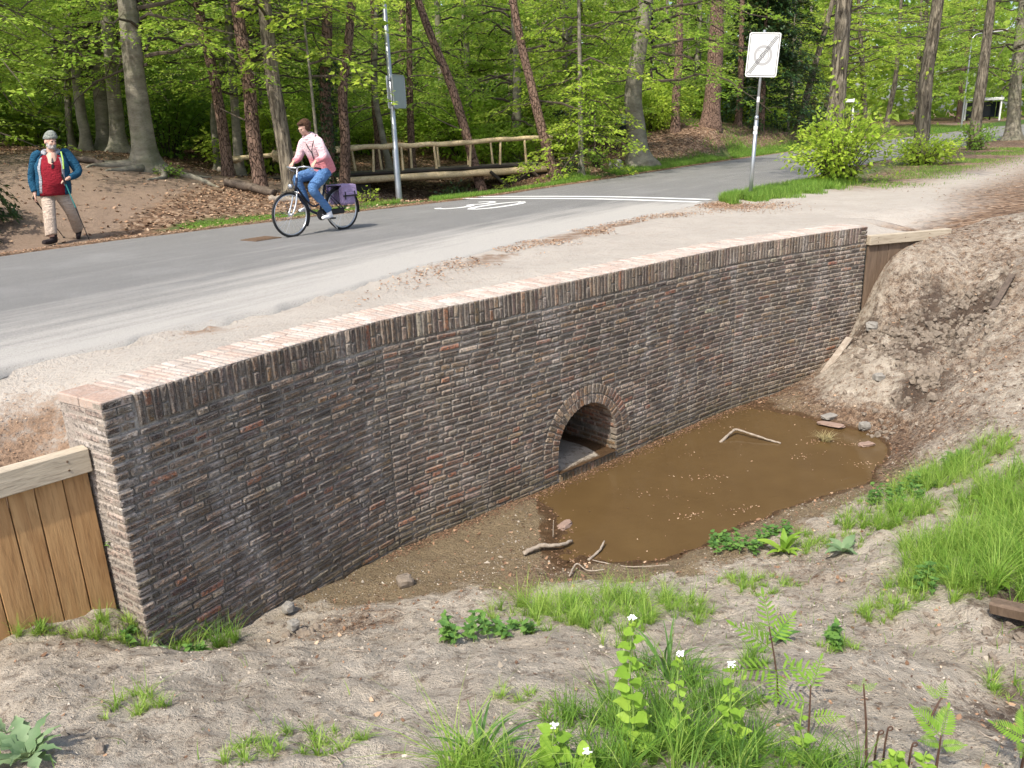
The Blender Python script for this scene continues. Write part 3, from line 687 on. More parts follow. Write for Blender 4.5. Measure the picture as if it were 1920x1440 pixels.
def put(s, z, L, H_, D=.10, out=0., tilt=0., kind='brick', vert=False, col=None):
    p, t, n = WF(s); c = np.array([p[0]+n[0]*out, p[1]+n[1]*out, z]); X = np.array([t[0], t[1], 0]); Yv = np.array([n[0], n[1], 0]); Z = np.array([0, 0, 1.])
    a = tilt+brg.normal(0, .010); Xr = X*math.cos(a)+Z*math.sin(a); Zr = -X*math.sin(a)+Z*math.cos(a)
    bricks.append((c+Yv*brg.normal(0, .0016), np.c_[Xr, Yv, Zr], L, H_, D, brick_col(s, z, brg) if col is None else col, kind))
# soldier course along the top
s = .235
while s < WL-.16:
    w = brg.uniform(.046, .056)
    if brg.random() < .42:
        k = brg.uniform(.45, .56)*.228
        put(s+w/2, -.004-k/2, w, k-.006, .1, kind='brick'); put(s+w/2, -.004-k-(.228-k)/2, w, .228-k-.006, .1)
    else: put(s+w/2, -.004-.114+brg.normal(0, .002), w, .224, .1)
    s += w+.0075
# courses
PIT = .0605; zc = -.250-.0245; row = 0; SV = [2.55]     # upright joints where the wall turns
_j1 = float(WS[4]); _j2 = float(WS[12])
while zc > BOT+.05:
    dz = 0.0
    if zc > ZC: q = RO*RO-(zc-ZC)**2; hw = math.sqrt(q)+.012 if q > 0 else 0
    elif zc > JZ: hw = RI+.0
    elif zc > JZ-.20: hw = RI+.02
    else: hw = 0
    spans = []
    for a0, a1 in ((0.0, _j1), (_j1+.004, _j2), (_j2+.004, WL)):
        if hw and a0 < SC < a1: spans += [(a0, SC-hw), (SC+hw, a1)]
        else: spans.append((a0, a1))
    for a0, a1 in spans:
        s = a0+(0 if row % 2 else 0); first = True
        while s < a1-.02:
            L = brg.choice([.212, .200, .150, .102]) if brg.random() < .25 else (.212 if (row+int(s*7)) % 2 or brg.random() < .12 else .102)
            if first and row % 2: L = .155
            L *= brg.uniform(.95, 1.05); first = False
            if s+L > a1-.045: L = a1-s-.002
            hh = .0470*brg.uniform(.94, 1.04); wob = .004*math.sin(s*1.7+row*.7)
            put(s+L/2, zc+brg.normal(0, .0016), max(L-.0035, .02), hh, .09)
            s += L+.0095
    zc -= PIT; row += 1
# top corners: flat courses beside the soldiers
for a0, a1 in ((.0, .222), (WL-.15, WL)):
    for k in range(4):
        s = a0; z = -.004-.0255-k*.0575
        while s < a1-.03:
            L = min(.105 if k % 2 else .15, a1-s); put(s+L/2, z, L-.006, .050, .09); s += L
# near end face, two and a half bricks wide, pinkish, with sunlight put into the pale colour
p0, t0, n0 = WF(0.0); t0 = (WP[3]-WP[0])/np.linalg.norm(WP[3]-WP[0]); n0 = np.array([t0[1], -t0[0]])
z = -.060-.0245; r_ = 0
while z > -1.9:
    w = 0.0
    while w < WT-.02:
        L = (.105 if r_ % 2 and w == 0 else .21)*brg.uniform(.96, 1.03)
        if w+L > WT-.05: L = WT-w
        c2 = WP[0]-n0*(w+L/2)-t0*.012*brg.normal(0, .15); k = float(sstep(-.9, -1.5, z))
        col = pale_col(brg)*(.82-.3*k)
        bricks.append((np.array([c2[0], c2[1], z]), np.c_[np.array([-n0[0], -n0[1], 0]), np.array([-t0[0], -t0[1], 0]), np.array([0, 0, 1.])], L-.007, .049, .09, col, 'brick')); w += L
    z -= PIT; r_ += 1
# coping: rows laid across the wall top behind the soldiers
cop = []
s = .24
while s < WL-.01:
    w = brg.uniform(.046, .056); 
    for o0, L in ((-.006, .094), (-.106, .212), (-.324, .168)):
        p, t, n = WF(s+w/2); c = np.array([p[0]+n[0]*(o0-L/2), p[1]+n[1]*(o0-L/2), .001+brg.normal(0, .0014)])
        if o0 == -.006: c[2] = .004
        cop.append((c, np.c_[np.array([n[0], n[1], 0]), np.array([0, 0, 1.]), np.array([t[0], t[1], 0])*1.0], L, w, .05 if o0 != -.006 else .012, pale_col(brg), 'coping'))
    s += w+.0075
for a0 in (0.0,):
    for k, (d0, L) in enumerate(((0, .25), (.255, .245))):
        p, t, n = WF(.11); c = np.array([p[0]-n[0]*(d0+L/2), p[1]-n[1]*(d0+L/2), .004])
        cop.append((c, np.c_[np.array([n[0], n[1], 0]), np.array([0, 0, 1.]), np.array([t[0], t[1], 0])], L-.008, .215, .062, np.array([.43, .30, .235])*(1-.08*k), 'coping'))
EYEP = np.array([0, 0, EYE])
def emit(lst, name, rest_name, parent, mo, ma, origin, limit=295, share=True):
    d = [np.linalg.norm(q[0]-EYEP)-.8*q[2] for q in lst]; order = np.argsort(d); near = set(order[:limit].tolist()); pool = {}; b = MB(); nrest = 0
    for i, (c, Fm, L, H_, D, col, kd) in enumerate(lst):
        if i in near:
            cls = (round(L/.02), round(H_/.02), round(D/.02), brg.integers(5)); 
            if cls not in pool:
                V, F, ed = brick_geo(L, H_, D, brg, .35 if kd == 'coping' else 1.); bb = MB(); bb.add(V, F, edge=ed); pool[cls] = (bb.mesh('brick', mo), L, H_)
            me, L0, H0 = pool[cls]
            o = obj(name, me, parent); o.matrix_local = Matrix.Translation(Vector(c-origin)) @ Matrix([list(Fm[k])+[0] for k in range(3)]+[[0, 0, 0, 1]]) @ Matrix.Diagonal((L/L0, 1, H_/H0, 1))
            o.color = (*[float(v) for v in col], 1)
        else:
            V, F, ed = brick_geo(L, H_, D, brg, .35 if kd == 'coping' else 1.); b.add(V@Fm.T+c-origin, F, edge=ed, tint=np.tile(col, (len(V), 1))); nrest += 1
    if nrest: tag(b.obj(rest_name, ma, parent), kind='stuff')
emit(bricks, 'brick', 'brick_facing', wall, M['brick_o'], M['brick_a'], W0)
emit(cop, 'coping_brick', 'coping_bricks', wall, M['brick_po'], M['brick_pa'], W0)
# two rings of the arch, its sill, and the barrel behind
arch = obj('arch', None, wall); wadj(arch); arch.location = (0, 0, 0)
def arch_brick(s, z, L, H_, ang, D, col):
    p, t, n = WF(s); X = np.array([t[0], t[1], 0]); Z = np.array([0, 0, 1.]); Yv = np.array([n[0], n[1], 0])
    Xr = X*math.cos(ang)+Z*math.sin(ang); Zr = -X*math.sin(ang)+Z*math.cos(ang)
    c = np.array([p[0], p[1], z])+Yv*(brg.normal(0, .0015)+.003)
    return (c, np.c_[Xr, Yv, Zr], L, H_, D, col, 'arch')
al = []
for ra, rb in ((RI, RI+.108), (RI+.115, RO)):
    rm = (ra+rb)/2; n_ = int(PI*rm/.0625)
    for k in range(n_):
        a = (k+.5)/n_*PI; cc = brick_col(2+k*.1, -1.2, brg)*np.array([1.3, 1.2, 1.05])
        if ra > .5 and 4 <= k <= 8: cc = np.array([.24, .10, .055])*brg.uniform(.8, 1.1)
        al.append(arch_brick(SC+rm*math.cos(a), ZC+rm*math.sin(a), rb-ra-.004, PI*rm/n_*.86, a, .11, cc))
for k in range(15):
    s = SC-RI+(k+.5)*2*RI/15; al.append(arch_brick(s, JZ-.095, .052, .175, 0, .12, brick_col(s, -2.1, brg)*np.array([1.25, .95, .75])))
emit(al, 'arch_brick', 'arch_bricks', arch, M['brick_o'], M['brick_a'], W0)
def build_barrel():
    p, t, n = WF(SC); b = MB(); bb = MB(); X = np.array([t[0], t[1], 0]); Yv = np.array([n[0], n[1], 0]); o = np.array([p[0], p[1], 0])
    prof = [(-RI, JZ-.35)]+[(-RI, JZ+(ZC-JZ)*k/4) for k in range(5)]+[(RI*math.cos(a), ZC+RI*math.sin(a)) for a in np.linspace(PI, 0, 21)[1:]]+[(RI, ZC+(JZ-ZC)*k/4) for k in range(1, 5)]+[(RI, JZ-.35)]
    for (a, za), (c, zc_) in zip(prof[:-1], prof[1:]):
        b.add([o+X*a*1.03+Yv*-.09+[0, 0, za], o+X*c*1.03+Yv*-.09+[0, 0, zc_], o+X*c*1.03-Yv*6+[0, 0, zc_], o+X*a*1.03-Yv*6+[0, 0, za]], [[0, 1, 2, 3]])
    b.add([o+X*a+Yv*-6+[0, 0, z_] for a, z_ in ((-RI, JZ-.3), (RI, JZ-.3), (RI, -1.4), (-RI, -1.4))], [[0, 1, 2, 3]])
    ob = b.obj('barrel', M['mortar'], arch); ob.location = tuple(-W0)
    per = [(-RI, JZ-.1+.061*k, PI) for k in range(5)]; na = 24
    per += [(RI*math.cos(a), ZC+RI*math.sin(a), a) for a in (np.arange(na)+.5)/na*PI]; per += [(RI, JZ-.1+.061*k, 0.) for k in range(5)]
    lst = []
    for q, (a, z_, ang) in enumerate(per):
        dpt = .115 if q % 2 else .02; first = True
        while dpt < 2.4:
            L = .21*brg.uniform(.93, 1.05); inw = -(X*math.cos(ang)+np.array([0, 0, 1.])*math.sin(ang)) if ang not in (0., PI) else -X*(1 if ang == 0 else -1)
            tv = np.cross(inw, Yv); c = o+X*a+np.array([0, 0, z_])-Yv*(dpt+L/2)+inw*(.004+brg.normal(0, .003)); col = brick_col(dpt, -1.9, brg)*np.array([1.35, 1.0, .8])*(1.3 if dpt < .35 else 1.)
            lst.append((c, np.c_[-Yv, inw, np.cross(-Yv, inw)], L-.008, .052, .06, col, 'b')); dpt += L
    emit(lst, 'barrel_brick', 'barrel_bricks', ob, M['brick_o'], M['brick_a'], np.zeros(3), limit=150)
    b = MB(); k = 16; xs = np.linspace(-RI, RI, k); ds = np.linspace(-.02, 5, 60); Xg, Dg = np.meshgrid(xs, ds, indexing='ij')
    P = o+Xg[..., None]*X-Dg[..., None]*Yv; Z = JZ+.015+fbm(P[..., 0]*4, P[..., 1]*4, 3, 8)*.05+.05*(Dg > .2)*np.exp(-((Xg+.12)/.3)**2); P[..., 2] = Z
    one = np.ones(P.shape[:2]).ravel()
    so = obj('culvert_floor', mesh_np('culvert_floor', P.reshape(-1, 3), [grid_faces(k, 60)[:, ::-1]], M['bank'], dict(wet=one*0, mud=(.95*np.clip(1-Dg/.12, 0, 1)+.9*(Xg > .25)).ravel(), dark=one*0, litter=one*.3), True), arch); so.location = tuple(-W0)
build_barrel()

# ---------------------------------------------------------------- pool
def pool_mesh():
    P = [(-.2, 7.0), (.25, 5.7), (1.3, 5.6), (2.6, 6.3), (4.2, 7.4), (5.0, 8.6), (4.8, 10.0), (3.9, 10.6), (3.0, 10.5), (1.5, 9.2), (.2, 8.1)]
    xs = np.linspace(-.3, 5.1, 60); ys = np.linspace(5.5, 10.9, 60); Xg, Yg = np.meshgrid(xs, ys, indexing='ij'); e, n = to_en(Xg, Yg)
    F = grid_faces(60, 60); ok = (n-gline(e)).ravel() > .0; F = F[ok[F].all(1)]
    me = mesh_np('pool_water', np.stack([Xg, Yg, Xg*0-2.222], -1).reshape(-1, 3), [F], M['water'], None, True); tag(obj('water', me), kind='structure')
pool_mesh()

# ---------------------------------------------------------------- timber revetments
def revetment(name, label, a, c, ztop, zbot, capw, capt, bw, seed, long_, bmat='board'):
    rg = random.Random(seed); a = np.array(a, float); c = np.array(c, float); d = (c-a); L = np.linalg.norm(d); d /= L; n = np.array([d[1], -d[0]])
    if n.dot(-a) < 0: n = -n
    ang = math.atan2(d[1], d[0]); t = thing(name, label, 'wooden fence', (a[0], a[1], zbot), ang, None)
    sgn = 1 if np.array([-math.sin(ang), math.cos(ang)]).dot(n) > 0 else -1
    x = 0
    while x < L-.02:
        w = min(bw*rg.uniform(.92, 1.08), L-x); b = MB(); b.box((0, 0, 0), (w-.006, .035, ztop-capt*.5-zbot), bev=.004)
        b.obj('board', M[bmat], t, loc=(x+w/2, sgn*(.012+rg.uniform(-.003, .003)), (ztop-capt*.5-zbot)/2), rot=(0, rg.uniform(-.004, .004), 0)); x += w
    x = -.02
    while x < L:
        w = min(long_, L+.02-x); b = MB(); b.box((0, 0, 0), (w-.004, capw, capt), bev=.007); b.obj('cap_rail', M['cap_wood'], t, loc=(x+w/2, sgn*.035, ztop-capt/2-zbot)); x += w
    b = MB()
    for k in range(int(L/.9)+1):
        for dz in (-.03, .03): b.tube([(.12+k*.9, sgn*(.035+capw/2-.003), ztop-capt/2-zbot+dz), (.12+k*.9, sgn*(.035+capw/2+.004), ztop-capt/2-zbot+dz)], .007, 8)
    tag(b.obj('bolt_heads', M['rust'], t), kind='stuff')
    return t
revetment('timber_revetment', 'new tan board revetment with pale cap beam left of the brick wall', FENCE_L[0], (-5.6, 2.13), -.335, -1.62, .10, .165, .165, 3, 2.4)
revetment('timber_revetment', 'low timber edging with pale cap beam at the right end of the brick wall', (5.27, 11.70), (6.62, 12.08), -.13, -1.6, .10, .14, .19, 4, 3, 'board_dark')

# ---------------------------------------------------------------- trees
LEAFQ = np.array([(0, 0, 0), (.36, .30, .04), (1, 0, -.06), (.36, -.30, .04)])        # folded rhomb
def leaves(P, D, U, size, tint, shape=LEAFQ):
    "P positions, D directions, U up vectors; returns V,F,tint"
    D = D/np.linalg.norm(D, axis=1)[:, None]; Sx = np.cross(U, D); Sx /= np.linalg.norm(Sx, axis=1)[:, None]+1e-9; Un = np.cross(D, Sx)
    k = len(shape); V = P[:, None]+size[:, None, None]*(shape[None, :, 0:1]*D[:, None]+shape[None, :, 1:2]*Sx[:, None]+shape[None, :, 2:3]*Un[:, None])
    i = np.arange(len(P))[:, None]*k
    return V.reshape(-1, 3), i+np.arange(k)[None], np.repeat(tint, k)
def crown_mesh(seed, z0, z1, R, nb, nl, ls, mat, up=.25, spray=True, name='crown', pw=.8, tintlo=0.15, base=(0, 0), droop=.25):
    "leaf sprays in flat layers on real side branches"
    rg = np.random.default_rng(seed); P = []; D = []; T = []; wood_ = MB()
    per = nl//nb
    for b in range(nb):
        h = z0+(z1-z0)*((b+rg.random())/nb); az = rg.uniform(0, 2*PI); q = (h-z0)/(z1-z0)
        L = R*(math.sin(PI*min(1, .25+.75*q)**pw)*.75+.30)*rg.uniform(.7, 1.15); L = max(L, .5)
        d0 = np.array([math.cos(az), math.sin(az), 0]); n = 9; t = np.linspace(0, 1, n)
        wig = rg.normal(0, .07, (n, 3)).cumsum(0)*L*.35; wig[0] = 0
        br = np.array([base[0], base[1], h])+d0*L*t[:, None]+np.c_[np.zeros((n, 2)), L*(up*rg.uniform(.3, 1.6)*t-droop*t*t)]+wig
        wood_.tube(br, np.linspace(.012+.010*L, .004, n), 5, cap=False)
        ns = 7
        for k in range(ns):
            u_ = .22+.78*(k+rg.random()*.7)/ns; i = min(int(u_*(n-1)), n-2); w = u_*(n-1)-i; p = br[i]*(1-w)+br[i+1]*w
            sgn = 1 if k % 2 else -1; a2 = az+sgn*rg.uniform(.5, 1.1); l2 = L*.42*(1.15-u_)*rg.uniform(.7, 1.3)+.25
            d2 = np.array([math.cos(a2), math.sin(a2), rg.normal(.03, .12)]); m = max(per//ns, 3)
            tt = rg.random(m)**.8; pt = p+d2*l2*tt[:, None]; pt[:, 2] -= .22*l2*tt**2
            wood_.tube([p, p+d2*l2*.5-[0, 0, .05*l2], p+d2*l2-[0, 0, .22*l2]], [.007, .004, .002], 3, cap=False)
            side = np.array([-d2[1], d2[0], 0]); off = rg.normal(0, .11+.04*l2, m); pt = pt+side*off[:, None]; pt[:, 2] += rg.normal(0, .035, m)-.15*np.abs(off)
            P.append(pt); D.append(d2*.8+side*np.sign(off)[:, None]*.8+rg.normal(0, .25, (m, 3))-[0, 0, .25])
            T.append(np.clip(rg.normal(.45+rg.normal(0, .16), .18, m), 0, 1))
    P = np.concatenate(P); D = np.concatenate(D); T = np.clip(np.concatenate(T), tintlo*0, 1)
    U = np.tile([0, 0, 1.], (len(P), 1))+rg.normal(0, .45, (len(P), 3))
    V, F, ti = leaves(P, D, U, ls*rg.uniform(.7, 1.3, len(P)), T)
    return mesh_np(name, V, [F], mat, dict(tint=ti)), wood_.mesh('branches', M['twig'])
def bush_mesh(seed, R, Hh, nl, ls, mat, name='foliage', ns=40):
    rg = np.random.default_rng(seed); P = []; D = []; T = []; w = MB()
    for k in range(ns):
        az = rg.uniform(0, 2*PI); ro = R*rg.uniform(.2, 1)**.7; top = np.array([math.cos(az)*ro, math.sin(az)*ro, Hh*math.sqrt(max(.06, 1-(ro/R)**2*.85))*rg.uniform(.7, 1.08)])
        b0 = np.array([math.cos(az)*R*.12, math.sin(az)*R*.12, 0]); mid = (b0+top)/2+[0, 0, .12*Hh]; st = smooth_path([b0, mid, top], 7); w.tube(st, np.linspace(.013, .004, 7), 4, cap=False)
        m = nl//ns; t = rg.random(m)**.55; i = np.minimum((t*6).astype(int), 5); q = t*6-i; p = st[i]*(1-q)[:, None]+st[i+1]*q[:, None]
        p = p+rg.normal(0, .10*R+.03, (m, 3)); p[:, 2] = np.abs(p[:, 2]); P.append(p)
        dd = p-np.array([0, 0, Hh*.3]); D.append(dd/np.linalg.norm(dd, axis=1)[:, None]+rg.normal(0, .5, (m, 3))-[0, 0, .3]); T.append(np.clip(rg.normal(.5+rg.normal(0, .1), .2, m), 0, 1))
    P = np.concatenate(P); D = np.concatenate(D); T = np.concatenate(T)
    dd = P-np.array([0, 0, Hh*.2]); U = dd/np.linalg.norm(dd, axis=1)[:, None]*.8+np.array([0, 0, .7])+rg.normal(0, .4, (len(P), 3))
    V, F, ti = leaves(P, D, U, ls*rg.uniform(.65, 1.3, len(P)), T)
    return mesh_np(name, V, [F], mat, dict(tint=ti)), w.mesh('stems', M['twig'])
TREES = [
 ('beech',(-9.00,21.00,1.14),(-8.89,21.00,3.22),(-8.76,21.00,4.93),0.363),
 ('beech',(-11.23,24.50,1.38),(-11.03,24.50,3.24),(-10.84,24.50,5.46),0.211),
 ('beech',(-12.32,26.00,1.40),(-12.12,26.00,3.37),(-11.95,26.00,5.72),0.207),
 ('beech',(-12.61,25.50,1.44),(-12.57,25.50,2.76),(-12.33,25.50,5.66),0.154),
 ('beech',(-15.69,30.00,1.55),(-15.58,30.00,3.01),(-15.10,30.00,6.42),0.105),
 ('beech',(-14.30,28.00,1.49),(-14.19,28.00,2.90),(-13.67,28.00,6.07),0.116),
 ('pine',(-7.68,23.20,0.70),(-7.74,23.20,3.85),(-7.86,23.20,5.22),0.157),
 ('beech',(-7.95,25.00,0.58),(-7.73,25.00,3.72),(-7.62,25.00,5.48),0.137),
 ('beech',(-8.88,26.00,0.67),(-8.72,26.00,2.77),(-8.06,26.00,4.70),0.109),
 ('beech',(-10.10,33.00,1.25),(-9.94,33.00,3.27),(-9.61,33.00,6.64),0.095),
 ('pine',(-6.29,21.40,0.26),(-6.25,21.40,3.01),(-6.31,21.40,4.90),0.187),
 ('oak',(-5.31,20.60,0.28),(-5.43,20.60,2.94),(-5.41,20.60,4.74),0.200),
 ('pine',(-5.11,24.20,0.17),(-4.94,24.20,2.85),(-4.62,24.20,5.24),0.188),
 ('pine',(-4.48,23.20,0.30),(-4.26,23.20,2.77),(-3.78,23.20,5.06),0.150),
 ('pine',(-4.46,30.00,0.42),(-4.42,30.00,2.92),(-4.18,30.00,6.08),0.145),
 ('beech',(-4.02,29.50,0.46),(-4.31,29.50,3.25),(-3.99,29.50,6.00),0.114),
 ('pine',(-3.33,30.50,0.46),(-3.19,30.50,3.43),(-3.02,30.50,6.11),0.137),
 ('pine',(-0.73,27.50,0.06),(-1.61,27.50,3.19),(-2.46,27.50,5.65),0.169),
 ('pine',(1.64,26.30,0.13),(0.98,26.30,2.87),(0.49,26.30,5.36),0.162),
 ('oak',(0.47,43.00,1.13),(0.57,43.00,4.78),(0.22,43.00,7.83),0.137),
 ('oak',(-1.76,47.00,1.67),(-1.76,47.00,4.36),(-1.70,47.00,8.36),0.134),
 ('beech',(5.08,31.00,0.22),(4.86,31.00,2.78),(5.32,31.00,5.87),0.360),
 ('pine',(8.09,39.00,1.23),(8.19,39.00,4.62),(8.19,39.00,6.94),0.211),
 ('pine',(9.85,39.50,1.43),(9.97,39.50,4.60),(10.00,39.50,6.94),0.415),
 ('pine',(13.00,46.00,1.47),(13.01,46.00,5.05),(12.94,46.00,7.79),0.190),
 ('oak',(18.41,52.00,1.31),(19.18,52.00,4.44),(20.04,52.00,8.26),0.232),
 ('linden',(8.37,20.90,-0.08),(8.34,20.90,2.16),(8.32,20.90,4.26),0.231),
 ('linden',(13.62,27.00,0.15),(13.56,27.00,2.57),(13.68,27.00,4.96),0.235),
 ('linden',(20.49,36.00,0.07),(20.46,36.00,3.04),(20.45,36.00,6.03),0.243),
 ('beech',(28.27,46.00,0.01),(27.96,46.00,3.67),(27.82,46.00,7.22),0.355),
 ('oak',(32.61,75.00,0.85),(32.03,75.00,5.13),(31.11,75.00,11.16),0.263),
 ('oak',(37.77,82.00,1.06),(38.22,82.00,5.34),(38.04,82.00,11.91),0.261),
 ('oak',(61.38,112.00,1.45),(60.86,112.00,7.72),(60.35,112.00,15.39),0.499),
 ('oak',(71.42,125.00,1.63),(71.46,125.00,8.30),(71.20,125.00,16.86),0.477),
 ('oak',(48.68,98.00,1.19),(48.14,98.00,7.14),(47.75,98.00,13.85),0.281),
]
def trunk_mesh(B, Mi, Tp, rad, kind, H_, seed):
    rg = np.random.default_rng(seed); B, Mi, Tp = map(np.array, (B, Mi, Tp)); d = Tp-Mi; k = (B[2]+H_-Tp[2])/max(d[2], .5)
    far = Tp+d*k*.8; far[2] = B[2]+H_
    P = smooth_path([B-[0, 0, .35], B, (B+Mi)/2+rg.normal(0, .03, 3)*[1, 1, 0], Mi, Tp, far], 34)-B
    z = np.clip(P[:, 2], 0, None); r = rad*(1.18-.85*(z/H_)**.9)
    flare = {'beech': 1.0, 'pine': .28, 'oak': .45, 'linden': .35}[kind]; r = r*(1+flare*(.75 if kind == 'beech' else 1)*np.exp(-z/(.62*rad*1.4+.06)))
    r = r*(1+.05*fbm(z*1.3+seed*7, z*0, 3, seed)*2)
    b = MB(); seg = 22 if rad > .13 else 12; V, F = tube_geo(P, r, seg, True)
    # ribs, roots and uneven girth
    k = len(P); a = np.tile(np.linspace(0, 2*PI, seg, endpoint=False), k); zz = np.repeat(z, seg); c = np.repeat(P, seg, 0)
    lob = 1+.035*np.sin(a*3+seed)+.03*np.sin(a*5+zz*1.5)
    if flare > .4: lob = lob+(.34 if kind == 'beech' else .15)*np.maximum(0, np.sin(a*3+seed*1.3)*.6+np.sin(a*5+seed)*.5)*np.exp(-zz/(.42 if rad > .25 else .25))
    lob = lob*(1+(.07 if kind == 'oak' or kind == 'linden' else .03)*(vnoise(a*4+seed, zz*3.1, seed)-.5)*2)
    V[:len(a)] = c+(V[:len(a)]-c)*lob[:, None]
    b.add(V, F)
    return b.mesh('trunk', M['bark_'+kind], True), P, r
crowns = {}
crowns['beech'] = [crown_mesh(20+i, 2.4, 8.5, 3.9, 36, 11500, .105, M['beech_leaf'], droop=.45) for i in range(3)]
crowns['pine'] = [crown_mesh(30+i, 8.2, 13.5, 2.2, 16, 2500, .13, M['shrub_leaf']) for i in range(2)]
crowns['oak'] = [crown_mesh(40+i, 4.2, 13, 4.2, 26, 7000, .12, M['yellow_leaf']) for i in range(2)]
crowns['linden'] = [crown_mesh(45+i, 5.2, 13, 3.2, 22, 6000, .12, M['yellow_leaf']) for i in range(2)]
def copy_to(me, name, parent, rz=0, sc=1., loc=None):
    return obj(name, me, parent, rot=(0, 0, rz), scale=(sc, sc, sc), loc=loc)
LAB = {0: ('huge grey beech with spreading roots standing on the trodden leaf mound', 'beech_tree'),
 1: ('grey beech right behind the huge rooted beech on its left side', 'beech_tree'), 2: ('second smooth beech left of the huge rooted beech', 'beech_tree'),
 3: ('short looking pale beech trunk third to the left of the rooted beech', 'beech_tree'), 4: ('thin grey trunk furthest left behind the walking man', 'beech_tree'),
 5: ('thin grey trunk just right of the hat of the walking man', 'beech_tree'), 6: ('dark red pine trunk beside the knobby end of the bridge rail', 'pine_tree'),
 7: ('upright grey beech immediately right of the pine at the rail end', 'beech_tree'), 8: ('twisted slim beech at the left tip of the bridge rail', 'beech_tree'),
 9: ('very slim pale beech far behind the left part of the bridge rail', 'beech_tree'), 10: ('thick scaly reddish pine left of the cyclist leaning left', 'pine_tree'),
 11: ('grey furrowed oak directly behind the front wheel of the lilac bagged bicycle', 'oak_tree'), 12: ('reddish pine wrapped with ivy behind the back of the cyclist', 'pine_tree'),
 13: ('pale barked pine just right of the ivy covered pine', 'pine_tree'), 14: ('dark straight pine left of the galvanised lamp post', 'pine_tree'),
 15: ('slim bent beech crossing behind the galvanised lamp post', 'beech_tree'), 16: ('dark upright pine just right of the galvanised lamp post', 'pine_tree'),
 17: ('pine leaning strongly left behind the middle of the wooden bridge', 'pine_tree'), 18: ('leaning scaly pine at the right end of the wooden bridge', 'pine_tree'),
 19: ('dark slender tree deep in the wood behind the bridge middle', 'oak_tree'), 20: ('faint slender tree deep in the wood between the two leaning pines', 'oak_tree'),
 21: ('large smooth beech with scarred bark at the far road verge hiding a cyclist', 'beech_tree'), 22: ('slim brown pine between the scarred beech and the mound pine', 'pine_tree'),
 23: ('massive straight pine on the earth mound left of the zone sign', 'pine_tree'), 24: ('slender reddish pine behind the zone sign in front of the dark conifer', 'pine_tree'),
 25: ('dark slanting oak right of the dark conifer', 'oak_tree'), 26: ('mossy linden trunk rising from the largest yellow green bush', 'linden_tree'),
 27: ('dark linden trunk rising from the second roadside bush', 'linden_tree'), 28: ('linden trunk with the small leafy tuft at its foot', 'linden_tree'),
 29: ('broad grey trunk at the right edge beside the road bend', 'beech_tree'), 30: ('distant brown trunk beyond the road behind the largest bush', 'oak_tree'),
 31: ('distant slanting trunk beyond the road left of the second linden', 'oak_tree'), 32: ('distant grey trunk left of the white shelter', 'oak_tree'),
 33: ('distant grey trunk right of the white shelter', 'oak_tree'), 34: ('distant pale trunk right behind the second linden', 'oak_tree')}
for i, (kind, B, Mi, Tp, rad) in enumerate(TREES):
    rad *= .66 if i == 0 else .86 if i == 21 else .86; B = np.array(B); gz = float(ground(B[0], B[1])); B[2] = gz if abs(gz-B[2]) < .6 else gz
    H_ = 13.5 if B[1] < 60 else 19
    me, P, r = trunk_mesh(B, Mi, Tp, rad, kind, H_, i)
    t = thing(LAB[i][1], LAB[i][0], 'tree', tuple(B), 0, 'trees of the wood beyond the road' if kind != 'linden' and i < 26 else 'trees lining the road')
    obj('trunk', me, t)
    pr = crowns[kind][i % len(crowns[kind])]; sc = rnd.uniform(.9, 1.12)*(1.45 if B[1] >= 60 else 1)
    j = int(np.argmin(np.abs(P[:, 2]-7))); ctr = (P[j, 0], P[j, 1], 0)
    if kind == 'beech' and rad < .2: sc *= .85
    obj('crown', pr[0], t, loc=ctr, rot=(0, 0, rnd.uniform(0, 6.28)), scale=(sc, sc, sc))
    c = COL.objects[-1] if False else None
    o2 = obj('branches', pr[1], t, loc=ctr, rot=t.children[-1].rotation_euler[:], scale=(sc, sc, sc))
    if i in (10, 12, 17, 18, 22, 24, 16, 14):                 # dead stubs and bare boughs of the pines
        b = MB()
        for k in range(7):
            z = rnd.uniform(1.5, 8); jj = int(np.argmin(np.abs(P[:, 2]-z))); a = rnd.uniform(0, 6.28); L = rnd.uniform(.15, 1.8)
            d = np.array([math.cos(a), math.sin(a), rnd.uniform(-.1, .4)]); b.tube(smooth_path([P[jj], P[jj]+d*L*.5+[0, 0, .05], P[jj]+d*L+[0, 0, .15*L]], 6), np.linspace(.03, .008, 6), 6)
        tag(b.obj('dead_boughs', M['twig'], t), kind='stuff')
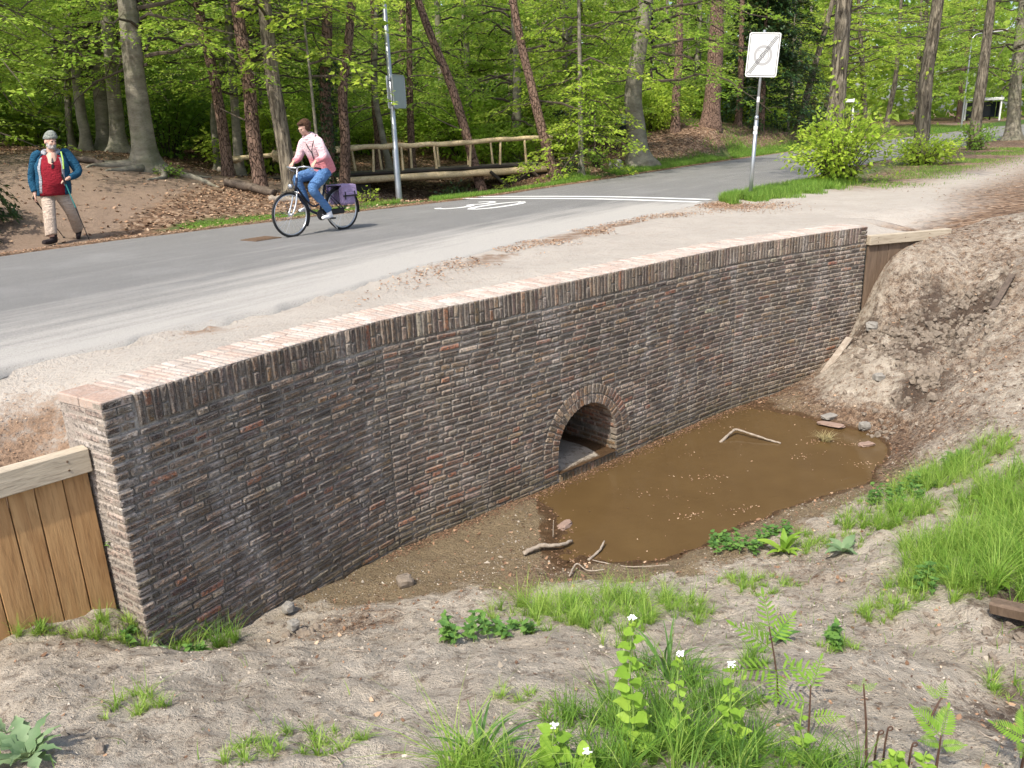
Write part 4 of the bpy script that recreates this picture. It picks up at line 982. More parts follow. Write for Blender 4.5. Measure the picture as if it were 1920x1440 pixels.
# named trees get their ivy, shoots and twisted boughs
def by_label(s):
    return [o for o in COL.objects if s in o.get('label', '')][0]
def ivy_on(tree, zlo, zhi, n, mat, ls, rad, seed, side=None, name='ivy', kind='stuff'):
    rg = np.random.default_rng(seed); me = [c for c in tree.children if c.name.startswith('trunk')][0].data
    co = np.empty(len(me.vertices)*3); me.vertices.foreach_get('co', co); co = co.reshape(-1, 3); co = co[(co[:, 2] > zlo) & (co[:, 2] < zhi)]
    nrm = np.empty(len(me.vertices)*3); 
    c0 = co.mean(0); p = co[rg.integers(len(co), size=n)]
    ctr = np.array([[np.mean(co[np.abs(co[:, 2]-z) < .6][:, 0]), np.mean(co[np.abs(co[:, 2]-z) < .6][:, 1]), z] for z in np.linspace(zlo+.1, zhi-.1, 8)])
    cx = np.interp(p[:, 2], ctr[:, 2], ctr[:, 0]); cy = np.interp(p[:, 2], ctr[:, 2], ctr[:, 1]); o = np.c_[p[:, 0]-cx, p[:, 1]-cy, p[:, 2]*0]; o /= np.linalg.norm(o, axis=1)[:, None]+1e-6
    if side is not None:
        k = o@np.array(side) > rg.uniform(-.2, .9, len(o)); p = p[k]; o = o[k]
    p = p+o*rg.uniform(.02, rad, (len(p), 1))+rg.normal(0, .05, (len(p), 3)); D = rg.normal(0, .5, (len(p), 3))-[0, 0, .7]+o*.4
    V, F, ti = leaves(p, D, o+rg.normal(0, .3, (len(p), 3)), ls*rg.uniform(.6, 1.3, len(p)), np.clip(rg.normal(.5, .22, len(p)), 0, 1), np.array([(0, 0, 0), (.3, .42, .03), (1, 0, -.05), (.3, -.42, .03)]))
    tag(obj(name, mesh_np(name, V, [F], mat, dict(tint=ti)), tree), kind=kind)
ivy_on(by_label('wrapped with ivy'), .1, 3.6, 1500, M['dark_leaf'], .075, .12, 3)
ivy_on(by_label('mossy linden'), .4, 3.4, 230, M['yellow_leaf'], .12, .22, 4, side=(-.9, -.35, 0), name='trunk_shoots', kind='stuff')
ivy_on(by_label('mossy linden'), .4, 2.2, 60, M['yellow_leaf'], .11, .15, 5, side=(.6, -.7, 0), name='trunk_shoots', kind='stuff')
ivy_on(by_label('dark linden trunk'), .5, 3., 60, M['yellow_leaf'], .12, .25, 6, name='trunk_shoots', kind='stuff')
# linden shoots at the foot of the trunks
def bush(name, label, x, y, R, Hh, nl, ls, mat, seed, cat='bush', ns=40, group=None, z=None, sq=(1, 1, 1)):
    t = thing(name, label, cat, (x, y, float(ground(x, y))-.03 if z is None else z), rnd.uniform(0, 6), group); f_, s_ = bush_mesh(seed, R, Hh, nl, ls, mat, ns=ns)
    obj('foliage', f_, t, scale=sq); obj('stems', s_, t, scale=sq); return t
bush('linden_shoots', 'largest yellow green leafy bush round the foot of the mossy linden', 8.25, 20.2, 1.35, 1.75, 3000, .125, M['yellow_leaf'], 61, ns=60, group='leafy shoots round the roadside lindens')
bush('linden_shoots', 'lower bush of green shoots round the second linden trunk', 13.5, 26.6, 1.15, .95, 1500, .13, M['yellow_leaf'], 62, ns=50, group='leafy shoots round the roadside lindens')
bush('linden_shoots', 'small leafy tuft at the foot of the third linden', 20.4, 35.6, .95, 1.25, 900, .13, M['shrub_leaf'], 63, ns=30, group='leafy shoots round the roadside lindens')
# young beech with hanging pale sprays by the right bridge end
def small_tree(name, label, x, y, z0, z1, R, nb, nl, ls, mat, seed, kind='beech', rad=.06, lean=(0, 0), group=None, cat='tree'):
    gz = float(ground(x, y)); t = thing(name, label, cat, (x, y, gz), 0, group)
    me, P, r = trunk_mesh((x, y, gz), (x+lean[0]*.3, y+lean[1]*.3, gz+z1*.35), (x+lean[0]*.6, y+lean[1]*.6, gz+z1*.6), rad, kind, z1, seed); obj('trunk', me, t)
    c, w = crown_mesh(seed, z0, z1, R, nb, nl, ls, mat, up=.15, droop=.5); obj('crown', c, t, loc=(lean[0]*.5, lean[1]*.5, 0)); obj('branches', w, t, loc=(lean[0]*.5, lean[1]*.5, 0)); return t
small_tree('young_beech', 'young beech with bright drooping sprays hanging over the right bridge end', 2.55, 27.0, .5, 8.5, 2.6, 44, 9500, .12, M['yellow_leaf'], 71, rad=.08)
small_tree('young_beech', 'young beech with pale leaves behind the scarred beech trunk', 3.2, 33.6, .8, 8, 2.0, 26, 4200, .12, M['yellow_leaf'], 72, rad=.07)
small_tree('young_beech', 'young beech in fresh leaf at the upper left above the walking man', -12.4, 18.6, 1.5, 8.5, 3.2, 46, 11000, .105, M['beech_leaf'], 73, rad=.09)
small_tree('young_beech', 'young beech leafing out behind the rhododendron at the left edge', -14.6, 20.8, .6, 9, 3.6, 46, 11000, .11, M['beech_leaf'], 74, rad=.09)
small_tree('young_beech', 'slim young beech with low sprays right of the huge rooted beech', -8.0, 28.6, .6, 8, 2.8, 36, 8000, .11, M['beech_leaf'], 75, rad=.06)
small_tree('young_chestnut', 'thin sapling with star shaped leaf clusters beside the grey furrowed oak', -4.6, 20.9, 2.7, 7, 1.7, 16, 1500, .17, M['yellow_leaf'], 76, rad=.04)
# dark conifer behind the zone sign
def conifer(x, y, Hh, R, seed):
    gz = float(ground(x, y)); t = thing('yew_tree', 'dense almost black green conifer behind the zone sign', 'tree', (x, y, gz), 0); rg = np.random.default_rng(seed); P = []; D = []
    for k in range(170):
        h = Hh*rg.random()**.8; az = rg.uniform(0, 2*PI); L = R*(1-.62*(h/Hh))*rg.uniform(.6, 1.15); m = 75; tt = rg.random(m)**.6; d = np.array([math.cos(az), math.sin(az), 0])
        p = np.array([0, 0, h+.2])+d*L*tt[:, None]; p[:, 2] += .12*L*tt-.35*L*tt**2; p += rg.normal(0, .13, (m, 3)); P.append(p); D.append(d+rg.normal(0, .5, (m, 3))-[0, 0, .35])
    P = np.concatenate(P); D = np.concatenate(D); V, F, ti = leaves(P, D, rg.normal(0, .5, (len(P), 3))+[0, 0, 1], rg.uniform(.14, .3, len(P)), np.clip(rg.normal(.45, .25, len(P)), 0, 1))
    obj('foliage', mesh_np('foliage', V, [F], M['dark_leaf'], dict(tint=ti)), t); b = MB(); b.tube([(0, 0, -.2), (0, 0, Hh*.9)], [.22, .04], 12); b.obj('trunk', M['bark_pine'], t)
conifer(14.4, 46.5, 8.6, 2.9, 77)
small_tree('yew_tree', 'smaller dark evergreen between the conifer and the slanting oak', 17.3, 50.5, .2, 8.5, 2.2, 50, 8000, .16, M['dark_leaf'], 78)
# the wood behind
FARC = [crown_mesh(80+i, z0, 10.5, 4.2, 32, 7200, .19, M[m_], droop=.4) for i, (z0, m_) in enumerate([(1.6, 'far_leaf'), (.8, 'far_leaf'), (2.5, 'yellow_leaf'), (1.2, 'beech_leaf'), (3., 'far_leaf')])]
FARN = [crown_mesh(280+i, z0, 8.0, 3.8, 26, 6500, .16, M[m_], droop=.4) for i, (z0, m_) in enumerate([(1.4, 'far_leaf'), (.7, 'beech_leaf'), (2.2, 'yellow_leaf'), (1.0, 'beech_leaf')])]
FT = [trunk_mesh((0, 0, 0), (rnd.uniform(-.3, .3), 0, 4), (rnd.uniform(-.5, .5), 0, 8), .15+.04*k, ['beech', 'pine', 'oak', 'beech'][k], 13, 90+k)[0] for k in range(4)]
KN = ['beech', 'pine', 'oak', 'beech']
SH = [bush_mesh(100+i, 1.7, 2.3, 3600, .15, M[m_], ns=36) for i, m_ in enumerate(['beech_leaf', 'shrub_leaf', 'dark_leaf', 'yellow_leaf'])]
placed = [(b[1][0], b[1][1]) for b in TREES]; fr = random.Random(77)
ADJ = ['leafy', 'pale leaved', 'tall', 'slim', 'dense', 'young']
def fits(x, y, dmin):
    return all((x-a)**2+(y-b_)**2 > dmin*dmin for a, b_ in placed)
def zone(x, y):
    q = x/y
    return 'behind the leaf mound on the left' if q < -.33 else 'behind the cyclist' if q < -.14 else 'behind the wooden bridge' if q < .06 else 'behind the scarred beech' if q < .2 else 'behind the dark conifer' if q < .36 else 'beyond the road on the right'
REF = sorted([(np.array(q[1])[0]/q[1][1], nm) for q, nm in ((TREES[0], 'the rooted beech'), (TREES[3], 'the walking man'), (TREES[6], 'the rail end pine'), (TREES[10], 'the thick scaly pine'), (TREES[11], 'the furrowed oak'), (TREES[13], 'the cyclist'), (TREES[16], 'the lamp post'), (TREES[17], 'the leaning bridge pine'), (TREES[18], 'the right bridge end'), (TREES[21], 'the scarred beech'), (TREES[23], 'the mound pine'), (TREES[24], 'the zone sign'), (TREES[25], 'the slanting oak'), (TREES[26], 'the mossy linden'), (TREES[27], 'the second linden'), (TREES[28], 'the third linden'), (TREES[29], 'the right edge trunk'))])+[(-.62, 'the far left shrubs'), (-.51, 'the left rhododendron'), (-.70, 'the left frame edge'), (.72, 'the right frame edge'), (.80, 'the road bend at the right edge')]
WT_ = {}
ORD = ['', 'second nearest ', 'third nearest ', 'fourth nearest ', 'fifth nearest ', 'sixth nearest ', 'farther ', 'far off ', 'farther off ', 'farthest ', 'remote ', 'most remote ']
def wood_tree(x, y, k=None):
    k = fr.randrange(4) if k is None else k; gz = float(ground(x, y)); s = fr.uniform(.85, 1.2)*(1+max(0, y-60)/130)
    t = thing(KN[k]+'_tree', 'x', 'tree', (x, y, gz), fr.uniform(0, 6.28), 'trees deep in the wood'); t.scale = (s, s, s)
    ref = min(REF, key=lambda q: abs(q[0]-x/y))[1]; WT_.setdefault((KN[k], ref), []).append((y, t))
    obj('trunk', FT[k], t); c = FARC[fr.randrange(5)] if y > 50 else FARN[fr.randrange(4)]; obj('crown', c[0], t); obj('branches', c[1], t); placed.append((x, y))
def label_wood():
    for (kn, ref), l in WT_.items():
        for i, (y, t) in enumerate(sorted(l, key=lambda q: q[0])): t['label'] = '%s%s tree in fresh leaf behind %s' % (ORD[i] if i < 11 else 'most remote, %sth ' % (i+1), {'beech': 'smooth barked', 'pine': 'brown barked', 'oak': 'rough barked'}[kn], ref)
n_ = 0
for it in range(6000):
    y = 31+fr.random()**.8*72; q = fr.uniform(-.78, .80); x = q*y
    v, dn, df = road_v(x, y)
    if -df < 4.5 or (y < 36 and x > -10 and x < 8): continue
    if not fits(x, y, 3.2+.035*y): continue
    wood_tree(x, y); n_ += 1
    if n_ > 118: break
for x, y in [(-17, 24), (-19, 28), (-15.5, 34), (-6.5, 33.5), (-1.5, 36.5), (3, 38.5), (21, 36), (0.5, 33.5)]:
    if road_v(x, y)[2] < -2: wood_tree(x, y)
# right side of the road, beyond the frame edge and closing the view down the road
for x, y in [(36, 48), (44, 60), (50, 72), (60, 84), (33, 40), (72, 100), (84, 112), (100, 118), (110, 140), (95, 150), (120, 165), (80, 140), (135, 150)]: wood_tree(x, y)
n_ = 0; SHL = {}
for it in range(6000):
    y = 27+fr.random()**1.3*42; x = fr.uniform(-.72, .75)*y; v, dn, df = road_v(x, y)
    if -df < 4 or (y < 32.5 and -6 < x < 8): continue
    if any((x-a)**2+(y-b_)**2 < 5 for a, b_ in placed[-n_:] ) and n_: continue
    k = fr.randrange(4); t = thing('forest_shrub', 'x', 'shrub', (x, y, float(ground(x, y))-.05), fr.uniform(0, 6), 'shrubs low among the trunks'); ref = min(REF, key=lambda q: abs(q[0]-x/y))[1]; SHL.setdefault((k, ref), []).append((y, t))
    s = fr.uniform(.7, 1.35); t.scale = (s*1.15, s*1.15, s); obj('foliage', SH[k][0], t); obj('stems', SH[k][1], t); placed.append((x, y)); n_ += 1
    if n_ > 135: break
for (k, ref), l in SHL.items():
    for i, (y, t) in enumerate(sorted(l, key=lambda q: q[0])): t['label'] = '%s%s shrub low behind %s' % (ORD[min(i, 11)], ['broad green', 'mid green', 'dark evergreen', 'pale leafy'][k], ref)
label_wood()
def far_wood():
    rg = np.random.default_rng(9); n = 90000; q = rg.uniform(-1.05, 1.3, n); y = rg.uniform(104, 150, n); x = q*y
    v, dn, df = road_v(x, y); ok = (df < -5) | (dn < -7); x, y = x[ok], y[ok]; z = rg.random(len(x))**.8*23*(.75+.5*vnoise(x*.12, y*.12, 7)); P = np.c_[x, y, z+.5]
    cl = vnoise(x*.25, z*.3+y*.1, 3); keep = (cl > .18) | (z < 8); P = P[keep]; cl = cl[keep]
    V, F, ti = leaves(P, rg.normal(0, 1, P.shape), rg.normal(0, .7, P.shape)+[0, 0, 1], rg.uniform(.7, 1.6, len(P)), np.clip(cl*.9+rg.normal(0, .15, len(P)), 0, 1))
    tag(obj('far_wood', mesh_np('far_wood', V, [F], M['far_leaf'], dict(tint=ti))), 'mass of distant green woodland closing the view', 'woodland', kind='stuff')
far_wood()
# rhododendron at the left edge
def whorls(t, R, Hh, n, seed):
    rg = np.random.default_rng(seed); P = []; D = []; U = []; T = []
    for k in range(n):
        az = rg.uniform(0, 2*PI); ph = math.acos(rg.uniform(0.0, 1)); p = np.array([math.cos(az)*math.sin(ph)*R, math.sin(az)*math.sin(ph)*R, math.cos(ph)*Hh])*rg.uniform(.62, 1.04); p[2] = max(p[2], .08)
        nd = p/np.linalg.norm(p)+[0, 0, .5]; nd /= np.linalg.norm(nd); a = np.cross(nd, [0.1, .9, .3]); a /= np.linalg.norm(a); c = np.cross(nd, a); m = 9
        for q in range(m):
            w = q/m*2*PI+rg.random(); d = a*math.cos(w)+c*math.sin(w)+nd*rg.uniform(-.1, .5); P.append(p); D.append(d); U.append(nd); T.append(np.clip(rg.normal(.45, .25), 0, 1))
    shp = np.array([(0, 0, 0), (.35, .17, .02), (.8, .13, 0), (1, 0, -.06), (.8, -.13, 0), (.35, -.17, .02)])
    V, F, ti = leaves(np.array(P), np.array(D), np.array(U), rg.uniform(.11, .18, len(P)), np.array(T), shp); obj('foliage', mesh_np('foliage', V, [F], M['dark_leaf'], dict(tint=ti)), t)
    b = MB()
    for k in range(14):
        az = rg.uniform(0, 6.28); b.tube(smooth_path([(0, 0, -.1), (math.cos(az)*R*.4, math.sin(az)*R*.4, Hh*.4), (math.cos(az)*R*.75, math.sin(az)*R*.75, Hh*.65)], 6), np.linspace(.035, .01, 6), 6)
    b.obj('stems', M['twig'], t)
t = thing('rhododendron', 'dark glossy rhododendron bush at the left edge beside the walking man', 'bush', (-9.95, 14.15, float(ground(-9.95, 14.15))), 0); whorls(t, 1.35, 1.45, 420, 5)
t = thing('rhododendron', 'lower spreading rhododendron patch in front of the dark bush at the left edge', 'bush', (-9.15, 13.3, float(ground(-9.2, 13.2))), 0); whorls(t, .75, .5, 130, 6)

# ---------------------------------------------------------------- rustic footbridge
def bridge():
    A = np.array([-7.9, 24.45]); B_ = np.array([-4.9, 25.95]); C_ = np.array([1.7, 28.1]); D_ = np.array([3.0, 28.7])
    def along(k): return smooth_path([A, B_, (B_+C_)/2+[.05, -.05], C_], 101)[int(k*100)]
    t = thing('footbridge', 'rustic wooden footbridge with peeled log handrail across the wooded ditch', 'bridge', (-2, 27, .4), 0)
    o0 = np.array([-2, 27, .4]); dz = .46
    P = np.array([along(k) for k in np.linspace(0, 1, 101)]); T = np.gradient(P, axis=0); T /= np.linalg.norm(T, axis=1)[:, None]; N_ = np.c_[T[:, 1], -T[:, 0]]
    L = np.r_[0, np.cumsum(np.hypot(*np.diff(P, axis=0).T))]
    def at(l, off=0, z=0):
        x = [np.interp(l, L, P[:, k])+off*np.interp(l, L, N_[:, k]) for k in (0, 1)]; return np.array([x[0], x[1], z])-o0
    n = int((L[-1]-1.0)/.155)
    bb = MB(); bb.box((0, 0, 0), (.145, 1.75, .05), bev=.006); pm = bb.mesh('plank', M['deck_wood'])
    for k in range(n):
        l = 1.0+(k+.5)*.155; p = at(l, -.85, dz+rnd.uniform(-.004, .004)); a = math.atan2(np.interp(l, L, T[:, 1]), np.interp(l, L, T[:, 0])); obj('plank', pm, t, loc=tuple(p), rot=(0, 0, a))
    def log(name, l0, l1, off, z0, z1, r, mat, m=12, jit=.02, seg=9, wob=.03):
        pts = np.array([at(l0+(l1-l0)*k/(m-1), off, z0+(z1-z0)*k/(m-1))+np.r_[rng.normal(0, wob, 3)]*[1, 1, .7] for k in range(m)])
        b = MB(); b.tube(smooth_path(pts, m*3), r*(1+.13*fbm(np.linspace(0, 9, m*3), np.zeros(m*3), 2, int(l0*9)+3)*2), seg, jit=jit); return b.obj(name, mat, t, True)
    log('beam', 2.9, L[-1]+.2, .02, dz-.19, dz-.16, .115, M['rail_wood'], wob=.008); log('beam', 2.9, L[-1]+.2, -1.6, dz-.17, dz-.14, .115, M['rail_wood'], wob=.008)
    log('edge_log', 1.0, L[-1], .03, dz-.02, dz-.015, .055, M['dark_wood'], wob=.006)
    zr = lambda l: dz+.70+.012*l
    for off, rr in ((.0, .072), (-1.62, .062)):
        log('handrail', .0 if off == 0 else 1.2, 3.6, off, zr(0)-.05, zr(3.4)-.02, rr*.95, M['rail_wood'], wob=.018); log('handrail', 3.3, 7.0, off, zr(3.4)+.03, zr(7), rr*1.05, M['rail_wood'], wob=.018); log('handrail', 6.7, L[-1]+.5, off, zr(7)-.01, zr(L[-1])+.04, rr, M['rail_wood'], wob=.018)
    for off, ls in ((0, [.55, 2.5, 3.45, 4.2, 5.15, 6.25, 7.35, 8.4, 9.35, 10.2]), (-1.62, [.9, 2.4, 3.9, 4.7, 5.7, 6.7, 7.8, 8.7])):
        for l in ls:
            if l > L[-1]: continue
            s_ = rnd.uniform(-.09, .09); b = MB(); b.tube(smooth_path([at(l, off, dz-.05), at(l+s_*.5, off+rnd.uniform(-.01, .01), dz+.35), at(l+s_, off, zr(l))], 8), np.linspace(.048, .036, 8), 7, jit=.04); b.obj('post', M['rail_wood'], t, True)
    # knobbly burr at the left rail end
    b = MB(); V, F = ellipsoid(at(.0, 0, zr(0)-.08), (.30, .11, .10)); V += rng.normal(0, .016, V.shape); b.add(V, F); V, F = ellipsoid(at(1.25, .02, zr(1)-.06), (.15, .12, .16)); V += rng.normal(0, .025, V.shape); b.add(V, F); tag(b.obj('burr_knots', M['rail_wood'], t, True), kind='stuff')
    # abutments and braces
    for l0, l1 in ((2.9, 4.1), (L[-1]-1.5, L[-1]-.1)):
        for k in range(5):
            b = MB(); c = at((l0+l1)/2, -.1-k*.36, -.1); b.box((0, 0, 0), (l1-l0, .16, .95), bev=.01); a = math.atan2(np.interp(l0, L, T[:, 1]), np.interp(l0, L, T[:, 0])); b.obj('pile_timber', M['dark_wood'], t, loc=tuple(c+[0, 0, -.1]), rot=(0, 0, a))
    for l, m_ in ((L[-1]-2.3, M['dark_wood']), (L[-1]-.9, M['rot_wood'])):
        b = MB(); b.tube([at(l, .12, dz-.15), at(l+.95, .35, -.55)], .055, 8); b.obj('brace', m_, t)
    return t
bridge()
# ---------------------------------------------------------------- lamp posts and signs
lp = thing('lamp_post', 'tall galvanised lamp post on the grass verge with a grey sign back fixed to it', 'lamp post', (-2.75, 21.5, float(ground(-2.75, 21.5))), 0)
b = MB(); b.tube([(0, 0, -.3), (0, 0, .02), (.0, 0, 1.3), (.01, 0, 1.32), (.02, 0, 7.6)], [.083, .083, .080, .068, .042], 20); b.tube(smooth_path([(.02, 0, 7.5), (.06, -.1, 8.0), (.4, -.8, 8.3), (.8, -1.6, 8.35)], 12), .03, 10); b.obj('pole', M['galv'], lp, True)
b = MB(); b.box((.85, -1.85, 8.33), (.22, .62, .10), M=Matrix.Rotation(.45, 3, 'Z'), bev=.03); b.obj('lamp_head', M['galv'], lp)
def rounded_plate(w, h, r, th, y=0., nseg=6):
    pts = []
    for cx, cz, a0 in ((w/2-r, h/2-r, 0), (-w/2+r, h/2-r, PI/2), (-w/2+r, -h/2+r, PI), (w/2-r, -h/2+r, 1.5*PI)):
        for k in range(nseg+1): a = a0+k/nseg*PI/2; pts.append((cx+r*math.cos(a), cz+r*math.sin(a)))
    n = len(pts); V = [(x, y-th/2, z) for x, z in pts]+[(x, y+th/2, z) for x, z in pts]; i = np.arange(n); j = (i+1) % n
    return np.array(V), [np.array([list(range(n))]), np.array([list(range(2*n-1, n-1, -1))]), np.c_[j, i, n+i, n+j]]
M['plate_back'] = plain('sign_back', (.36, .40, .42), .45, .5, .1, 6); M['plate_white'] = plain('sign_white', (.70, .71, .70), .4, 0, .03); M['sign_grey'] = plain('sign_grey_print', (.36, .36, .36), .5, 0, .03)
M['sign_faint'] = plain('sign_faint_print', (.42, .42, .43), .5, 0, .03); M['sign_line'] = plain('sign_line_print', (.10, .10, .10), .5, 0, .05); M['white_paint'] = plain('white_enamel', (.78, .78, .76), .4)
V, F = rounded_plate(.60, .80, .05, .012)
for k, (dx, dy, rz) in enumerate(((.16, .10, -.62), )):
    pm = MB(); pm.add(V, F); pl = pm.obj('sign_back', M['plate_back'], lp, loc=(.20, .055, 2.72), rot=(0, 0, math.radians(66)))
    V2, F2 = rounded_plate(.60, .80, .05, .02); fr_ = MB()
    for z in (.39, -.39): fr_.box((0, -.012, z), (.54, .022, .022), bev=.003)
    for x in (.29, -.29): fr_.box((x, -.012, 0), (.022, .022, .72), bev=.003)
    fr_.obj('edge_fold', M['galv'], pl)
for z in (2.42, 3.02):
    b = MB(); b.tube([(0, 0, z-.02), (0, 0, z+.02)], .088, 20); b.box((.1, .05, z), (.16, .03, .03)); b.obj('clamp', M['galv'], lp)
pl2 = MB(); pl2.add(*rounded_plate(.56, .78, .05, .012)); pl2.obj('sign_face', M['plate_white'], lp, loc=(.03, .10, 2.71), rot=(0, 0, math.radians(70)))
# zone 30 end sign
sg = thing('zone_sign', 'white ZONE 30 end sign on a leaning galvanised pole in the grass tuft', 'road sign', (5.12, 17.06, -.03), 0)
lean = Vector((.135, -.02, 3.18)); ld = lean.normalized()
b = MB(); b.tube([Vector((0, 0, -.3))+0*ld, ld*1.62], [.040, .040], 16); b.obj('lower_pole', M['galv'], sg, True)
b = MB(); b.tube([ld*1.55, ld*3.26], [.027, .027], 16); b.tube([ld*1.58, ld*1.66], [.043, .036], 16); b.obj('upper_pole', M['galv'], sg, True)
b = MB()
for z in (1.36, 1.30, 1.92): b.tube([ld*z, ld*(z+.10)], .0425 if z < 1.6 else .029, 14)
tag(b.obj('stickers', M['white_paint'], sg), kind='stuff')
pl = bpy.data.objects.new('sign_plate', None)
pb = MB(); V, F = rounded_plate(.60, .82, .045, .02); pb.add(V, F)
plate = pb.obj('sign_plate', M['plate_white'], sg, loc=tuple(ld*2.80+Vector((0, -.045, 0))), rot=(0, math.atan2(ld.x, ld.z)+.03, math.radians(-14)))
def print_strip(pts, w, mat, name, closed=False, y=-.0112):
    P = np.array(pts, float); n = len(P)
    T = (np.roll(P, -1, 0)-np.roll(P, 1, 0)) if closed else np.gradient(P, axis=0); T /= np.linalg.norm(T, axis=1)[:, None]+1e-9; Nn = np.c_[-T[:, 1], T[:, 0]]
    A = P+Nn*w/2; B2 = P-Nn*w/2; V = [(x, y, z) for x, z in np.r_[A, B2]]; i = np.arange(n if closed else n-1); j = (i+1) % n
    return obj(name, mesh_np(name, V, [np.c_[i, n+i, n+j, j]], mat), plate)
def rr(w, h, r, n=6):
    out = []
    for cx, cz, a0 in ((w/2-r, h/2-r, 0), (-w/2+r, h/2-r, PI/2), (-w/2+r, -h/2+r, PI), (w/2-r, -h/2+r, 1.5*PI)):
        for k in range(n+1): a = a0+k/n*PI/2; out.append((cx+r*math.cos(a), cz+r*math.sin(a)))
    return out
print_strip(rr(.545, .765, .035), .013, M['sign_line'], 'border_print', True)
print_strip([(.155*math.cos(a), -.01+.165*math.sin(a)) for a in np.linspace(0, 2*PI, 49)[:-1]], .052, M['sign_grey'], 'ring_print', True, y=-.0116)
for k in (-1, 0, 1): print_strip([(-.235+k*.024, -.345-k*.010), (.235+k*.024, .345-k*.010)], .013, M['sign_line'], 'cancel_stripe', y=-.0130)
for (cx, ch) in ((-.065, '3'), (.060, '0')):
    for st in {'3': [[(-.04, .075), (0, .09), (.04, .065), (.035, .02), (0, .0)], [(0, .0), (.042, -.02), (.045, -.06), (0, -.09), (-.045, -.07)]], '0': [[(.045*math.cos(a), .088*math.sin(a)) for a in np.linspace(0, 2*PI, 25)]]}[ch]:
        tag(print_strip([(cx+x, z-.01) for x, z in st], .026, M['sign_faint'], 'digit_print', y=-.0121), 'grey digit %s' % ch)
ZL = {'Z': [[(0, 1), (1, 1), (0, 0), (1, 0)]], 'O': [[(.5+.5*math.cos(a), .5+.5*math.sin(a)) for a in np.linspace(0, 2*PI, 17)]], 'N': [[(0, 0), (0, 1), (1, 0), (1, 1)]], 'E': [[(1, 1), (0, 1), (0, 0), (1, 0)], [(0, .5), (.8, .5)]]}
for k, ch in enumerate('ZONE'):
    for st in ZL[ch]:
        for a, c in zip(st[:-1], st[1:]): tag(print_strip([(-.13+k*.07+a[0]*.045, .245+a[1]*.055), (-.13+k*.07+c[0]*.045, .245+c[1]*.055)], .011, M['sign_faint'], 'letter_print', y=-.0121), 'grey letter %s' % ch)
# far lamps
def street_lamp(x, y, h, arm, label, rz):
    t = thing('street_lamp', label, 'street lamp', (x, y, float(ground(x, y))-.1), rz, 'slim lamps along the road bend'); b = MB(); b.tube(smooth_path([(0, 0, 0), (0, 0, h*.5), (0, 0, h-.8), (.12, 0, h-.15), (.6, 0, h+.12), (arm, 0, h+.25)], 26), np.linspace(.085, .04, 26), 10); b.obj('pole', M['galv'], t, True)
    b = MB(); b.box((arm+.55, 0, h+.30), (1.25, .34, .16), M=Matrix.Rotation(-.08, 3, 'Y'), bev=.05); b.obj('lamp_head', M['white_paint'], t)
street_lamp(45.33, 82.3, 8.7, 2.0, 'slim white street lamp on the grass island left of the road bend', -.05)
street_lamp(64.5, 106, 9.3, 2.0, 'second slim street lamp further down the road near the shelter', -.1)
# shelter
sh = thing('bus_shelter', 'white roofed shelter with dark glass standing by the far road junction', 'shelter', (62.0, 108.5, float(ground(62, 108.5))-.05), -.15)
M['dark_glass'] = plain('dark_glass', (.03, .04, .05), .15); 
b = MB(); b.box((0, 0, 2.62), (4.6, 1.9, .34), bev=.03); b.obj('roof', M['white_paint'], sh)
for x in (-2.1, -.1, 2.1):
    b = MB(); b.box((x, -.7, 1.2), (.18, .14, 2.5)); b.obj('post', M['white_paint'], sh)
b = MB(); b.box((0, .8, 1.35), (4.2, .05, 1.9)); b.obj('back_pane', M['dark_glass'], sh); b = MB(); b.box((2.18, 0, 1.35), (.05, 1.5, 1.9)); b.obj('side_pane', M['dark_glass'], sh)
b = MB(); b.box((0, .45, .5), (3.2, .4, .08)); b.box((-1.4, .45, .25), (.08, .3, .5)); b.box((1.4, .45, .25), (.08, .3, .5)); b.obj('bench', M['dark_wood'], sh)
dp = thing('direction_sign', 'small white finger sign on a post in the trees beyond the road', 'sign', (26.6, 63.5, float(ground(26.6, 63.5))), .2); b = MB(); b.tube([(0, 0, -.1), (0, 0, 2.7)], .06, 8); b.obj('post', M['white_paint'], dp); b = MB(); b.box((-.55, 0, 2.55), (1.2, .05, .22), bev=.01); b.obj('arm', M['white_paint'], dp)

# ---------------------------------------------------------------- people
def cloth(name, c, var=.18, sc=14, rough=.9):
    t = NT(name); o = t.oco(); n = t.noise(o, sc, 4, .6, .4); t.base(t.mix(tuple(v*(1-var) for v in c), tuple(min(1, v*(1+var)) for v in c), n)); t.rough(rough); t.b.inputs['Specular IOR Level'].default_value = .15; t.bump(t.noise(t.scale(o, (1, 1, 2.2)), 11, 4, .6, 1.5), .06, .9); return t.m
M['skin'] = plain('skin', (.56, .34, .26), .55, 0, .08, 20); M['skin_face'] = M['skin']
M['jacket_blue'] = cloth('blue_jacket', (.018, .085, .155)); M['lining'] = cloth('grey_lining', (.36, .37, .40)); M['red_shirt'] = cloth('red_shirt', (.27, .018, .03), .15)
M['beige'] = cloth('beige_trousers', (.52, .42, .34), .12); M['hat'] = cloth('grey_knit_hat', (.26, .28, .25), .2, 60); M['beard'] = cloth('grey_beard', (.42, .38, .36), .2, 60); M['boot'] = cloth('dark_boot', (.045, .035, .035), .3)
M['black'] = plain('black_plastic', (.018, .018, .02), .45); M['tyre'] = plain('tyre_rubber', (.022, .022, .023), .75); M['rim'] = plain('bright_rim', (.62, .63, .65), .28, .9, .05); M['frame_blue'] = plain('dark_blue_frame', (.018, .024, .045), .3, .2); M['lime'] = plain('lime_strap', (.35, .55, .12), .7)
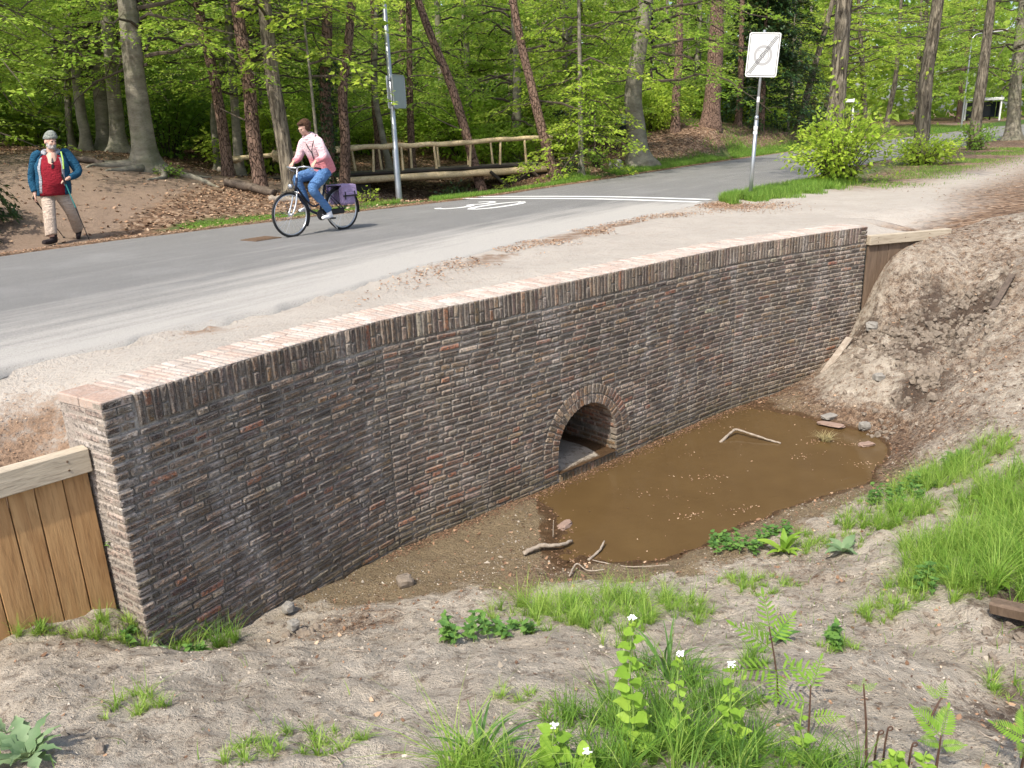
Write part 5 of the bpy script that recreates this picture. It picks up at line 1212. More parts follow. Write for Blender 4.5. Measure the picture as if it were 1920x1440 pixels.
M['denim'] = cloth('blue_denim', (.10, .21, .42), .22, 9); M['hair'] = cloth('brown_hair', (.075, .038, .022), .35, 50, .6); M['white_shoe'] = plain('white_shoe', (.74, .74, .76), .6); M['lilac'] = cloth('lilac_pannier', (.38, .29, .47), .2, 10, .55); M['green_grip'] = plain('teal_pole', (.05, .28, .26), .5)
def pink():
    t = NT('pink_jacket'); o = t.oco(); z = t.n('SeparateXYZ'); t.l(o, z.inputs[0]); t.base(t.mix(t.ramp(z.outputs[2], [(0, (.74, .26, .29)), (1, (.74, .26, .29))]), (.84, .60, .63), t.ramp(t.math('ADD', t.math('MULTIPLY', z.outputs[2], 1.), t.math('MULTIPLY', t.noise(o, 8), .05)), [(.0, 0.), (1., 1.)]))); return t
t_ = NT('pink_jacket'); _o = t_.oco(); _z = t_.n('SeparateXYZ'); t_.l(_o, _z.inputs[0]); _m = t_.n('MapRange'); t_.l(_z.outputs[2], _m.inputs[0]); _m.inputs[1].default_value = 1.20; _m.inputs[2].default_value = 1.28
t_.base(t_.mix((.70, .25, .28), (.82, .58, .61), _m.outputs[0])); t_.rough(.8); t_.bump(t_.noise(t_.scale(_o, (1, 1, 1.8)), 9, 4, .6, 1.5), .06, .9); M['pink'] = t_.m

def hand(wrist, dirn, palm_n, s=1., curl=.9, mir=1):
    "palm and five separate bent fingers"
    w = Vector(wrist); d = Vector(dirn).normalized(); n = Vector(palm_n); n = (n-d*n.dot(d)).normalized(); x = d.cross(n)*mir; parts = [tube_geo([w-d*.03*s, w+d*.03*s, w+d*.085*s], np.array([(.026, .019), (.034, .016), (.037, .014)])*s, 10, True, 1., tuple(x))]
    for k, (off, L) in enumerate(((-.030, .060), (-.010, .068), (.010, .064), (.029, .050))):
        p = w+d*.078*s+x*off*s; q = p+d*L*.45*s*math.cos(curl*.4)+n*L*.45*s*math.sin(curl*.4); r_ = q+(d*math.cos(curl*1.3)+n*math.sin(curl*1.3))*L*.33*s; e = r_+(d*math.cos(curl*2.2)+n*math.sin(curl*2.2))*L*.25*s
        parts.append(tube_geo([p-d*.01, p, q, r_, e], np.array([.0088, .0092, .0085, .0078, .006])*s, 7))
    p = w+d*.02*s-x*.028*s; parts.append(tube_geo([p, p-x*.022*s+d*.025*s+n*.01*s, p-x*.02*s+d*.05*s+n*.028*s], np.array([.012, .0105, .008])*s, 7)); return parts
def head(c, yaw, pitch, s=1.):
    "skull, face with brow, nose, lips, chin and ears; looks along local -y before rotation"
    R_ = Matrix.Rotation(yaw, 3, 'Z') @ Matrix.Rotation(pitch, 3, 'X'); T = lambda p: np.array(c)+np.array(R_ @ (Vector(p)*s))
    P = []
    def el(p, r, rot=None): V, F = ellipsoid((0, 0, 0), [q*s for q in r]); V = V@np.array(R_).T+T(p); P.append((V, F))
    el((0, .01, .03), (.076, .094, .088)); el((0, -.028, -.028), (.060, .066, .076)); el((0, -.066, -.088), (.026, .022, .020)); el((0, -.094, -.014), (.011, .016, .026)); el((0, -.102, -.028), (.013, .012, .010))
    el((.024, -.084, .018), (.024, .012, .009)); el((-.024, -.084, .018), (.024, .012, .009)); el((.034, -.068, -.022), (.022, .020, .022)); el((-.034, -.068, -.022), (.022, .020, .022)); el((0, -.087, -.056), (.024, .012, .006)); el((0, -.084, -.066), (.020, .012, .006))
    el((.078, .012, -.005), (.008, .020, .030)); el((-.078, .012, -.005), (.008, .020, .030))
    return P, T, R_
def eyes(parent, T, R_, s=1.):
    b = MB()
    for x in (-.027, .027): V, F = ellipsoid((0, 0, 0), (.012*s, .008*s, .007*s)); b.add(V@np.array(R_).T+T((x, -.083, .004)), F)
    for x in (-.027, .027): V, F = ellipsoid((0, 0, 0), (.005*s, .004*s, .005*s)); b.add(V@np.array(R_).T+T((x, -.090, .004)), F)
    b.obj('eyes', M['black'], parent, True)
def tg(P, R, seg=14, n=None, ref=(0, 1, 0)):
    P = smooth_path(P, n or len(P)*4); R = np.array(R, float); k = np.linspace(0, len(R)-1, len(P)); R = np.stack([np.interp(k, range(len(R)), R[:, q] if R.ndim == 2 else R) for q in range(2)], 1); return tube_geo(P, R, seg, True, 1., ref)

def walker():
    x, y = -7.73, 14.13; t = thing('person', 'bearded man in grey knit hat, open blue jacket and red shirt walking with two poles', 'person', (x, y, float(ground(x, y))-.0), math.radians(29.3))
    Pn = []                         # body
    sh_l, el_l, wr_l = (-.405, .02, 1.44), (-.455, .07, 1.10), (-.405, .00, .82); sh_r, el_r, wr_r = (.05, .04, 1.46), (.235, -.02, 1.17), (.055, -.20, 1.05)
    Pn += [tg([(-.14, 0, .84), (-.15, -.03, 1.05), (-.16, -.02, 1.28), (-.175, .02, 1.46)], [(.17, .13), (.19, .16), (.19, .14), (.15, .10)]), tg([(-.175, .02, 1.40), (-.18, .0, 1.50), (-.185, -.02, 1.60)], [(.085, .08), (.065, .065), (.06, .06)])]
    Pn += [tg([sh_l, el_l, wr_l], [.046, .040, .03]), tg([sh_r, el_r, wr_r], [.046, .040, .03]), tg([(-.24, 0, .9), (-.175, -.18, .50), (-.155, -.27, .12)], [.09, .06, .045]), tg([(-.05, 0, .9), (.17, .04, .50), (.27, .30, .14)], [.09, .06, .045])]
    Pn += [tg([(-.24, 0, .86), (-.05, 0, .86)], [.12, .12])]
    Hp, T, R_ = head((-.19, -.03, 1.665), math.radians(34), .03, 1.06); Pn += Hp
    Pn += hand(wr_l, (.02, .02, -1), (.9, -.2, 0), 1.05, .9, -1); Pn += hand(wr_r, (-.75, -.35, -.28), (-.2, .3, -1), 1.08, 1.35, 1)
    obj('body', fuse(Pn, 'body', M['skin'], .011, 2), t); eyes(t, T, R_, 1.06)
    # clothes
    torso_ = [tg([(-.13, .0, .79), (-.128, -.03, .86), (-.13, -.065, 1.0), (-.14, -.075, 1.12), (-.155, -.05, 1.27), (-.175, -.015, 1.42), (-.18, .0, 1.50)], [(.205, .165), (.215, .17), (.225, .172), (.225, .165), (.215, .145), (.175, .11), (.08, .07)], 20), tg([(-.13, 0, .80), (-.13, 0, .86)], [(.205, .18), (.205, .18)], 20)]
    b = MB(); b.tube([(-.165, -.155, 1.41), (-.160, -.205, 1.33)], [.012, .016], 8); b.box((-.155, -.225, 1.27), (.035, .015, .07), bev=.005); b.obj('hanging_sunglasses', M['black'], t)
    # open jacket: back and two fronts
    def shell(a0, a1, y0, name, mat, rs=1.0, zt=1.49, zb=.80, off=0., flare=0.):
        A = np.linspace(a0, a1, 26); Z = np.linspace(zb, zt, 18); V = []
        for z in Z:
            k = (z-zb)/(zt-zb); cx = np.interp(k, [0, .4, 1], [-.125, -.14, -.175]); cy = np.interp(k, [0, .3, .7, 1], [.0, -.045, -.03, .01]); rx = np.interp(k, [0, .3, .7, .9, 1], [.262, .262, .262, .225, .13])*rs; ry = np.interp(k, [0, .3, .7, .92, 1], [.215, .235, .20, .145, .10])*rs
            for a in A: w = 1+.025*math.sin(a*7+z*9)+.02*math.sin(z*23+a*3); V.append((cx+rx*w*math.cos(a), cy+ry*w*math.sin(a), z+off))
        V = np.array(V); V2 = V*1.; c = np.array([-.145, 0, 0]); V2[:, :2] = c[:2]+(V[:, :2]-c[:2])*.965; n = len(V); F = grid_faces(18, 26); rim = []
        for i in range(17): rim += [(i*26, (i+1)*26, n+(i+1)*26, n+i*26), (i*26+25, n+i*26+25, n+(i+1)*26+25, (i+1)*26+25)]
        for j in range(25): rim += [(j, n+j, n+j+1, j+1), (17*26+j, 17*26+j+1, n+17*26+j+1, n+17*26+j)]
        return obj(name, mesh_np(name, np.r_[V, V2], [F[:, ::-1], F+n, np.array(rim)], mat, None, True), t)
    shell(math.radians(-168), math.radians(-12), 0, 'shirt', M['red_shirt'], .955, 1.475, .795)
    shell(math.radians(-50), math.radians(214), 0, 'jacket', M['jacket_blue'])
    shell(math.radians(-58), math.radians(-48), 0, 'jacket_lining', M['lining'], 1.0, 1.46, .86); shell(math.radians(-147), math.radians(-133), 0, 'jacket_lining', M['lining'], 1.01, 1.46, .84)
    obj('sleeve', fuse([tg([(-.36, .02, 1.45), sh_l, el_l, (-.41, .01, .87)], [.075, .082, .070, .055])], 'sleeve', M['jacket_blue'], .014, 1), t)
    obj('sleeve', fuse([tg([(.0, .03, 1.46), sh_r, el_r, (.10, -.16, 1.075)], [.078, .084, .074, .056])], 'sleeve', M['jacket_blue'], .014, 1), t)
    b = MB(); V, F = tube_geo([(-.18+.12*math.cos(a), .01+.10*math.sin(a), 1.50+.03*math.sin(a)) for a in np.linspace(-1.0, math.radians(238), 20)], .034, 8); b.add(V, F); b.obj('collar', M['lining'], t, True)
    b = MB(); b.tube([(-.03, -.12, 1.50), (.0, -.185, 1.36), (.01, -.20, 1.22)], .012, 6); b.obj('pack_strap', M['lime'], t)
    tr = [tg([(-.13, 0, .93), (-.135, -.01, .80)], [(.20, .165), (.20, .165)], 20), tg([(-.225, 0, .84), (-.195, -.16, .50), (-.165, -.27, .15)], [(.115, .115), (.10, .10), (.090, .095)]), tg([(-.04, .0, .84), (.14, .03, .52), (.265, .29, .16)], [(.115, .115), (.098, .10), (.080, .085)])]
    obj('trousers', fuse(tr, 'trousers', M['beige'], .014, 2), t)
    obj('boot', fuse([tg([(-.13, -.23, .17), (-.135, -.25, .09)], [.058, .058]), tg([(-.10, -.20, .06), (-.20, -.34, .055), (-.285, -.43, .065)], [(.048, .05), (.052, .05), (.044, .036)])], 'boot', M['boot'], .011, 2), t)
    obj('boot', fuse([tg([(.27, .29, .17), (.275, .30, .10)], [.052, .052]), tg([(.275, .33, .09), (.27, .24, .06), (.265, .16, .045)], [(.046, .046), (.05, .042), (.042, .034)])], 'boot', M['boot'], .011, 2), t)
    # hat and beard
    V, F = ellipsoid((0, 0, 0), (.098, .112, .118), 24, 16); V = V[:]; V[:, 2] = np.where(V[:, 2] < -.0, V[:, 2]*.16, V[:, 2]*(1.0)); R2 = Matrix.Rotation(math.radians(34), 3, 'Z'); b = MB(); b.add(V@np.array(R2).T+np.array([-.19, -.018, 1.735]), F)
    a = np.linspace(0, 2*PI, 25); rim = np.c_[.096*np.cos(a), .110*np.sin(a), np.zeros(25)]@np.array(R2).T+np.array([-.19, -.018, 1.735]); b.tube(rim, np.array([(.026, .010)]*25), 8, ref=(0, 0, 1)); b.obj('knit_hat', M['hat'], t, True)
    bd = []
    for p, r in (((0, -.072, -.085), (.046, .034, .034)), ((.040, -.045, -.070), (.026, .036, .042)), ((-.040, -.045, -.070), (.026, .036, .042)), ((0, -.096, -.050), (.030, .012, .009)), ((.058, -.015, -.045), (.014, .026, .040)), ((-.058, -.015, -.045), (.014, .026, .040))):
        V, F = ellipsoid((0, 0, 0), [q*1.08 for q in r]); bd.append((V@np.array(R_).T+T(p), F))
    obj('beard', fuse(bd, 'beard', M['beard'], .008, 1), t)
    # poles are held, so they are things of their own
    for k, (a, c, lab) in enumerate((((.01, -.27, 1.06), (.425, -.15, .0), 'black and teal walking pole held in front by the bearded man'), ((-.40, -.0, .72), (.07, .38, .0), 'black walking pole trailing behind the legs of the bearded man'))):
        tp = thing('walking_pole', lab, 'walking pole', tuple(t.location), math.radians(29.3)); a = np.array(a); c = np.array(c); d = (c-a)/np.linalg.norm(c-a); b = MB(); b.tube([a-d*.08, a+d*.09], .015, 8); b.obj('grip', M['black'], tp); b = MB(); b.tube([a+d*.08, a+d*.52], .009, 8); b.obj('upper_shaft', M['green_grip'] if k == 0 else M['black'], tp)
        b = MB(); b.tube([a+d*.50, c], [.008, .006], 8); b.tube([c-d*.06, c-d*.055], .022, 10); b.obj('lower_shaft', M['black'], tp)
walker()
def shear(lab, kx, z0=0.):
    done = set()
    for o in by_label(lab).children_recursive:
        if o.data and o.data.name not in done:
            done.add(o.data.name)
            for v in o.data.vertices: v.co.x += kx*(v.co.z-z0) if v.co.z > z0 else 0
shear('bearded man in grey', .195); shear('black and teal walking pole', .195); shear('black walking pole trailing', .195)

def bicycle_and_rider():
    rz = math.atan2(-.785, -.62); loc = (-3.155, 13.745, .012)
    bk = thing('bicycle', 'dark blue step-through city bicycle with a lilac double pannier on its rack', 'bicycle', loc, rz)
    r = .345
    def wheel(x):
        w = obj('wheel', None, bk, loc=(x, 0, r+.008)); a = np.linspace(0, 2*PI, 49)
        b = MB(); b.tube(np.c_[r*np.cos(a), 0*a, r*np.sin(a)], .019, 8, cap=False, ref=(0, 1, 0)); b.obj('tyre', M['tyre'], w, True)
        b = MB(); b.tube(np.c_[(r-.027)*np.cos(a), 0*a, (r-.027)*np.sin(a)], np.array([(.012, .010)]*49), 8, cap=False, ref=(0, 1, 0)); b.obj('rim', M['rim'], w, True)
        b = MB(); b.tube([(0, -.05, 0), (0, -.03, 0), (0, .03, 0), (0, .05, 0)], [.012, .026, .026, .012], 10); b.obj('hub', M['rim'], w, True)
        b = MB()
        for k in range(28):
            q = k/28*2*PI; s = .03 if k % 2 else -.03; q2 = q+(.9 if k % 4 < 2 else -.9)*.35; b.tube([(.024*math.cos(q2), s, .024*math.sin(q2)), ((r-.03)*math.cos(q), 0, (r-.03)*math.sin(q))], .0013, 3, cap=False)
        tag(b.obj('spokes', M['rim'], w), kind='stuff')
    wheel(.545); wheel(-.545)
    BBc = (-.05, 0, .30); hub_r = (-.545, 0, r+.008); hub_f = (.545, 0, r+.008); ht = (.335, 0, .93); hb = (.395, 0, .70); st = (-.235, 0, .80)
    b = MB(); b.tube([hb, ht], .022, 10); b.tube(smooth_path([hb, (.18, 0, .42), BBc], 10), .021, 10); b.tube(smooth_path([(.37, 0, .80), (.10, 0, .46), (-.12, 0, .50)], 10), .016, 10); b.tube([BBc, st], .018, 10)
    for s in (-.055, .055): b.tube([BBc, (-.2, s, .32), (hub_r[0], s, hub_r[2])], .010, 8); b.tube([(-.2, s*.5, .70), (hub_r[0], s, hub_r[2])], .009, 8)
    b.obj('frame', M['frame_blue'], bk, True)
    b = MB()
    for s in (-.055, .055): b.tube(smooth_path([(.405, s*.8, .68), (.455, s, .52), (.545, s, r+.008)], 8), .013, 8)
    b.box((.40, 0, .70), (.05, .13, .035), bev=.01); b.tube([(.40, 0, .66), (.335, 0, .93), (.30, 0, 1.08)], .016, 10); b.obj('fork', M['rim'], bk, True)
    b = MB(); b.tube(smooth_path([(.10, .30, 1.055), (.22, .29, 1.075), (.34, .22, 1.10), (.36, .09, 1.09), (.31, 0, 1.08), (.36, -.09, 1.09), (.34, -.22, 1.10), (.22, -.29, 1.075), (.10, -.30, 1.055)], 40), .012, 8); b.obj('handlebar', M['rim'], bk, True)
    for s in (1, -1):
        b = MB(); b.tube([(.20, s*.291, 1.072), (.07, s*.302, 1.05)], .017, 10); b.obj('grip', M['black'], bk, True)
        b = MB(); b.tube(smooth_path([(.27, s*.26, 1.07), (.22, s*.26, 1.035), (.14, s*.285, 1.015)], 8), .006, 6); b.obj('brake_lever', M['rim'], bk)
    b = MB()
    for s in (1, -1): b.tube(smooth_path([(.27, s*.2, 1.06), (.42, s*.1, 1.0), (.45, s*.04, .82), (.41, s*.03, .70)], 12), .004, 5, cap=False)
    tag(b.obj('brake_cables', M['black'], bk), kind='stuff')
    for x, a0, a1, nm in ((.545, 20, 200, 'mudguard'), (-.545, -5, 195, 'mudguard')):
        a = np.radians(np.linspace(a0, a1, 24)); a = a if x > 0 else a; rr_ = r+.032
        if x > 0: a = np.radians(np.linspace(75, 215, 24))
        else: a = np.radians(np.linspace(-15, 190, 28)); a = PI-a+0
        b = MB(); b.tube(np.c_[x+rr_*np.cos(a), 0*a, r+.008+rr_*np.sin(a)], np.array([(.028, .004)]*len(a)), 8, ref=(0, 1, 0)); b.obj(nm, M['black'], bk, True)
    b = MB(); b.tube([(.455, 0, .80), (.50, 0, .80)], [.032, .040], 12); b.tube([(.43, 0, .76), (.46, 0, .80)], .008, 6); V, F = ellipsoid((.50, 0, .80), (.018, .038, .038)); b.add(V, F); b.obj('headlamp', M['rim'], bk, True)
    b = MB(); b.tube([(-.05, .045, .30), (-.05, .062, .30)], [.095, .095], 20); b.obj('chainring', M['black'], bk); b = MB(); b.box((-.30, .055, .325), (.50, .03, .095), bev=.014); b.obj('chain_guard', M['black'], bk)
    for s, ang, nm in ((1, math.radians(205), 'crank'), (-1, math.radians(25), 'crank')):
        e = (BBc[0]+.17*math.cos(ang), s*.085, BBc[2]+.17*math.sin(ang)); b = MB(); b.tube([(BBc[0], s*.065, BBc[2]), e], .010, 6); b.obj('crank', M['rim'], bk); b = MB(); b.box((e[0], e[1]+s*.05, e[2]), (.09, .09, .024), bev=.006); b.obj('pedal', M['black'], bk)
    b = MB(); b.tube([(-.22, 0, .78), (-.24, 0, .92)], .013, 8); b.obj('seat_post', M['rim'], bk); b = MB(); V, F = ellipsoid((-.26, 0, .95), (.15, .10, .05)); V[:, 1] *= np.interp(V[:, 0], [-.41, -.2, -.11], [1, .8, .35]); b.add(V, F); b.obj('saddle', M['black'], bk, True)
    b = MB()
    for y in (-.06, 0, .06): b.tube([(-.28, y, .74), (-.80, y, .74)], .006, 6)
    for s in (-.065, .065): b.tube([(-.62, s, .74), (-.545, s, r)], .006, 6); b.tube([(-.78, s, .74), (-.555, s, r)], .006, 6)
    b.obj('carrier_rack', M['black'], bk)
    b = MB(); b.box((-.86, 0, .62), (.03, .05, .08), bev=.01); b.obj('rear_lamp', M['red_shirt'], bk)
    b = MB(); b.tube([(-.12, .09, .26), (-.27, .16, .05)], .009, 6); b.obj('kickstand', M['rim'], bk)
    # double pannier, resting on the rack: its own thing
    pn = thing('pannier_bag', 'lilac double pannier bag with dark straps over the rear rack', 'pannier', loc, rz)
    for s in (1, -1):
        b = MB(); b.box((-.575, s*.135, .575), (.31, .11, .31), bev=.035); V = b.V[0]; b.V[0] = V*[1, 1, 1]+np.c_[rng.normal(0, .004, (len(V), 2)), np.zeros(len(V))]; o = b.obj('bag', M['lilac'], pn)
        b = MB(); b.box((-.575, s*.200, .665), (.325, .018, .18), M=Matrix.Rotation(s*.10, 3, 'X'), bev=.008); b.obj('flap', M['lilac'], o)
        b = MB(); b.box((-.575, s*.216, .575), (.31, .006, .022))
        for x in (-.68, -.47): b.box((x, s*.214, .58), (.022, .008, .13), bev=.002); b.box((x, s*.219, .575), (.034, .010, .03), bev=.002)
        b.obj('straps', M['black'], o)
    b = MB(); b.box((-.575, 0, .752), (.34, .28, .014), bev=.005); b.obj('bridge_flap', M['lilac'], pn)
    # rider
    t = thing('person', 'woman with short brown hair in pink jacket and blue jeans riding the bicycle', 'person', loc, rz)
    shc = np.array([.035, 0, 1.50]); hip = np.array([-.22, 0, 1.02])
    kneeL, ankL, kneeR, ankR = (.14, .13, .74), (-.165, .115, .335), (.235, -.11, .90), (.11, -.11, .475)
    hl, hr = (.215, .285, 1.115), (.235, -.285, 1.115); wl, wr = (.150, .27, 1.165), (.165, -.275, 1.165)
    Bp = [tg([(-.22, 0, .98), (-.17, 0, 1.18), (-.04, 0, 1.36), (.03, 0, 1.50)], [(.15, .12), (.14, .12), (.15, .13), (.13, .10)], ref=(0, 1, 0)), tg([(.035, 0, 1.48), (.07, 0, 1.56), (.10, 0, 1.63)], [.07, .052, .052])]
    for s, kn, an in ((1, kneeL, ankL), (-1, kneeR, ankR)): Bp.append(tg([(-.20, s*.09, 1.0), kn, an], [.070, .052, .040]))
    for s, w_ in ((1, wl), (-1, wr)): Bp.append(tg([(.03, s*.17, 1.46), (.015 if s > 0 else .06, s*.255, 1.24), w_], [.042, .036, .03]))
    Bp.append(tg([(-.21, -.09, 1.0), (-.21, .09, 1.0)], [.11, .11]))
    Hp, T, R_ = head((.150, 0, 1.70), math.radians(90), math.radians(24), .98); Bp += Hp
    Bp += hand(wl, (.62, .12, -.55), (-.35, -.1, -1), 1.0, 1.3, 1); Bp += hand(wr, (.62, -.1, -.55), (-.35, .1, -1), 1.0, 1.3, -1)
    obj('body', fuse(Bp, 'body', M['skin'], .011, 2), t); eyes(t, T, R_, .98)
    jk = [tg([(-.27, 0, .965), (-.225, 0, 1.08), (-.15, 0, 1.24), (-.03, 0, 1.42), (.045, 0, 1.53), (.085, 0, 1.60)], [(.195, .185), (.20, .185), (.185, .165), (.20, .15), (.135, .115), (.085, .08)], 22, ref=(0, 1, 0)),
          tg([(.02, 0, 1.50), (-.045, 0, 1.545), (-.06, 0, 1.60)], [(.13, .07), (.12, .065), (.05, .03)], ref=(0, 1, 0))]
    for s, w_ in ((1, wl), (-1, wr)): jk.append(tg([(.0, s*.11, 1.49), (.015, s*.195, 1.455), (-.02 if s > 0 else .05, s*.275, 1.24), tuple(np.array(w_)*[1, 1, 1]+[-.015, 0, .012])], [.07, .083, .068, .046]))
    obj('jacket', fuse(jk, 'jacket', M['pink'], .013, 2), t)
    jn = [tg([(-.25, 0, .97), (-.20, 0, 1.07)], [(.175, .165), (.175, .16)], 20, ref=(0, 1, 0))]
    for s, kn, an in ((1, kneeL, ankL), (-1, kneeR, ankR)): jn.append(tg([(-.20, s*.095, 1.0), tuple((np.array([-.2, s*.095, 1.0])+kn)/2+[0, 0, .0]), kn, tuple((np.array(kn)+an)/2), tuple(np.array(an)+[.0, 0, .03])], [(.115, .11), (.098, .098), (.080, .082), (.068, .072), (.062, .066)]))
    obj('jeans', fuse(jn, 'jeans', M['denim'], .013, 2), t)
    for s, an in ((1, ankL), (-1, ankR)):
        a = np.array(an); obj('shoe', fuse([tg([a+[.0, 0, .02], a+[0, 0, -.05]], [.045, .047]), tg([a+[-.05, 0, -.065], a+[.06, 0, -.075], a+[.16, 0, -.085]], [(.036, .040), (.042, .036), (.034, .024)], ref=(0, 1, 0))], 'shoe', M['white_shoe'], .010, 1), t)
    hp_ = []
    for p, r_ in (((0, .03, .055), (.088, .100, .082)), ((0, -.045, .088), (.066, .050, .034)), ((.052, .03, .005), (.040, .062, .070)), ((-.052, .03, .005), (.040, .062, .070)), ((0, .075, -.01), (.072, .046, .075)), ((.02, .10, .03), (.05, .04, .05))):
        V, F = ellipsoid((0, 0, 0), r_); V += rng.normal(0, .002, V.shape); hp_.append((V@np.array(R_).T+T(p), F))
    obj('hair', fuse(hp_, 'hair', M['hair'], .009, 1), t)
    b = MB()
    for x in (-.028, .028): a = np.linspace(0, 2*PI, 17); b.tube([T((x+.021*math.cos(q), -.104, .004+.016*math.sin(q))) for q in a], .0022, 5, cap=False)
    for x in (-1, 1): b.tube([T((x*.05, -.102, .006)), T((x*.079, -.01, .012))], .002, 4)
    b.tube([T((-.008, -.106, .006)), T((.008, -.106, .006))], .002, 4); b.obj('glasses', M['black'], t)
    b = MB(); b.tube(smooth_path([(.02, .13, 1.575), (.11, .17, 1.45), (.095, .13, 1.30), (.02, .13, 1.12)], 14), .008, 6); b.tube(smooth_path([(.10, -.06, 1.56), (.135, .05, 1.42), (.095, .13, 1.30)], 10), .008, 6); b.obj('neck_strap', M['black'], t, True)
    b = MB(); b.box((.015, .262, 1.42), (.025, .012, .022), bev=.004); b.obj('sleeve_badge', M['black'], t)
bicycle_and_rider()
shear('woman with short', -.13, 1.12)

def far_cyclist():
    x, y = 4.98, 34.6; g = float(ground(x, y)); ang = math.radians(200)
    bk = thing('bicycle', 'dark bicycle mostly hidden behind the scarred beech trunk', 'bicycle', (x, y, g), ang); a = np.linspace(0, 2*PI, 33)
    for wx in (.52, -.52):
        b = MB(); b.tube(np.c_[wx+.34*np.cos(a), 0*a, .35+.34*np.sin(a)], .02, 6, cap=False, ref=(0, 1, 0)); b.obj('wheel', M['tyre'], bk, True)
    b = MB(); b.tube([(.52, 0, .35), (.38, 0, .9), (.34, 0, 1.05)], .02, 8); b.tube([(.38, 0, .8), (-.05, 0, .3), (-.2, 0, .85)], .02, 8); b.tube([(-.05, 0, .3), (-.52, 0, .35), (-.2, 0, .8)], .015, 8); b.tube([(.15, .28, 1.05), (.34, 0, 1.08), (.15, -.28, 1.05)], .014, 8); b.obj('frame', M['black'], bk)
    b = MB(); b.box((-.5, .12, .60), (.4, .14, .36), bev=.04); b.box((-.5, -.12, .60), (.4, .14, .36), bev=.04); b.obj('side_bag', M['black'], bk)
    t = thing('person', 'far cyclist in grey top partly hidden behind the scarred beech trunk', 'person', (x, y, g), ang)
    B2 = [tg([(-.2, 0, .95), (-.05, 0, 1.45)], [(.13, .11), (.14, .11)]), tg([(-.04, 0, 1.45), (0, 0, 1.58)], [.05, .05])]
    for s in (1, -1): B2 += [tg([(-.2, s*.09, .95), (.15, s*.1, .72), (-.08, s*.1, .3)], [.085, .06, .04]), tg([(-.03, s*.17, 1.42), (.04, s*.24, 1.2), (.17, s*.26, 1.09)], [.05, .04, .03])]; B2 += hand((.17, s*.26, 1.09), (.8, 0, -.4), (0, 0, -1), 1, 1.2, s)
    Hp, T, R_ = head((.03, 0, 1.66), math.radians(90), .1); obj('body', fuse(B2+Hp, 'body', M['skin'], .014, 2), t)
    tp = [tg([(-.21, 0, .95), (-.12, 0, 1.25), (-.05, 0, 1.47)], [(.16, .14), (.16, .14), (.16, .12)], 18)]+[tg([(-.04, s*.12, 1.44), (-.0, s*.2, 1.38), (.04, s*.25, 1.2), (.14, s*.26, 1.1)], [.07, .07, .055, .04]) for s in (1, -1)]
    obj('top', fuse(tp, 'top', cloth('grey_top', (.22, .28, .33)), .016, 2), t)
    obj('trousers', fuse([tg([(-.2, s*.09, .98), (.15, s*.1, .74), (-.08, s*.1, .34)], [.11, .08, .06]) for s in (1, -1)], 'trousers', M['black'], .016, 2), t)
    hh = [ellipsoid((0, 0, 0), (.085, .10, .08))]; hh = [(V@np.array(R_).T+T((0, .03, .06)), F) for V, F in hh]; obj('hair', fuse(hh, 'hair', M['hair'], .012, 1), t)
far_cyclist()

# ---------------------------------------------------------------- grass, plants, litter
def blades(X, Y, Z, h, w, lean, seg=3, seed=0, tint=None, az=None):
    rg = np.random.default_rng(seed); n = len(X); az = rg.uniform(0, 2*PI, n) if az is None else az; dx, dy = np.cos(az), np.sin(az); sx, sy = -dy, dx; rows = []
    for k in range(seg+1):
        t = k/seg; wd = w*(1-t**1.5)*.5; ox = lean*h*t*t; zz = h*t*(1-.35*lean*t)
        c = np.stack([X+dx*ox, Y+dy*ox, Z+zz], -1)
        if k < seg: rows += [c+np.stack([sx*wd, sy*wd, 0*wd], -1), c-np.stack([sx*wd, sy*wd, 0*wd], -1)]
        else: rows.append(c)
    m = 2*seg+1; V = np.stack(rows, 1).reshape(-1, 3); b = np.arange(n)[:, None]*m
    Q = np.concatenate([b+np.array([[2*k, 2*k+1, 2*k+3, 2*k+2]]) for k in range(seg-1)]) if seg > 1 else np.zeros((0, 4), int); T = b+np.array([[2*seg-2, 2*seg-1, 2*seg]])
    tint = np.clip(rg.normal(.5, .2, n), 0, 1) if tint is None else tint
    return V, [Q, T], np.repeat(tint, m)
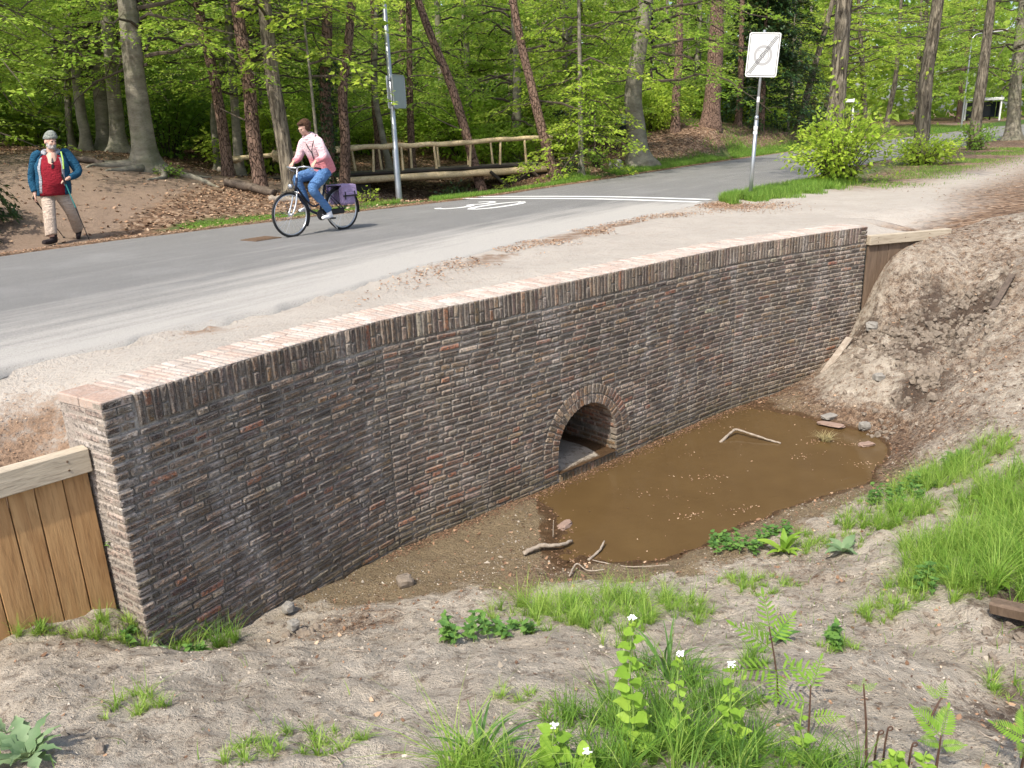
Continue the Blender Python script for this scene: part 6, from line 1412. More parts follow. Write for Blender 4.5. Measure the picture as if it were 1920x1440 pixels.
GP = [(-3.27,4.49,0.19,0.16),(-3.16,4.60,0.17,0.14),(-3.03,4.72,0.21,0.16),(-2.80,4.71,0.18,0.14),(-2.62,4.86,0.20,0.20),(-2.46,4.86,0.19,0.20),(-2.21,5.02,0.18,0.24),(-1.91,3.22,0.13,0.13),(-1.01,2.79,0.15,0.10),(-0.84,2.77,0.12,0.12),(-1.16,2.68,0.09,0.07),
(0.09,5.30,0.26,0.20),(0.43,5.03,0.30,0.22),(0.84,4.92,0.30,0.20),(1.11,4.97,0.19,0.14),(0.59,4.49,0.26,0.18),(0.24,4.66,0.18,0.15),(1.86,5.38,0.22,0.12),(1.75,5.49,0.17,0.10),(2.64,6.01,0.22,0.12),(2.56,6.26,0.16,0.13),(3.22,6.41,0.27,0.18),(3.36,6.23,0.26,0.16),
(3.86,6.84,0.33,0.18),(4.18,6.99,0.29,0.20),(4.50,7.13,0.25,0.20),(3.55,6.91,0.18,0.10),(2.25,4.41,0.16,0.16),(2.60,4.71,0.16,0.18),(3.08,5.07,0.32,0.26),(3.37,5.11,0.33,0.28),(3.77,5.45,0.31,0.28),(3.10,4.60,0.28,0.26),(2.82,4.57,0.2,0.20),(3.05,4.35,0.18,0.24),
(2.82,4.79,0.18,0.20),(3.90,5.95,0.26,0.22),(4.20,6.05,0.27,0.25),(4.1,5.5,.3,.25),(3.6,4.8,.3,.25),(0.74,3.52,0.17,0.32),(0.68,2.98,0.25,0.26),(0.42,2.67,0.26,0.26),(0.68,2.50,0.25,0.26),(0.95,2.45,0.2,0.24),(0.51,2.37,0.25,0.26),(0.31,2.91,0.17,0.16),
(1.21,3.67,0.12,0.14),(0.96,3.13,0.13,0.16),(1.05,2.30,0.15,0.2),(-0.23,2.30,0.10,0.26),(-0.11,2.30,0.10,0.26),(0.18,2.30,0.12,0.18),(-0.06,3.21,0.09,0.08),(1.76,3.88,0.11,0.10),(2.59,3.55,0.13,0.10)]
def bank_grass():
    rg = np.random.default_rng(31); acc = [[], [], []]; off = 0
    for i, (x, y, r, h) in enumerate(GP):
        m = int(r*r*(700 if x > 2.7 else 430))+8; q = np.sqrt(rg.random(m)); a = rg.uniform(0, 2*PI, m); wob = .72+.55*vnoise(a*1.3+i, q*0+i, 3); cx = x+r*1.3*q*wob*np.cos(a); cy = y+r*1.25*q*wob*np.sin(a); e, nn = to_en(cx, cy)
        ok = (nn > gline(e)+.07) & (rg.random(m) < .8); cx, cy, q = cx[ok], cy[ok], q[ok]; m = len(cx); nb_ = rg.integers(12, 34, m); idx = np.repeat(np.arange(m), nb_); n = len(idx); az = rg.uniform(0, 2*PI, n); ro = rg.uniform(0, .024, n)
        X = cx[idx]+ro*np.cos(az); Y = cy[idx]+ro*np.sin(az); th = (h*(1.8 if (.0 < x < 1.3 and y > 4.4) or x > 2.7 else 1.4)*rg.uniform(.5, 1.1, m)*(1-.5*q**2))[idx]; hh = th*rg.uniform(.35, 1.1, n); dark = .30 if (y < 4 and .1 < x < 1.4) or i == 6 else .60
        tt = np.clip(dark+rg.normal(0, .13, m)[idx]+rg.normal(0, .16, n), 0, 1); dry = rg.random(n) < .05
        V, F, T = blades(X, Y, h_low(X, Y)-.008, hh, rg.uniform(.003, .0068, n)*(1.15 if h > .22 else 1), rg.uniform(.15, 1.25, n), 3, i, tt, az+rg.normal(0, .6, n)); T = np.where(np.repeat(dry, 7), 1.0, T)
        acc[0].append(V); acc[1].append(F[0]+off); acc[2].append((F[1]+off, T)); off += len(V)
    n = 4200; X = rg.uniform(-4, 5, n); Y = rg.uniform(2.2, 8, n); e, nn = to_en(X, Y); z = h_low(X, Y); ok = (nn > gline(e)+.1) & (z > -2.12) & (vnoise(X*1.6, Y*1.6, 12) > .5) & ((X > 1) | (rg.random(n) < .25)); X, Y, z = X[ok], Y[ok], z[ok]
    V, F, T = blades(X, Y, z-.005, rg.uniform(.02, .11, len(X)), rg.uniform(.003, .006, len(X)), rg.uniform(.2, 1.2, len(X)), 3, 99); acc[0].append(V); acc[1].append(F[0]+off); acc[2].append((F[1]+off, T))
    me = mesh_np('grass', np.concatenate(acc[0]), [np.concatenate(acc[1]), np.concatenate([q[0] for q in acc[2]])], M['grass'], dict(tint=np.concatenate([q[1] for q in acc[2]])))
    tag(obj('grass', me), 'fresh green grass tufts growing on the sandy ditch bank', 'grass', kind='stuff')
bank_grass()
def verge_grass():
    rg = np.random.default_rng(32); n = 95000; e = rg.uniform(5.5, 62, n)**1.0; e = 5.5+(e-5.5)*rg.random(n)**.7; out = np.abs(rg.normal(.55, .42, n))+.10
    b = np.interp(e, _rf[:, 0], _rf[:, 1]); X, Y = to_xy(e, b-out); k = (vnoise(X*.9, Y*.9, 44) > .22) & ((X > -2.9) | (vnoise(X*1.3, Y*1.3, 45) > .40)) & (X > -7.1); k &= ~((X < -3.4) & (out > .95)); k &= rg.random(n) < np.clip(1.25-out*.55, 0, 1)
    X, Y = X[k], Y[k]; h = rg.uniform(.07, .2, len(X))*(.8+.4*sstep(10, 30, e[k]))*(.35+.65*sstep(-4.5, -2, X))
    P = [(X, Y, h_up(X, Y)-.01, h)]
    # tuft at the foot of the zone sign and the strip along the lindens
    n = 42000; ex = rg.random(n); X = 4.4+ex*4.3; Y = 16.35+ex*4.4+rg.normal(0, .52, n)*(.6+.8*np.sin(ex*PI)) + .15; v, dn, df = road_v(X, Y); k = (dn < -.05) & (vnoise(X*2.5, Y*2.5, 46) > .18+.35*np.abs(Y-16.5-(X-4.4))); X, Y = X[k], Y[k]; P.append((X, Y, h_up(X, Y)-.01, rg.uniform(.08, .26, len(X))*np.clip(1.15-.3*np.abs(Y-16.5-(X-4.4)), .4, 1)))
    n = 14000; ex = rg.random(n); X = 8.3+ex*14; Y = 18.6+ex*17+rg.normal(0, 1.0, n); v, dn, df = road_v(X, Y); k = (dn < -.1) & (vnoise(X*.7, Y*.7, 47) > .42); X, Y = X[k], Y[k]; P.append((X, Y, h_up(X, Y)-.01, rg.uniform(.03, .1, len(X))))
    n = 16000; X = rg.uniform(20, 60, n); out = rg.uniform(.2, 7, n); e = to_en(X, X*1.4)[0]; b = np.interp(e, _rf[:, 0], _rf[:, 1]); X, Y = to_xy(e, b-out); P.append((X, Y, h_up(X, Y)-.01, rg.uniform(.1, .22, n)))
    X, Y, Z, h = [np.concatenate([p[k] for p in P]) for k in range(4)]
    V, F, T = blades(X, Y, Z, h, rg.uniform(.008, .016, len(X))*(1+.03*np.clip(Y-20, 0, 60)), rg.uniform(.1, .9, len(X)), 2, 5, np.clip(rg.normal(.42, .2, len(X)), 0, 1))
    tag(obj('grass', mesh_np('grass', V, F, M['grass'], dict(tint=T))), 'green verge grass along the road edges and round the sign', 'grass', kind='stuff')
verge_grass()
M['litter'] = None
def litter_mat():
    t = NT('dead_leaf'); a = t.attr('tint'); t.base(t.ramp(a, [(0, (.060, .036, .024)), (.3, (.17, .095, .055)), (.6, (.33, .20, .12)), (.85, (.50, .36, .24)), (1, (.62, .50, .38))])); t.rough(.75); return t.m
M['litter'] = litter_mat()
CHIP = np.array([(-.5, 0, .10), (-.25, .22, -.04), (.15, .27, .10), (.5, .03, .20), (.2, -.20, .02), (-.2, -.26, -.05)])
def chips(name, X, Y, Z, size, label, seed, lo=0., hi=1., tilt=.45, cat='dead leaves', mat='litter', mean=None):
    rg = np.random.default_rng(seed); n = len(X); D = np.c_[rg.normal(0, 1, (n, 2)), rg.normal(0, tilt*.5, n)]; U = rg.normal(0, tilt, (n, 3))+[0, 0, 1]
    t = rg.uniform(lo, hi, n) if mean is None else np.clip(rg.normal(mean, .2, n), lo, hi)
    V, F, T = leaves(np.c_[X, Y, Z], D, U, size, t, CHIP); tag(obj(name, mesh_np(name, V, [F], M[mat], dict(tint=T))), label, cat, kind='stuff')
def litters():
    rg = np.random.default_rng(51)
    # ditch bank
    n = 60000; X = rg.uniform(-4.5, 9, n); Y = rg.uniform(2.1, 13, n); e, nn = to_en(X, Y); z = h_low(X, Y)
    dens = .02+.05*(vnoise(X*2.2, Y*2.2, 61) > .62)+.55*blobm(X, Y, 4.7, 8.6, 1.3)+.5*blobm(X, Y, -1.35, 5.25, .45)+.5*blobm(X, Y, .3, 6.2, .45)+.55*blobm(X, Y, 2.45, 2.9, .6)+.4*blobm(X, Y, 6.3, 8.6, 1.6)+.22*sstep(-1.85, -2.1, z)+.3*blobm(X, Y, -2.9, 4.45, .35)+.9*np.exp(-((z+2.215)/.025)**2)*(X > .2)*.8+.12*(X > 1.6)+.35*sstep(4.8, 5.4, X)*sstep(7.5, 9, Y)
    k = (nn > gline(e)+.03) & (z > -2.235) & (rg.random(n) < dens*1.0); X, Y, z = X[k], Y[k], z[k]; big = rg.random(len(X)) < .14
    chips('dead_leaves', X, Y, z+.006, np.where(big, rg.uniform(.028, .055, len(X)), rg.uniform(.008, .024, len(X))), 'brown leaf litter and bits scattered on the ditch bank', 1, mean=.42)
    # rim of debris along the wall foot and drifting on the water
    n = 5200; s = rg.uniform(_j1*.9, WL*.86, n); o = np.abs(rg.normal(0, .075, n))+.004; P = np.array([wpt(a, 0, b) for a, b in zip(s, o)]); zz = np.maximum(h_low(P[:, 0], P[:, 1])+.004, -2.219)
    chips('floating_debris', P[:, 0], P[:, 1], zz, rg.uniform(.008, .026, n), 'reddish brown debris gathered along the foot of the wall', 2, 0, .75, tilt=.25, cat='debris', mean=.25)
    n = 1500; X = rg.uniform(.3, 4.8, n); Y = rg.uniform(5.8, 10.3, n); e, nn = to_en(X, Y); z = h_low(X, Y); cl = vnoise(X*2.3, Y*2.3, 66); k = (z < -2.225) & (nn > gline(e)+.25) & ((rg.random(n) < .07) | (cl > .84)); X, Y = X[k], Y[k]
    cx = [(1.75, 7.2), (3.35, 8.6), (3.6, 9.0), (4.0, 8.9), (3.9, 8.3), (2.1, 8.1), (2.3, 7.3)]
    for a, b_ in cx: m = 26; X = np.r_[X, a+rg.normal(0, .085, m)*1.4]; Y = np.r_[Y, b_+rg.normal(0, .05, m)]
    chips('floating_leaves', X, Y, np.full(len(X), -2.2185), rg.uniform(.010, .032, len(X)), 'small tan leaf bits floating on the muddy pool', 3, .3, .85, tilt=.1, mean=.6)
    # wood floor
    n = 90000; X = rg.uniform(-16, 12, n); Y = rg.uniform(12, 45, n); v, dn, df = road_v(X, Y); out = -df
    pth = np.maximum(sstep(-6.6, -7.9, X)*sstep(26, 20, Y)*sstep(-13.5, -11, X)*.8, .8*np.exp(-((Y-21.9-.35*(X+8))/1.1)**2)*(X < -5)); k = (out > .25) & (rg.random(n) < np.clip(1-pth*1.1, .05, 1)*np.where(out < .9, .35, .8)*(1-sstep(30, 45, Y)*.5)); X, Y = X[k], Y[k]
    chips('dead_leaves', X, Y, h_up(X, Y)+.015, rg.uniform(.05, .105, len(X)), 'carpet of brown fallen leaves on the wood floor', 4, mean=.50)
    # orange bud scales on the shoulder
    n = 90000; X = rg.uniform(-4.4, 16, n); Y = rg.uniform(4, 26, n); X[50000:] = rg.uniform(-3.6, 5.6, 40000); Y[50000:] = 7.6+X[50000:]*1.35+rg.normal(1.9, 1.3, 40000); e, nn = to_en(X, Y); v, dn, df = road_v(X, Y); ns = -dn
    den = .9*blobm(X, Y, -3.35, 4.95, .5)+.85*np.exp(-((ns-.25)/.4)**2)*(vnoise(X*1.4, Y*1.4, 70) > .50)*sstep(-1.8, 0, X)*sstep(5, 4, X)+.8*blobm(X, Y, 4.6, 15.3, .75)+.5*blobm(X, Y, -2.75, 6.75, .25)+.35*sstep(7, 11, X)*(ns > .6)*(vnoise(X*.8, Y*.8, 71) > .4)
    k = (nn < gline(e)-.02) & (ns > -.5) & (rg.random(n) < den) & ~((nn > gline(e)-.3) & (e > .9) & (e < 11.7)); X, Y = X[k], Y[k]
    chips('bud_scales', X, Y, np.maximum(h_up(X, Y), -.5)+.014, rg.uniform(.018, .045, len(X))*np.where((X < -2.2) & (Y < 7), .42, 1), 'orange brown bud scales drifted on the sandy road shoulder', 5, .3, .9, tilt=.2, cat='debris', mean=.55)
    n = 9000; v_ = rg.random(n); e = rg.uniform(2, 34, n); b = np.interp(e, _rf[:, 0], _rf[:, 1]); X, Y = to_xy(e, b+rg.normal(-.02, .09, n)); chips('bud_scales', X, Y, np.maximum(h_up(X, Y), 0)+.01, rg.uniform(.02, .05, n), 'orange litter line along the far edge of the asphalt', 6, .3, .9, tilt=.2, cat='debris', mean=.52)
    # small crumbs of soil and grit give the sand its relief
    n = 52000; X = rg.uniform(-4, 8, n); Y = rg.uniform(2.1, 12, n); e, nn = to_en(X, Y); z = h_low(X, Y); k = (nn > gline(e)+.03) & (z > -2.2) & (vnoise(X*3, Y*3, 81) > .33); X, Y, z = X[k], Y[k], z[k]
    n = len(X); sz = rg.uniform(.003, .010, n)*np.where(rg.random(n) < .06, 2.2, 1); T4 = np.array([(1, 0, -.5), (-.6, .8, -.5), (-.5, -.8, -.5), (.1, 0, .75)]); R_ = rg.normal(0, .35, (n, 4, 3)); V = (T4[None]+R_)*sz[:, None, None]+np.c_[X, Y, z+.001][:, None]; b = np.arange(n)[:, None]*4
    F = np.concatenate([b+np.array([q]) for q in ((0, 1, 3), (1, 2, 3), (2, 0, 3))]); me = mesh_np('grit', V.reshape(-1, 3), [F], M['grit'], dict(tint=np.repeat(rg.random(n), 4))); tag(obj('grit', me), 'crumbs of soil and grit lying on the sandy bank', 'grit', kind='stuff')
t_ = NT('grit'); t_.base(t_.ramp(t_.attr('tint'), [(0, (.10, .08, .065)), (.5, (.30, .26, .21)), (1, (.52, .47, .40))])); t_.rough(.95); M['grit'] = t_.m
litters()
# broken clods on the right bank
def clods():
    rg = np.random.default_rng(8); b = MB()
    for cx, cy, r, n, s0, s1 in ((5.75, 10.4, .85, 620, .008, .045), (5.75, 10.4, .6, 50, .04, .075), (5.1, 9.3, .30, 60, .02, .07), (5.05, 10.9, .25, 30, .02, .06), (3.0, 4.0, .4, 40, .01, .04), (4.5, 9.1, .5, 30, .015, .04), (-2.62, 4.80, .12, 25, .015, .04), (-1.6, 5.2, .35, 14, .015, .05)):
        for k in range(n):
            a = rg.uniform(0, 6.28); q = r*abs(rg.normal(0, .6)); x = cx+q*math.cos(a)*1.2; y = cy+q*math.sin(a); s = rg.uniform(s0, s1); V, F = ellipsoid((0, 0, 0), (s, s*.8, s*.8), 7, 5); V *= 1+rg.normal(0, .24, (len(V), 1)); V = V@np.array(Euler((rg.uniform(0, 3), rg.uniform(0, 3), 0)).to_matrix()).T; b.add(V+[x, y, float(h_low(x, y))+s*.15], F)
    tag(b.obj('soil_clods', M['clod']), 'dark broken clods of soil on the right hand bank', 'soil', kind='stuff')
clods()
# ---- plants with their own leaves
def heart(n=7):
    pts = [(0, 0)]; prof = [(.0, .0), (-.08, .22), (.05, .42), (.28, .46), (.55, .34), (.80, .16), (1, 0)]
    V = [(0, 0, 0)]+[(x, y, .06-.10*abs(y)+(.03 if i % 2 else 0)) for i, (x, y) in enumerate(prof[1:-1])]+[(1, 0, -.12)]+[(x, -y, .06-.10*abs(y)+(.03 if i % 2 else 0)) for i, (x, y) in enumerate(prof[1:-1])]+[(.5, 0, -.02)]
    k = len(prof)-2; tip = k+1; c = len(V)-1; up = [0]+list(range(1, k+1))+[tip]; dn = [0]+list(range(k+2, 2*k+2))+[tip]
    F = [(c, b_, a) for a, b_ in zip(up[:-1], up[1:])]+[(c, a, b_) for a, b_ in zip(dn[:-1], dn[1:])]; return np.array(V, float), [np.array(F)]
def leaf_mesh(V, F, mat, tint, name='leaf'):
    return mesh_np(name, V, F, M[mat], dict(tint=np.clip(np.full(len(V), tint)+rng.normal(0, .07, len(V)), 0, 1)), True)
HV, HF = heart(); HEART = [leaf_mesh(HV*[1, s, 1], HF, 'mustard_leaf', t_) for s, t_ in ((1.05, .3), (.95, .5), (1.1, .65), (.9, .85))]
TV = HV.copy(); TV[1:-1, 0] += .08*np.where(np.arange(len(TV)-2) % 2, 1, -1); NETT = [leaf_mesh(TV*[1, .72, 1], HF, 'nettle_leaf', t_) for t_ in (.25, .5, .8)]
def orient(o, d, up, s):
    d = Vector(d).normalized(); up = Vector(up); y = up.cross(d).normalized(); z = d.cross(y); m = Matrix((( d.x, y.x, z.x), (d.y, y.y, z.y), (d.z, y.z, z.z))).to_4x4(); o.matrix_local = Matrix.Translation(o.location) @ m @ Matrix.Diagonal((s, s, s, 1))
def mustard(x, y, h, n, ls, label, seed, lean=(0, 0), flower=True):
    rg = random.Random(seed); t = thing('garlic_mustard_plant', label, 'plant', (x, y, float(h_low(x, y))), 0, 'flowering weeds in the foreground')
    st = smooth_path([(0, 0, -.02), (lean[0]*.3+.008, lean[1]*.3, h*.33), (lean[0]*.6-.008, lean[1]*.6, h*.66), (lean[0], lean[1], h)], 14); b = MB(); b.tube(st, np.linspace(.0055, .0025, 14), 7); b.obj('stem', M['stem'], t, True)
    for k in range(n):
        q = .02+.95*(k/n)**1.0; i = min(int(q*13), 12); p = st[i]+(st[i+1]-st[i])*(q*13-i); az = k*2.4+rg.uniform(-.4, .4); s = ls*(1.15-.62*q)*rg.uniform(.8, 1.2); el = rg.uniform(-.05, .45); d = (math.cos(az)*math.cos(el), math.sin(az)*math.cos(el), math.sin(el)); s *= .82; o = obj('leaf', HEART[rg.randrange(4)], t, loc=tuple(p+np.array(d)*s*.22)); orient(o, d, (rg.uniform(-.3, .3), rg.uniform(-.7, 0), 1), s)
        if k < 5: pass
    if flower:
        b = MB()
        for k in range(22):
            a = rg.uniform(0, 6.28); r_ = rg.uniform(0, .017); c = np.array(st[-1])+[math.cos(a)*r_, math.sin(a)*r_, .004+rg.uniform(0, .012)]; V, F = ellipsoid(c, (.0045, .0045, .002), 6, 4); b.add(V, F)
        tag(b.obj('white_flowers', M['petal'], t), kind='stuff'); b = MB()
        for k in range(14): a = rg.uniform(0, 6.28); c = np.array(st[-1])+[math.cos(a)*.012, math.sin(a)*.012, -.008+rg.uniform(-.012, .008)]; V, F = ellipsoid(c, (.005, .005, .007), 6, 4); b.add(V, F, tint=.9)
        tag(b.obj('buds', M['mustard_leaf'], t), kind='stuff')
mustard(.40, 2.52, .60, 30, .088, 'tallest garlic mustard with white flowers and many heart shaped leaves in the foreground', 1, (.01, .04))
mustard(.585, 2.52, .42, 13, .058, 'slender garlic mustard with white flowers between the two leafy ones', 2, (.0, .03))
mustard(.79, 2.52, .42, 17, .072, 'leafy garlic mustard with white flowers right of the slender one', 3, (-.01, .02))
mustard(.83, 2.60, .38, 9, .05, 'thin garlic mustard stem standing just behind the right leafy one', 7, (.02, .02), False)
mustard(.10, 2.36, .22, 10, .105, 'low garlic mustard with broad toothed leaves at the bottom edge', 4)
mustard(.19, 2.30, .12, 7, .10, 'smallest garlic mustard with one white flower at the bottom edge', 5, (.02, 0))
mustard(1.02, 2.42, .26, 10, .055, 'yellow topped weed at the right end of the long grass', 6, (0, .02), False)
for k, (x, y) in enumerate(((1.28, 2.33), (1.36, 2.38), (1.44, 2.34))): mustard(x, y, .09+.02*k, 11, .055, ['low light green weed beside the red rowan stem', 'low light green weed left of the fern like seedling', 'low light green weed under the fern like seedling'][k], 10+k, (0, 0), False)
def pinnate(mat='mustard_leaf', n=7, tint=.4, wid=.30):
    b = MB(); b.tube([(0, 0, 0), (.5, 0, .04), (1, 0, -.08)], .012, 4, tint=.2)
    L = np.array([(0, 0, 0), (.3, .5, .02), (.75, .42, 0), (1, 0, -.06), (.75, -.42, 0), (.3, -.5, .02)])
    for k in range(n):
        u_ = .16+.78*k/(n-1)
        for s in (1, -1):
            ln = wid*(math.sin(PI*min(.98, .25+.7*u_))*.9+.2); V = L*[ln, ln*.20, ln*.4]; a = s*math.radians(68-20*u_); R_ = np.array(Matrix.Rotation(a, 3, 'Z')); b.add(V@R_.T+[u_, 0, .04*math.sin(PI*u_)-.06*u_*u_], [np.array([[0, 5, 4, 3, 2, 1]])], tint=np.clip(tint+rng.normal(0, .12), 0, 1))
    b.add(L*[.26, .09, .1]+[.97, 0, -.06], [np.array([[0, 5, 4, 3, 2, 1]])], tint=tint); return b.mesh('leaf', M[mat])
PIN = [pinnate('mustard_leaf', 7, .15), pinnate('mustard_leaf', 8, .35), pinnate('mustard_leaf', 6, .25)]; FERN = pinnate('mustard_leaf', 11, .2, .34)
def rowan(x, y, h, leaves_, label, seed, lean=(0, 0), ls=.2, mesh=None, stem='dark_stem'):
    rg = random.Random(seed); t = thing('rowan_seedling', label, 'plant', (x, y, float(h_low(x, y))), 0, 'young seedlings on the bank'); st = smooth_path([(0, 0, -.02), (lean[0]*.4, lean[1]*.4, h*.5), (lean[0], lean[1], h)], 10); b = MB(); b.tube(st, np.linspace(.006, .003, 10), 6); b.obj('stem', M[stem], t, True)
    for (q, az, el, s) in leaves_:
        i = min(int(q*9), 8); p = st[i]; d = (math.cos(az)*math.cos(el), math.sin(az)*math.cos(el), math.sin(el)); o = obj('leaf', mesh or PIN[rg.randrange(3)], t, loc=tuple(p)); orient(o, d, (0, -.5, 1), s*ls/.2)
rowan(1.19, 3.12, .40, [(.5, 3.3, .2, .22), (.55, -.2, .15, .20), (.75, 2.6, .45, .2), (.8, .7, .35, .18), (1, 1.6, .9, .17), (.45, 4.4, -.1, .18), (1, 3.6, .5, .15)], 'largest rowan seedling with feathery leaves over the bare sand', 1, (-.06, .03))
rowan(1.17, 2.72, .26, [(.7, 3.0, .15, .15), (.9, 2.2, .7, .14), (1, .8, .9, .13), (.5, -.1, .1, .12)], 'small rowan seedling with yellow green leaves below the largest one', 2, (.0, .02))
rowan(1.27, 2.42, .36, [(1, 2.9, .3, .05), (1, .3, .3, .05), (.93, 1.2, .6, .04)], 'bare reddish seedling stem with only a tiny tuft of leaves', 3, (-.035, .02))
rowan(1.56, 2.46, .16, [(.9, 2.4, .7, .125), (.9, .9, .55, .125), (.8, 3.4, .35, .09), (.7, -.3, .3, .08)], 'fern like seedling with long narrow leaflets near the bottom right', 4, (0, 0), .2, FERN)
rowan(1.92, 2.50, .15, [(.9, 2.7, .4, .12), (.9, 1.2, .5, .12), (.8, 4., .2, .1)], 'half cropped feathery seedling in the bottom right corner', 5, (0, 0), .2, FERN)
rowan(1.74, 2.85, .12, [(.6, 3.1, .2, .07), (.9, .9, .4, .09), (.9, 2.2, .5, .08)], 'small seedling with few leaves leaning on the dark litter', 6, (.07, .04))
def curled(x, y, h, label, seed):
    t = thing('fern_fiddlehead', label, 'plant', (x, y, float(h_low(x, y))), 0, 'curled fern shoots'); b = MB(); c = [(0, 0, -.02), (0, 0, h*.6), (.004, 0, h)]+[(.004+.014*(1-math.cos(a))*(1-a/9), 0, h+.014*math.sin(a)*(1-a/9)) for a in np.linspace(.5, 6, 9)]; b.tube(np.array(c), np.linspace(.004, .0022, len(c)), 6); b.obj('stem', M['dark_stem'], t, True)
curled(1.34, 2.50, .15, 'left curled fern shoot above the low green weeds', 1); curled(1.39, 2.53, .17, 'tallest curled fern shoot above the low green weeds', 2); curled(1.47, 2.49, .10, 'right curled fern shoot bending beside the seedling', 3)
def nettle(x, y, R, h, n, label, seed):
    rg = random.Random(seed); t = thing('nettle_clump', label, 'plant', (x, y, float(h_low(x, y))), 0, 'leafy weed clumps on the bank'); b = MB(); cnt = 0
    for k in range(n):
        a = rg.uniform(0, 6.28); r_ = R*math.sqrt(rg.random()); bx, by = r_*math.cos(a), r_*math.sin(a); gz = float(h_low(x+bx, y+by))-t.location[2]; hh = h*rg.uniform(.5, 1.1); tx, ty = bx+rg.uniform(-.03, .03), by+rg.uniform(-.03, .03); b.tube([(bx, by, gz-.01), (tx, ty, gz+hh)], [.003, .002], 4)
        for q in range(4):
            u_ = .3+.7*q/3; 
            for s in (0, PI): az = a+q*PI/2+s+rg.uniform(-.3, .3); el = rg.uniform(-.2, .4); d = (math.cos(az)*math.cos(el), math.sin(az)*math.cos(el), math.sin(el)); o = obj('leaf', NETT[rg.randrange(3)], t, loc=(bx+(tx-bx)*u_, by+(ty-by)*u_, gz+hh*u_)); orient(o, d, (rg.uniform(-.3, .3), -.3, 1), .062*rg.uniform(.6, 1.1)*(1.1-.35*u_)); cnt += 1
    tag(b.obj('stems', M['stem'], t), kind='stuff')
nettle(-.38, 4.42, .20, .16, 16, 'green nettle clump at the left end of the middle grass tuft', 1); nettle(-.08, 4.50, .13, .1, 9, 'low nettles between the sand ridge and the middle grass tuft', 2); nettle(1.98, 6.38, .26, .15, 22, 'nettle clump at the near edge of the pool', 3); nettle(2.32, 6.42, .12, .13, 9, 'small nettles beside the broad leaved dock', 4)
nettle(3.55, 6.75, .30, .16, 26, 'broad nettle patch between the pool corner and the trodden path', 5); nettle(1.75, 3.92, .07, .12, 8, 'small grey green nettle in the middle of the sandy slope', 6); nettle(2.72, 4.62, .10, .16, 9, 'bluish nettle at the left foot of the large grass bank', 7); nettle(-2.62, 4.72, .09, .07, 5, 'low yellow green weed below the timber end', 8); nettle(-2.28, 4.80, .07, .06, 5, 'low weed with round leaves under the wall foot grass', 9); nettle(4.3, 7.25, .14, .14, 9, 'yellow green weed at the top of the right grass patch', 10)
nettle(-2.735, 4.905, .03, .10, 4, 'small weed growing in the gap between timber and brick wall', 11)
bpy.data.objects[[o.name for o in COL.objects if 'gap between timber' in o.get('label', '')][0]].location.z = -1.12
def blade_leaf(L, W, mat, tint, teeth=0, seg=8):
    V = []; 
    for k in range(seg+1):
        u_ = k/seg; w = W*math.sin(PI*min(.97, u_**.8*.97+.02))*.5+.004; w *= (.45 if teeth and k % 2 else 1); z = .22*L*math.sin(u_*PI*.8)-.10*L*u_*u_; V += [(L*u_, w, z+.02*(k % 2)*W), (L*u_, 0, z-.10*W), (L*u_, -w, z+.02*(k % 2)*W)]
    V = np.array(V); i = np.arange(seg)*3; F = np.r_[np.c_[i, i+1, i+4, i+3], np.c_[i+1, i+2, i+5, i+4]]; return leaf_mesh(V, [F], mat, tint)
def rosette(name, x, y, n, L, W, mat, label, seed, teeth=0, up=.35):
    rg = random.Random(seed); t = thing(name, label, 'plant', (x, y, float(h_low(x, y))+.005), 0, 'leaf rosettes on the bank'); ms = [blade_leaf(1, W/L, mat, q, teeth) for q in (.3, .55, .8)]
    for k in range(n): az = k/n*6.28+rg.uniform(-.25, .25); el = rg.uniform(-.05, up); d = (math.cos(az)*math.cos(el), math.sin(az)*math.cos(el), math.sin(el)); o = obj('leaf', ms[k % 3], t, loc=(0, 0, 0)); orient(o, d, (0, 0, 1), L*rg.uniform(.65, 1.15))
rosette('dock_plant', 2.28, 6.12, 12, .24, .075, 'mustard_leaf', 'broad leaved light green dock near the pool edge', 1, 0, 1.1); rosette('dock_plant', 2.66, 5.82, 7, .20, .08, 'grey_leaf', 'pale dock with grey green leaves right of the low grass tuft', 2, 0, .5)
rosette('dandelion_plant', -2.02, 2.66, 13, .20, .075, 'grey_leaf', 'toothed grey green dandelion leaves in the lower left corner', 3, 1, .6); rosette('dandelion_plant', -2.36, 3.02, 5, .12, .03, 'grey_leaf', 'small narrow leaved rosette at the left edge', 4, 1, .9)
rosette('plantain_plant', 1.48, 3.92, 9, .12, .035, 'nettle_leaf', 'flat dark green plantain rosette left of the small nettle', 5, 0, .4); rosette('burdock_plant', -2.42, 4.52, 6, .09, .06, 'grey_leaf', 'small round leaved grey green plant below the wall corner', 6, 0, .5); rosette('dock_plant', 3.0, 4.42, 8, .13, .07, 'mustard_leaf', 'pale green broad leaves hanging from the large grass bank', 7, 0, .8)
rosette('dock_plant', 3.85, 5.9, 6, .16, .09, 'mustard_leaf', 'yellow green broad leaf in the grass at the right edge', 8, 0, .9); rosette('grass_leaved_bulb', .74, 3.5, 22, .34, .012, 'nettle_leaf', 'upright bluish green bulb leaves behind the tallest garlic mustard', 9, 0, 1.45)
rosette('sedge_tuft', -.18, 2.36, 30, .26, .012, 'nettle_leaf', 'dark green tuft of long arching blades at the bottom edge', 10, 0, 1.2)
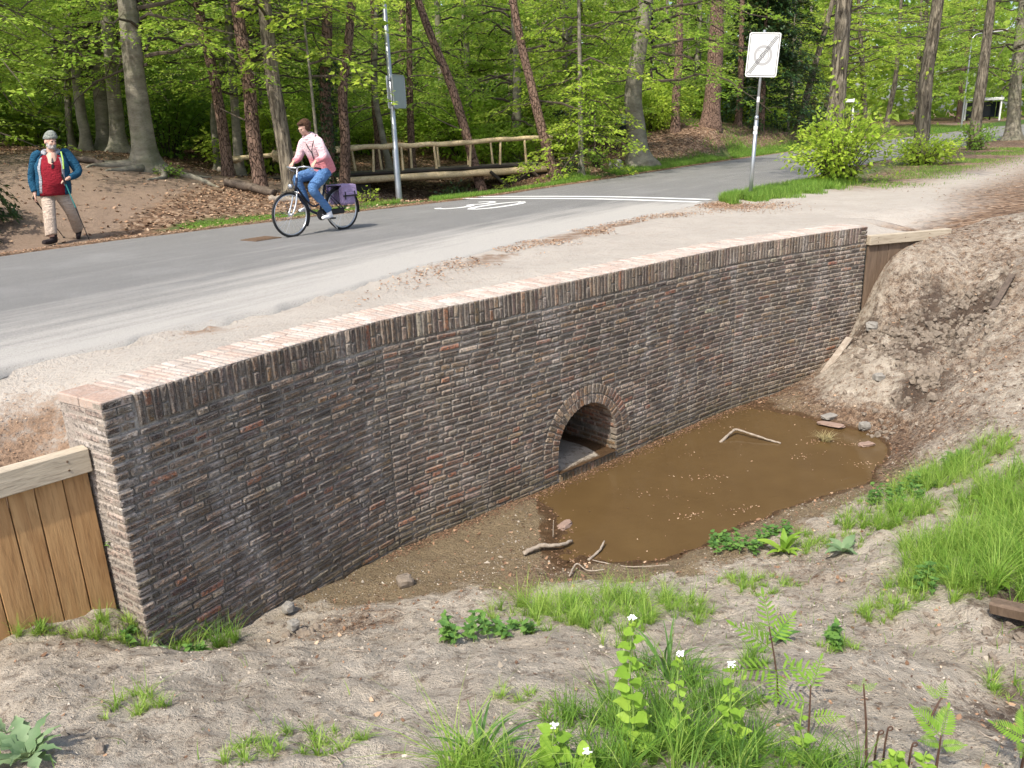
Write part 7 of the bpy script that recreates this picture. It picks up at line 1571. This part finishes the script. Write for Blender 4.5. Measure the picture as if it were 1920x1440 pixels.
# ---- sticks, planks, stones
def stick(label, pts, r0, r1, mat='dead_wood', name='stick', cat='stick', seg=8, grp=None):
    P = np.array(pts, float); o0 = P[0].copy(); t = MB(); S_ = smooth_path(P-o0, len(P)*5); k = len(S_); S_[1:-1] += rng.normal(0, r0*.12, (k-2, 3)); t.tube(S_, np.linspace(r0, r1, k)*(1+.1*rng.normal(size=k)), seg, jit=.06); o = t.obj(name, M[mat], None, True, loc=tuple(o0)); tag(o, label, cat, grp); return o
W_ = -2.215
stick('thick bleached stick lying on the mud beside the pool', [(.04, 6.50, -2.165), (.20, 6.60, -2.15), (.36, 6.62, -2.16), (.50, 6.74, -2.19)], .026, .014)
stick('short pale stick at the near left pool edge', [(.62, 6.42, -2.215), (.74, 6.56, -2.20), (.80, 6.68, -2.17)], .013, .008)
stick('long thin pale twig reaching from the mud over the pool edge', [(.66, 6.40, -2.205), (.95, 6.22, -2.18), (1.27, 6.02, -2.06)], .006, .004)
stick('bent pale twig in the mud before the pool', [(.42, 6.02, -2.13), (.50, 6.20, -2.12), (.58, 6.05, -2.10), (.72, 6.02, -2.08)], .009, .005)
stick('thin upright twig standing in the mud by the pool', [(.33, 6.85, -2.2), (.34, 6.85, -2.02)], .006, .003)
b_ = stick('arched pale branch lying half in the far side of the pool', [(2.52, 9.12, -2.23), (2.72, 9.30, -2.16), (2.80, 9.32, -2.15), (3.0, 9.14, -2.18), (3.22, 8.98, -2.215)], .018, .010)
stick('grey weathered plank end leaning on the foot of the wall at the right', [(4.55, 10.86, -1.96), (4.93, 11.12, -1.58)], .02, .02)
COL.objects[-1]; bpy.data.objects.remove([o for o in COL.objects if 'plank end leaning' in o.get('label', '')][0])
def plank(label, a, c, w, th, mat='dead_wood', name='wood_plank'):
    a, c = Vector(a), Vector(c); d = (c-a); b = MB(); b.box((0, 0, 0), (d.length, w, th), bev=min(.006, th*.3)); V = b.V[0]; b.V[0] = V+rng.normal(0, th*.05, V.shape); o = b.obj(name, M[mat]); q = d.to_track_quat('X', 'Z'); o.matrix_world = Matrix.Translation((a+c)/2) @ q.to_matrix().to_4x4(); return tag(o, label, 'plank', 'loose planks on the banks')
plank('weathered plank piece lying against the right foot of the brick wall', (4.42, 10.82, -1.94), (4.90, 11.16, -1.52), .10, .035)
_za, _zb = float(h_low(6.18, 9.98)), float(h_low(6.55, 10.25)); plank('grey slanting board stuck in the broken soil on the right bank', (6.18, 9.98, _za+.03), (6.55, 10.25, _zb+.08), .08, .025, 'rot_wood')
plank('old squared timber lying under the grass at the right edge', (2.80, 4.12, -1.30), (3.5, 3.35, -1.14), .09, .07, 'board_dark')
plank('short pale stake lying in the grass right of the pool edge', (3.22, 6.95, -2.04), (3.36, 6.98, -2.03), .035, .02)
def stone(label, x, y, z, r, mat='stone', seed=0, cat='stone', grp='stones and rubble by the pool'):
    rg = np.random.default_rng(seed); V, F = ellipsoid((0, 0, 0), r, 12, 8); V = np.sign(V)*np.abs(V/np.array(r))**.62*np.array(r); V *= 1+.09*rg.normal(size=(len(V), 1)); a = rg.uniform(0, 3); V = V@np.array(Matrix.Rotation(a, 3, 'Z')).T; b = MB(); b.add(V, F); return tag(b.obj('stone', M[mat], None, loc=(x, y, z)), label, cat, grp)
stone('flat grey slab lying on the far shore of the pool', 4.10, 9.68, -2.15, (.14, .07, .026), 'stone', 1); stone('flat pinkish slab half in the water beside the grey slab', 4.02, 9.48, -2.19, (.16, .07, .016), 'pinkstone', 2); stone('squared grey stone right of the two flat slabs', 4.36, 9.28, -2.15, (.075, .055, .05), 'stone', 3); stone('reddish flat brick shard just under the near pool rim', 4.18, 8.82, -2.205, (.10, .05, .02), 'pinkstone', 4)
stone('reddish flat stone at the left tip of the pool', .46, 7.10, -2.205, (.10, .05, .022), 'pinkstone', 5); stone('round dark lump on the wet sand under the wall', -.98, 6.0, -2.10, (.075, .06, .05), 'clod', 6); stone('grey round stone on the wet sand left part', -1.85, 5.55, -2.02, (.05, .045, .04), 'stone', 7); stone('dark pebble at the foot of the sand ridge', -1.72, 5.22, -1.96, (.045, .04, .035), 'stone', 8)
stone('rounded grey stone under the beech roots by the verge', 4.05, 29.6, float(ground(4.05, 29.6))+.12, (.26, .2, .22), 'stone', 9, 'stone', None); stone('grey lump in the soil next to the right timber edging', 5.15, 11.05, float(h_low(5.15, 11.05))+.05, (.10, .08, .07), 'stone', 10); stone('small grey stone in the litter of the right bank', 4.75, 9.85, float(h_low(4.75, 9.85))+.04, (.07, .06, .05), 'stone', 11)
stone('small flat dark stone on the sand by the dandelion leaves', -1.78, 2.75, float(h_low(-1.78, 2.75))+.012, (.035, .018, .012), 'clod', 12)
# dried reed tuft standing in the water
t = thing('reed_tuft', 'dry straw coloured reed tuft lying in the far end of the pool', 'plant', (3.78, 9.02, -2.22), 0)
M['straw'] = foliage('straw', [(.28, .22, .10), (.45, .38, .2), (.55, .52, .3)], .3)
n = 160; rg_ = np.random.default_rng(3); a = rg_.uniform(0, 6.28, n); V, F, T = blades(.05*np.cos(a), .05*np.sin(a), np.zeros(n), rg_.uniform(.06, .17, n), np.full(n, .006), rg_.uniform(.3, 1.6, n), 3, 4); obj('blades', mesh_np('blades', V, F, M['straw'], dict(tint=T)), t)
# logs and roots under the trees
stick('black rotten log lying before the thick scaly pine', [(-7.05, 21.0, float(ground(-7.05, 21.0))+.14), (-6.3, 20.8, float(ground(-6.3, 20.8))+.15), (-5.7, 20.4, float(ground(-5.7, 20.4))+.08)], .12, .10, 'rot_wood', 'fallen_log', 'log', 12)
stick('pale sawn log half sunk in leaves left of the oak foot', [(-5.6, 19.6, float(ground(-5.6, 19.6))+.02), (-4.9, 19.9, float(ground(-4.9, 19.9))+.02)], .09, .08, 'dead_wood', 'fallen_log', 'log', 12)
stick('mossy fallen bough on the mound right of the rooted beech', [(-8.6, 27.6, float(ground(-8.6, 27.6))+.15), (-8.0, 28.0, float(ground(-8.0, 28.0))+.9), (-7.2, 28.6, float(ground(-7.2, 28.6))+2.0)], .10, .05, 'rot_wood', 'fallen_log', 'log', 10)
stick('low log lying on the mound behind the walking man', [(-11.2, 20.2, float(ground(-11.2, 20.2))+.06), (-10.5, 20.6, float(ground(-10.5, 20.6))+.07), (-9.9, 20.7, float(ground(-9.9, 20.7))+.05)], .10, .06, 'rot_wood', 'fallen_log', 'log', 10)
stick('short pale log in the leaves behind the rail end', [(-8.6, 25.2, float(ground(-8.6, 25.2))+.08), (-8.0, 24.9, float(ground(-8.0, 24.9))+.07)], .10, .09, 'dead_wood', 'fallen_log', 'log', 10)
rt = by_label('huge grey beech'); bb = MB(); bx, by, bz = rt.location
for k, (a, L) in enumerate(((-.3, 2.0), (-.9, 1.7), (-1.5, 1.4), (-2.1, 1.5), (-2.8, 1.2), (.3, 1.6), (2.9, 1.3))):
    pts = []
    for q in np.linspace(0.12, 1, 7): aa = a+.35*math.sin(q*3+k); X_, Y_ = L*q*math.cos(aa), L*q*math.sin(aa); pts.append((X_, Y_, float(ground(bx+X_, by+Y_))-bz+.10*(1-q)**1.5+.01))
    V, F = tube_geo(smooth_path(pts, 20), np.linspace(.13, .025, 20), 8, jit=.05); o_ = MB(); o_.add(V, F); o_.obj('root', M['bark_beech'], rt, True)
# small stuff: twigs strewn about
def twigs():
    rg = np.random.default_rng(12); b = MB()
    for k in range(260):
        x = rg.uniform(-3.5, 6.5); y = rg.uniform(2.4, 11); e, n_ = to_en(x, y); z = float(h_low(x, y))
        if n_ < gline(e)+.08 or z < -2.2 or (rg.random() < .5 and x < 1.5): continue
        a = rg.uniform(0, 3.14); L = rg.uniform(.03, .16); d = np.array([math.cos(a), math.sin(a), rg.uniform(-.05, .12)])*L; b.tube([(x, y, z+.008), np.array([x, y, z+.008])+d*.5+rg.normal(0, .006, 3), np.array([x, y, z+.008])+d], [.003, .0028, .0015], 4, cap=False)
    tag(b.obj('twigs', M['dead_wood']), 'thin dry twigs strewn over the ditch bank', 'twigs', kind='stuff')
twigs()
# undergrowth close to the verge
bush('verge_bush', 'dark green low shrub under the wooden bridge', -1.6, 26.6, .8, .7, 900, .10, M['dark_leaf'], 111, 'shrub'); bush('verge_bush', 'small green plant right of the bridge end by the verge', 3.3, 29.3, .45, .6, 350, .10, M['shrub_leaf'], 112, 'shrub')
bush('verge_bush', 'small dark holly like plant left of the scarred beech', 2.3, 27.3, .5, .5, 500, .09, M['dark_leaf'], 113, 'shrub'); bush('verge_bush', 'yellow green sapling leaves at the foot of the lamp post', -3.3, 20.2, .3, .35, 120, .09, M['yellow_leaf'], 114, 'shrub')
bush('verge_bush', 'small tuft of weeds left of the black rotten log', -8.3, 20.6, .35, .25, 200, .08, M['shrub_leaf'], 115, 'shrub')
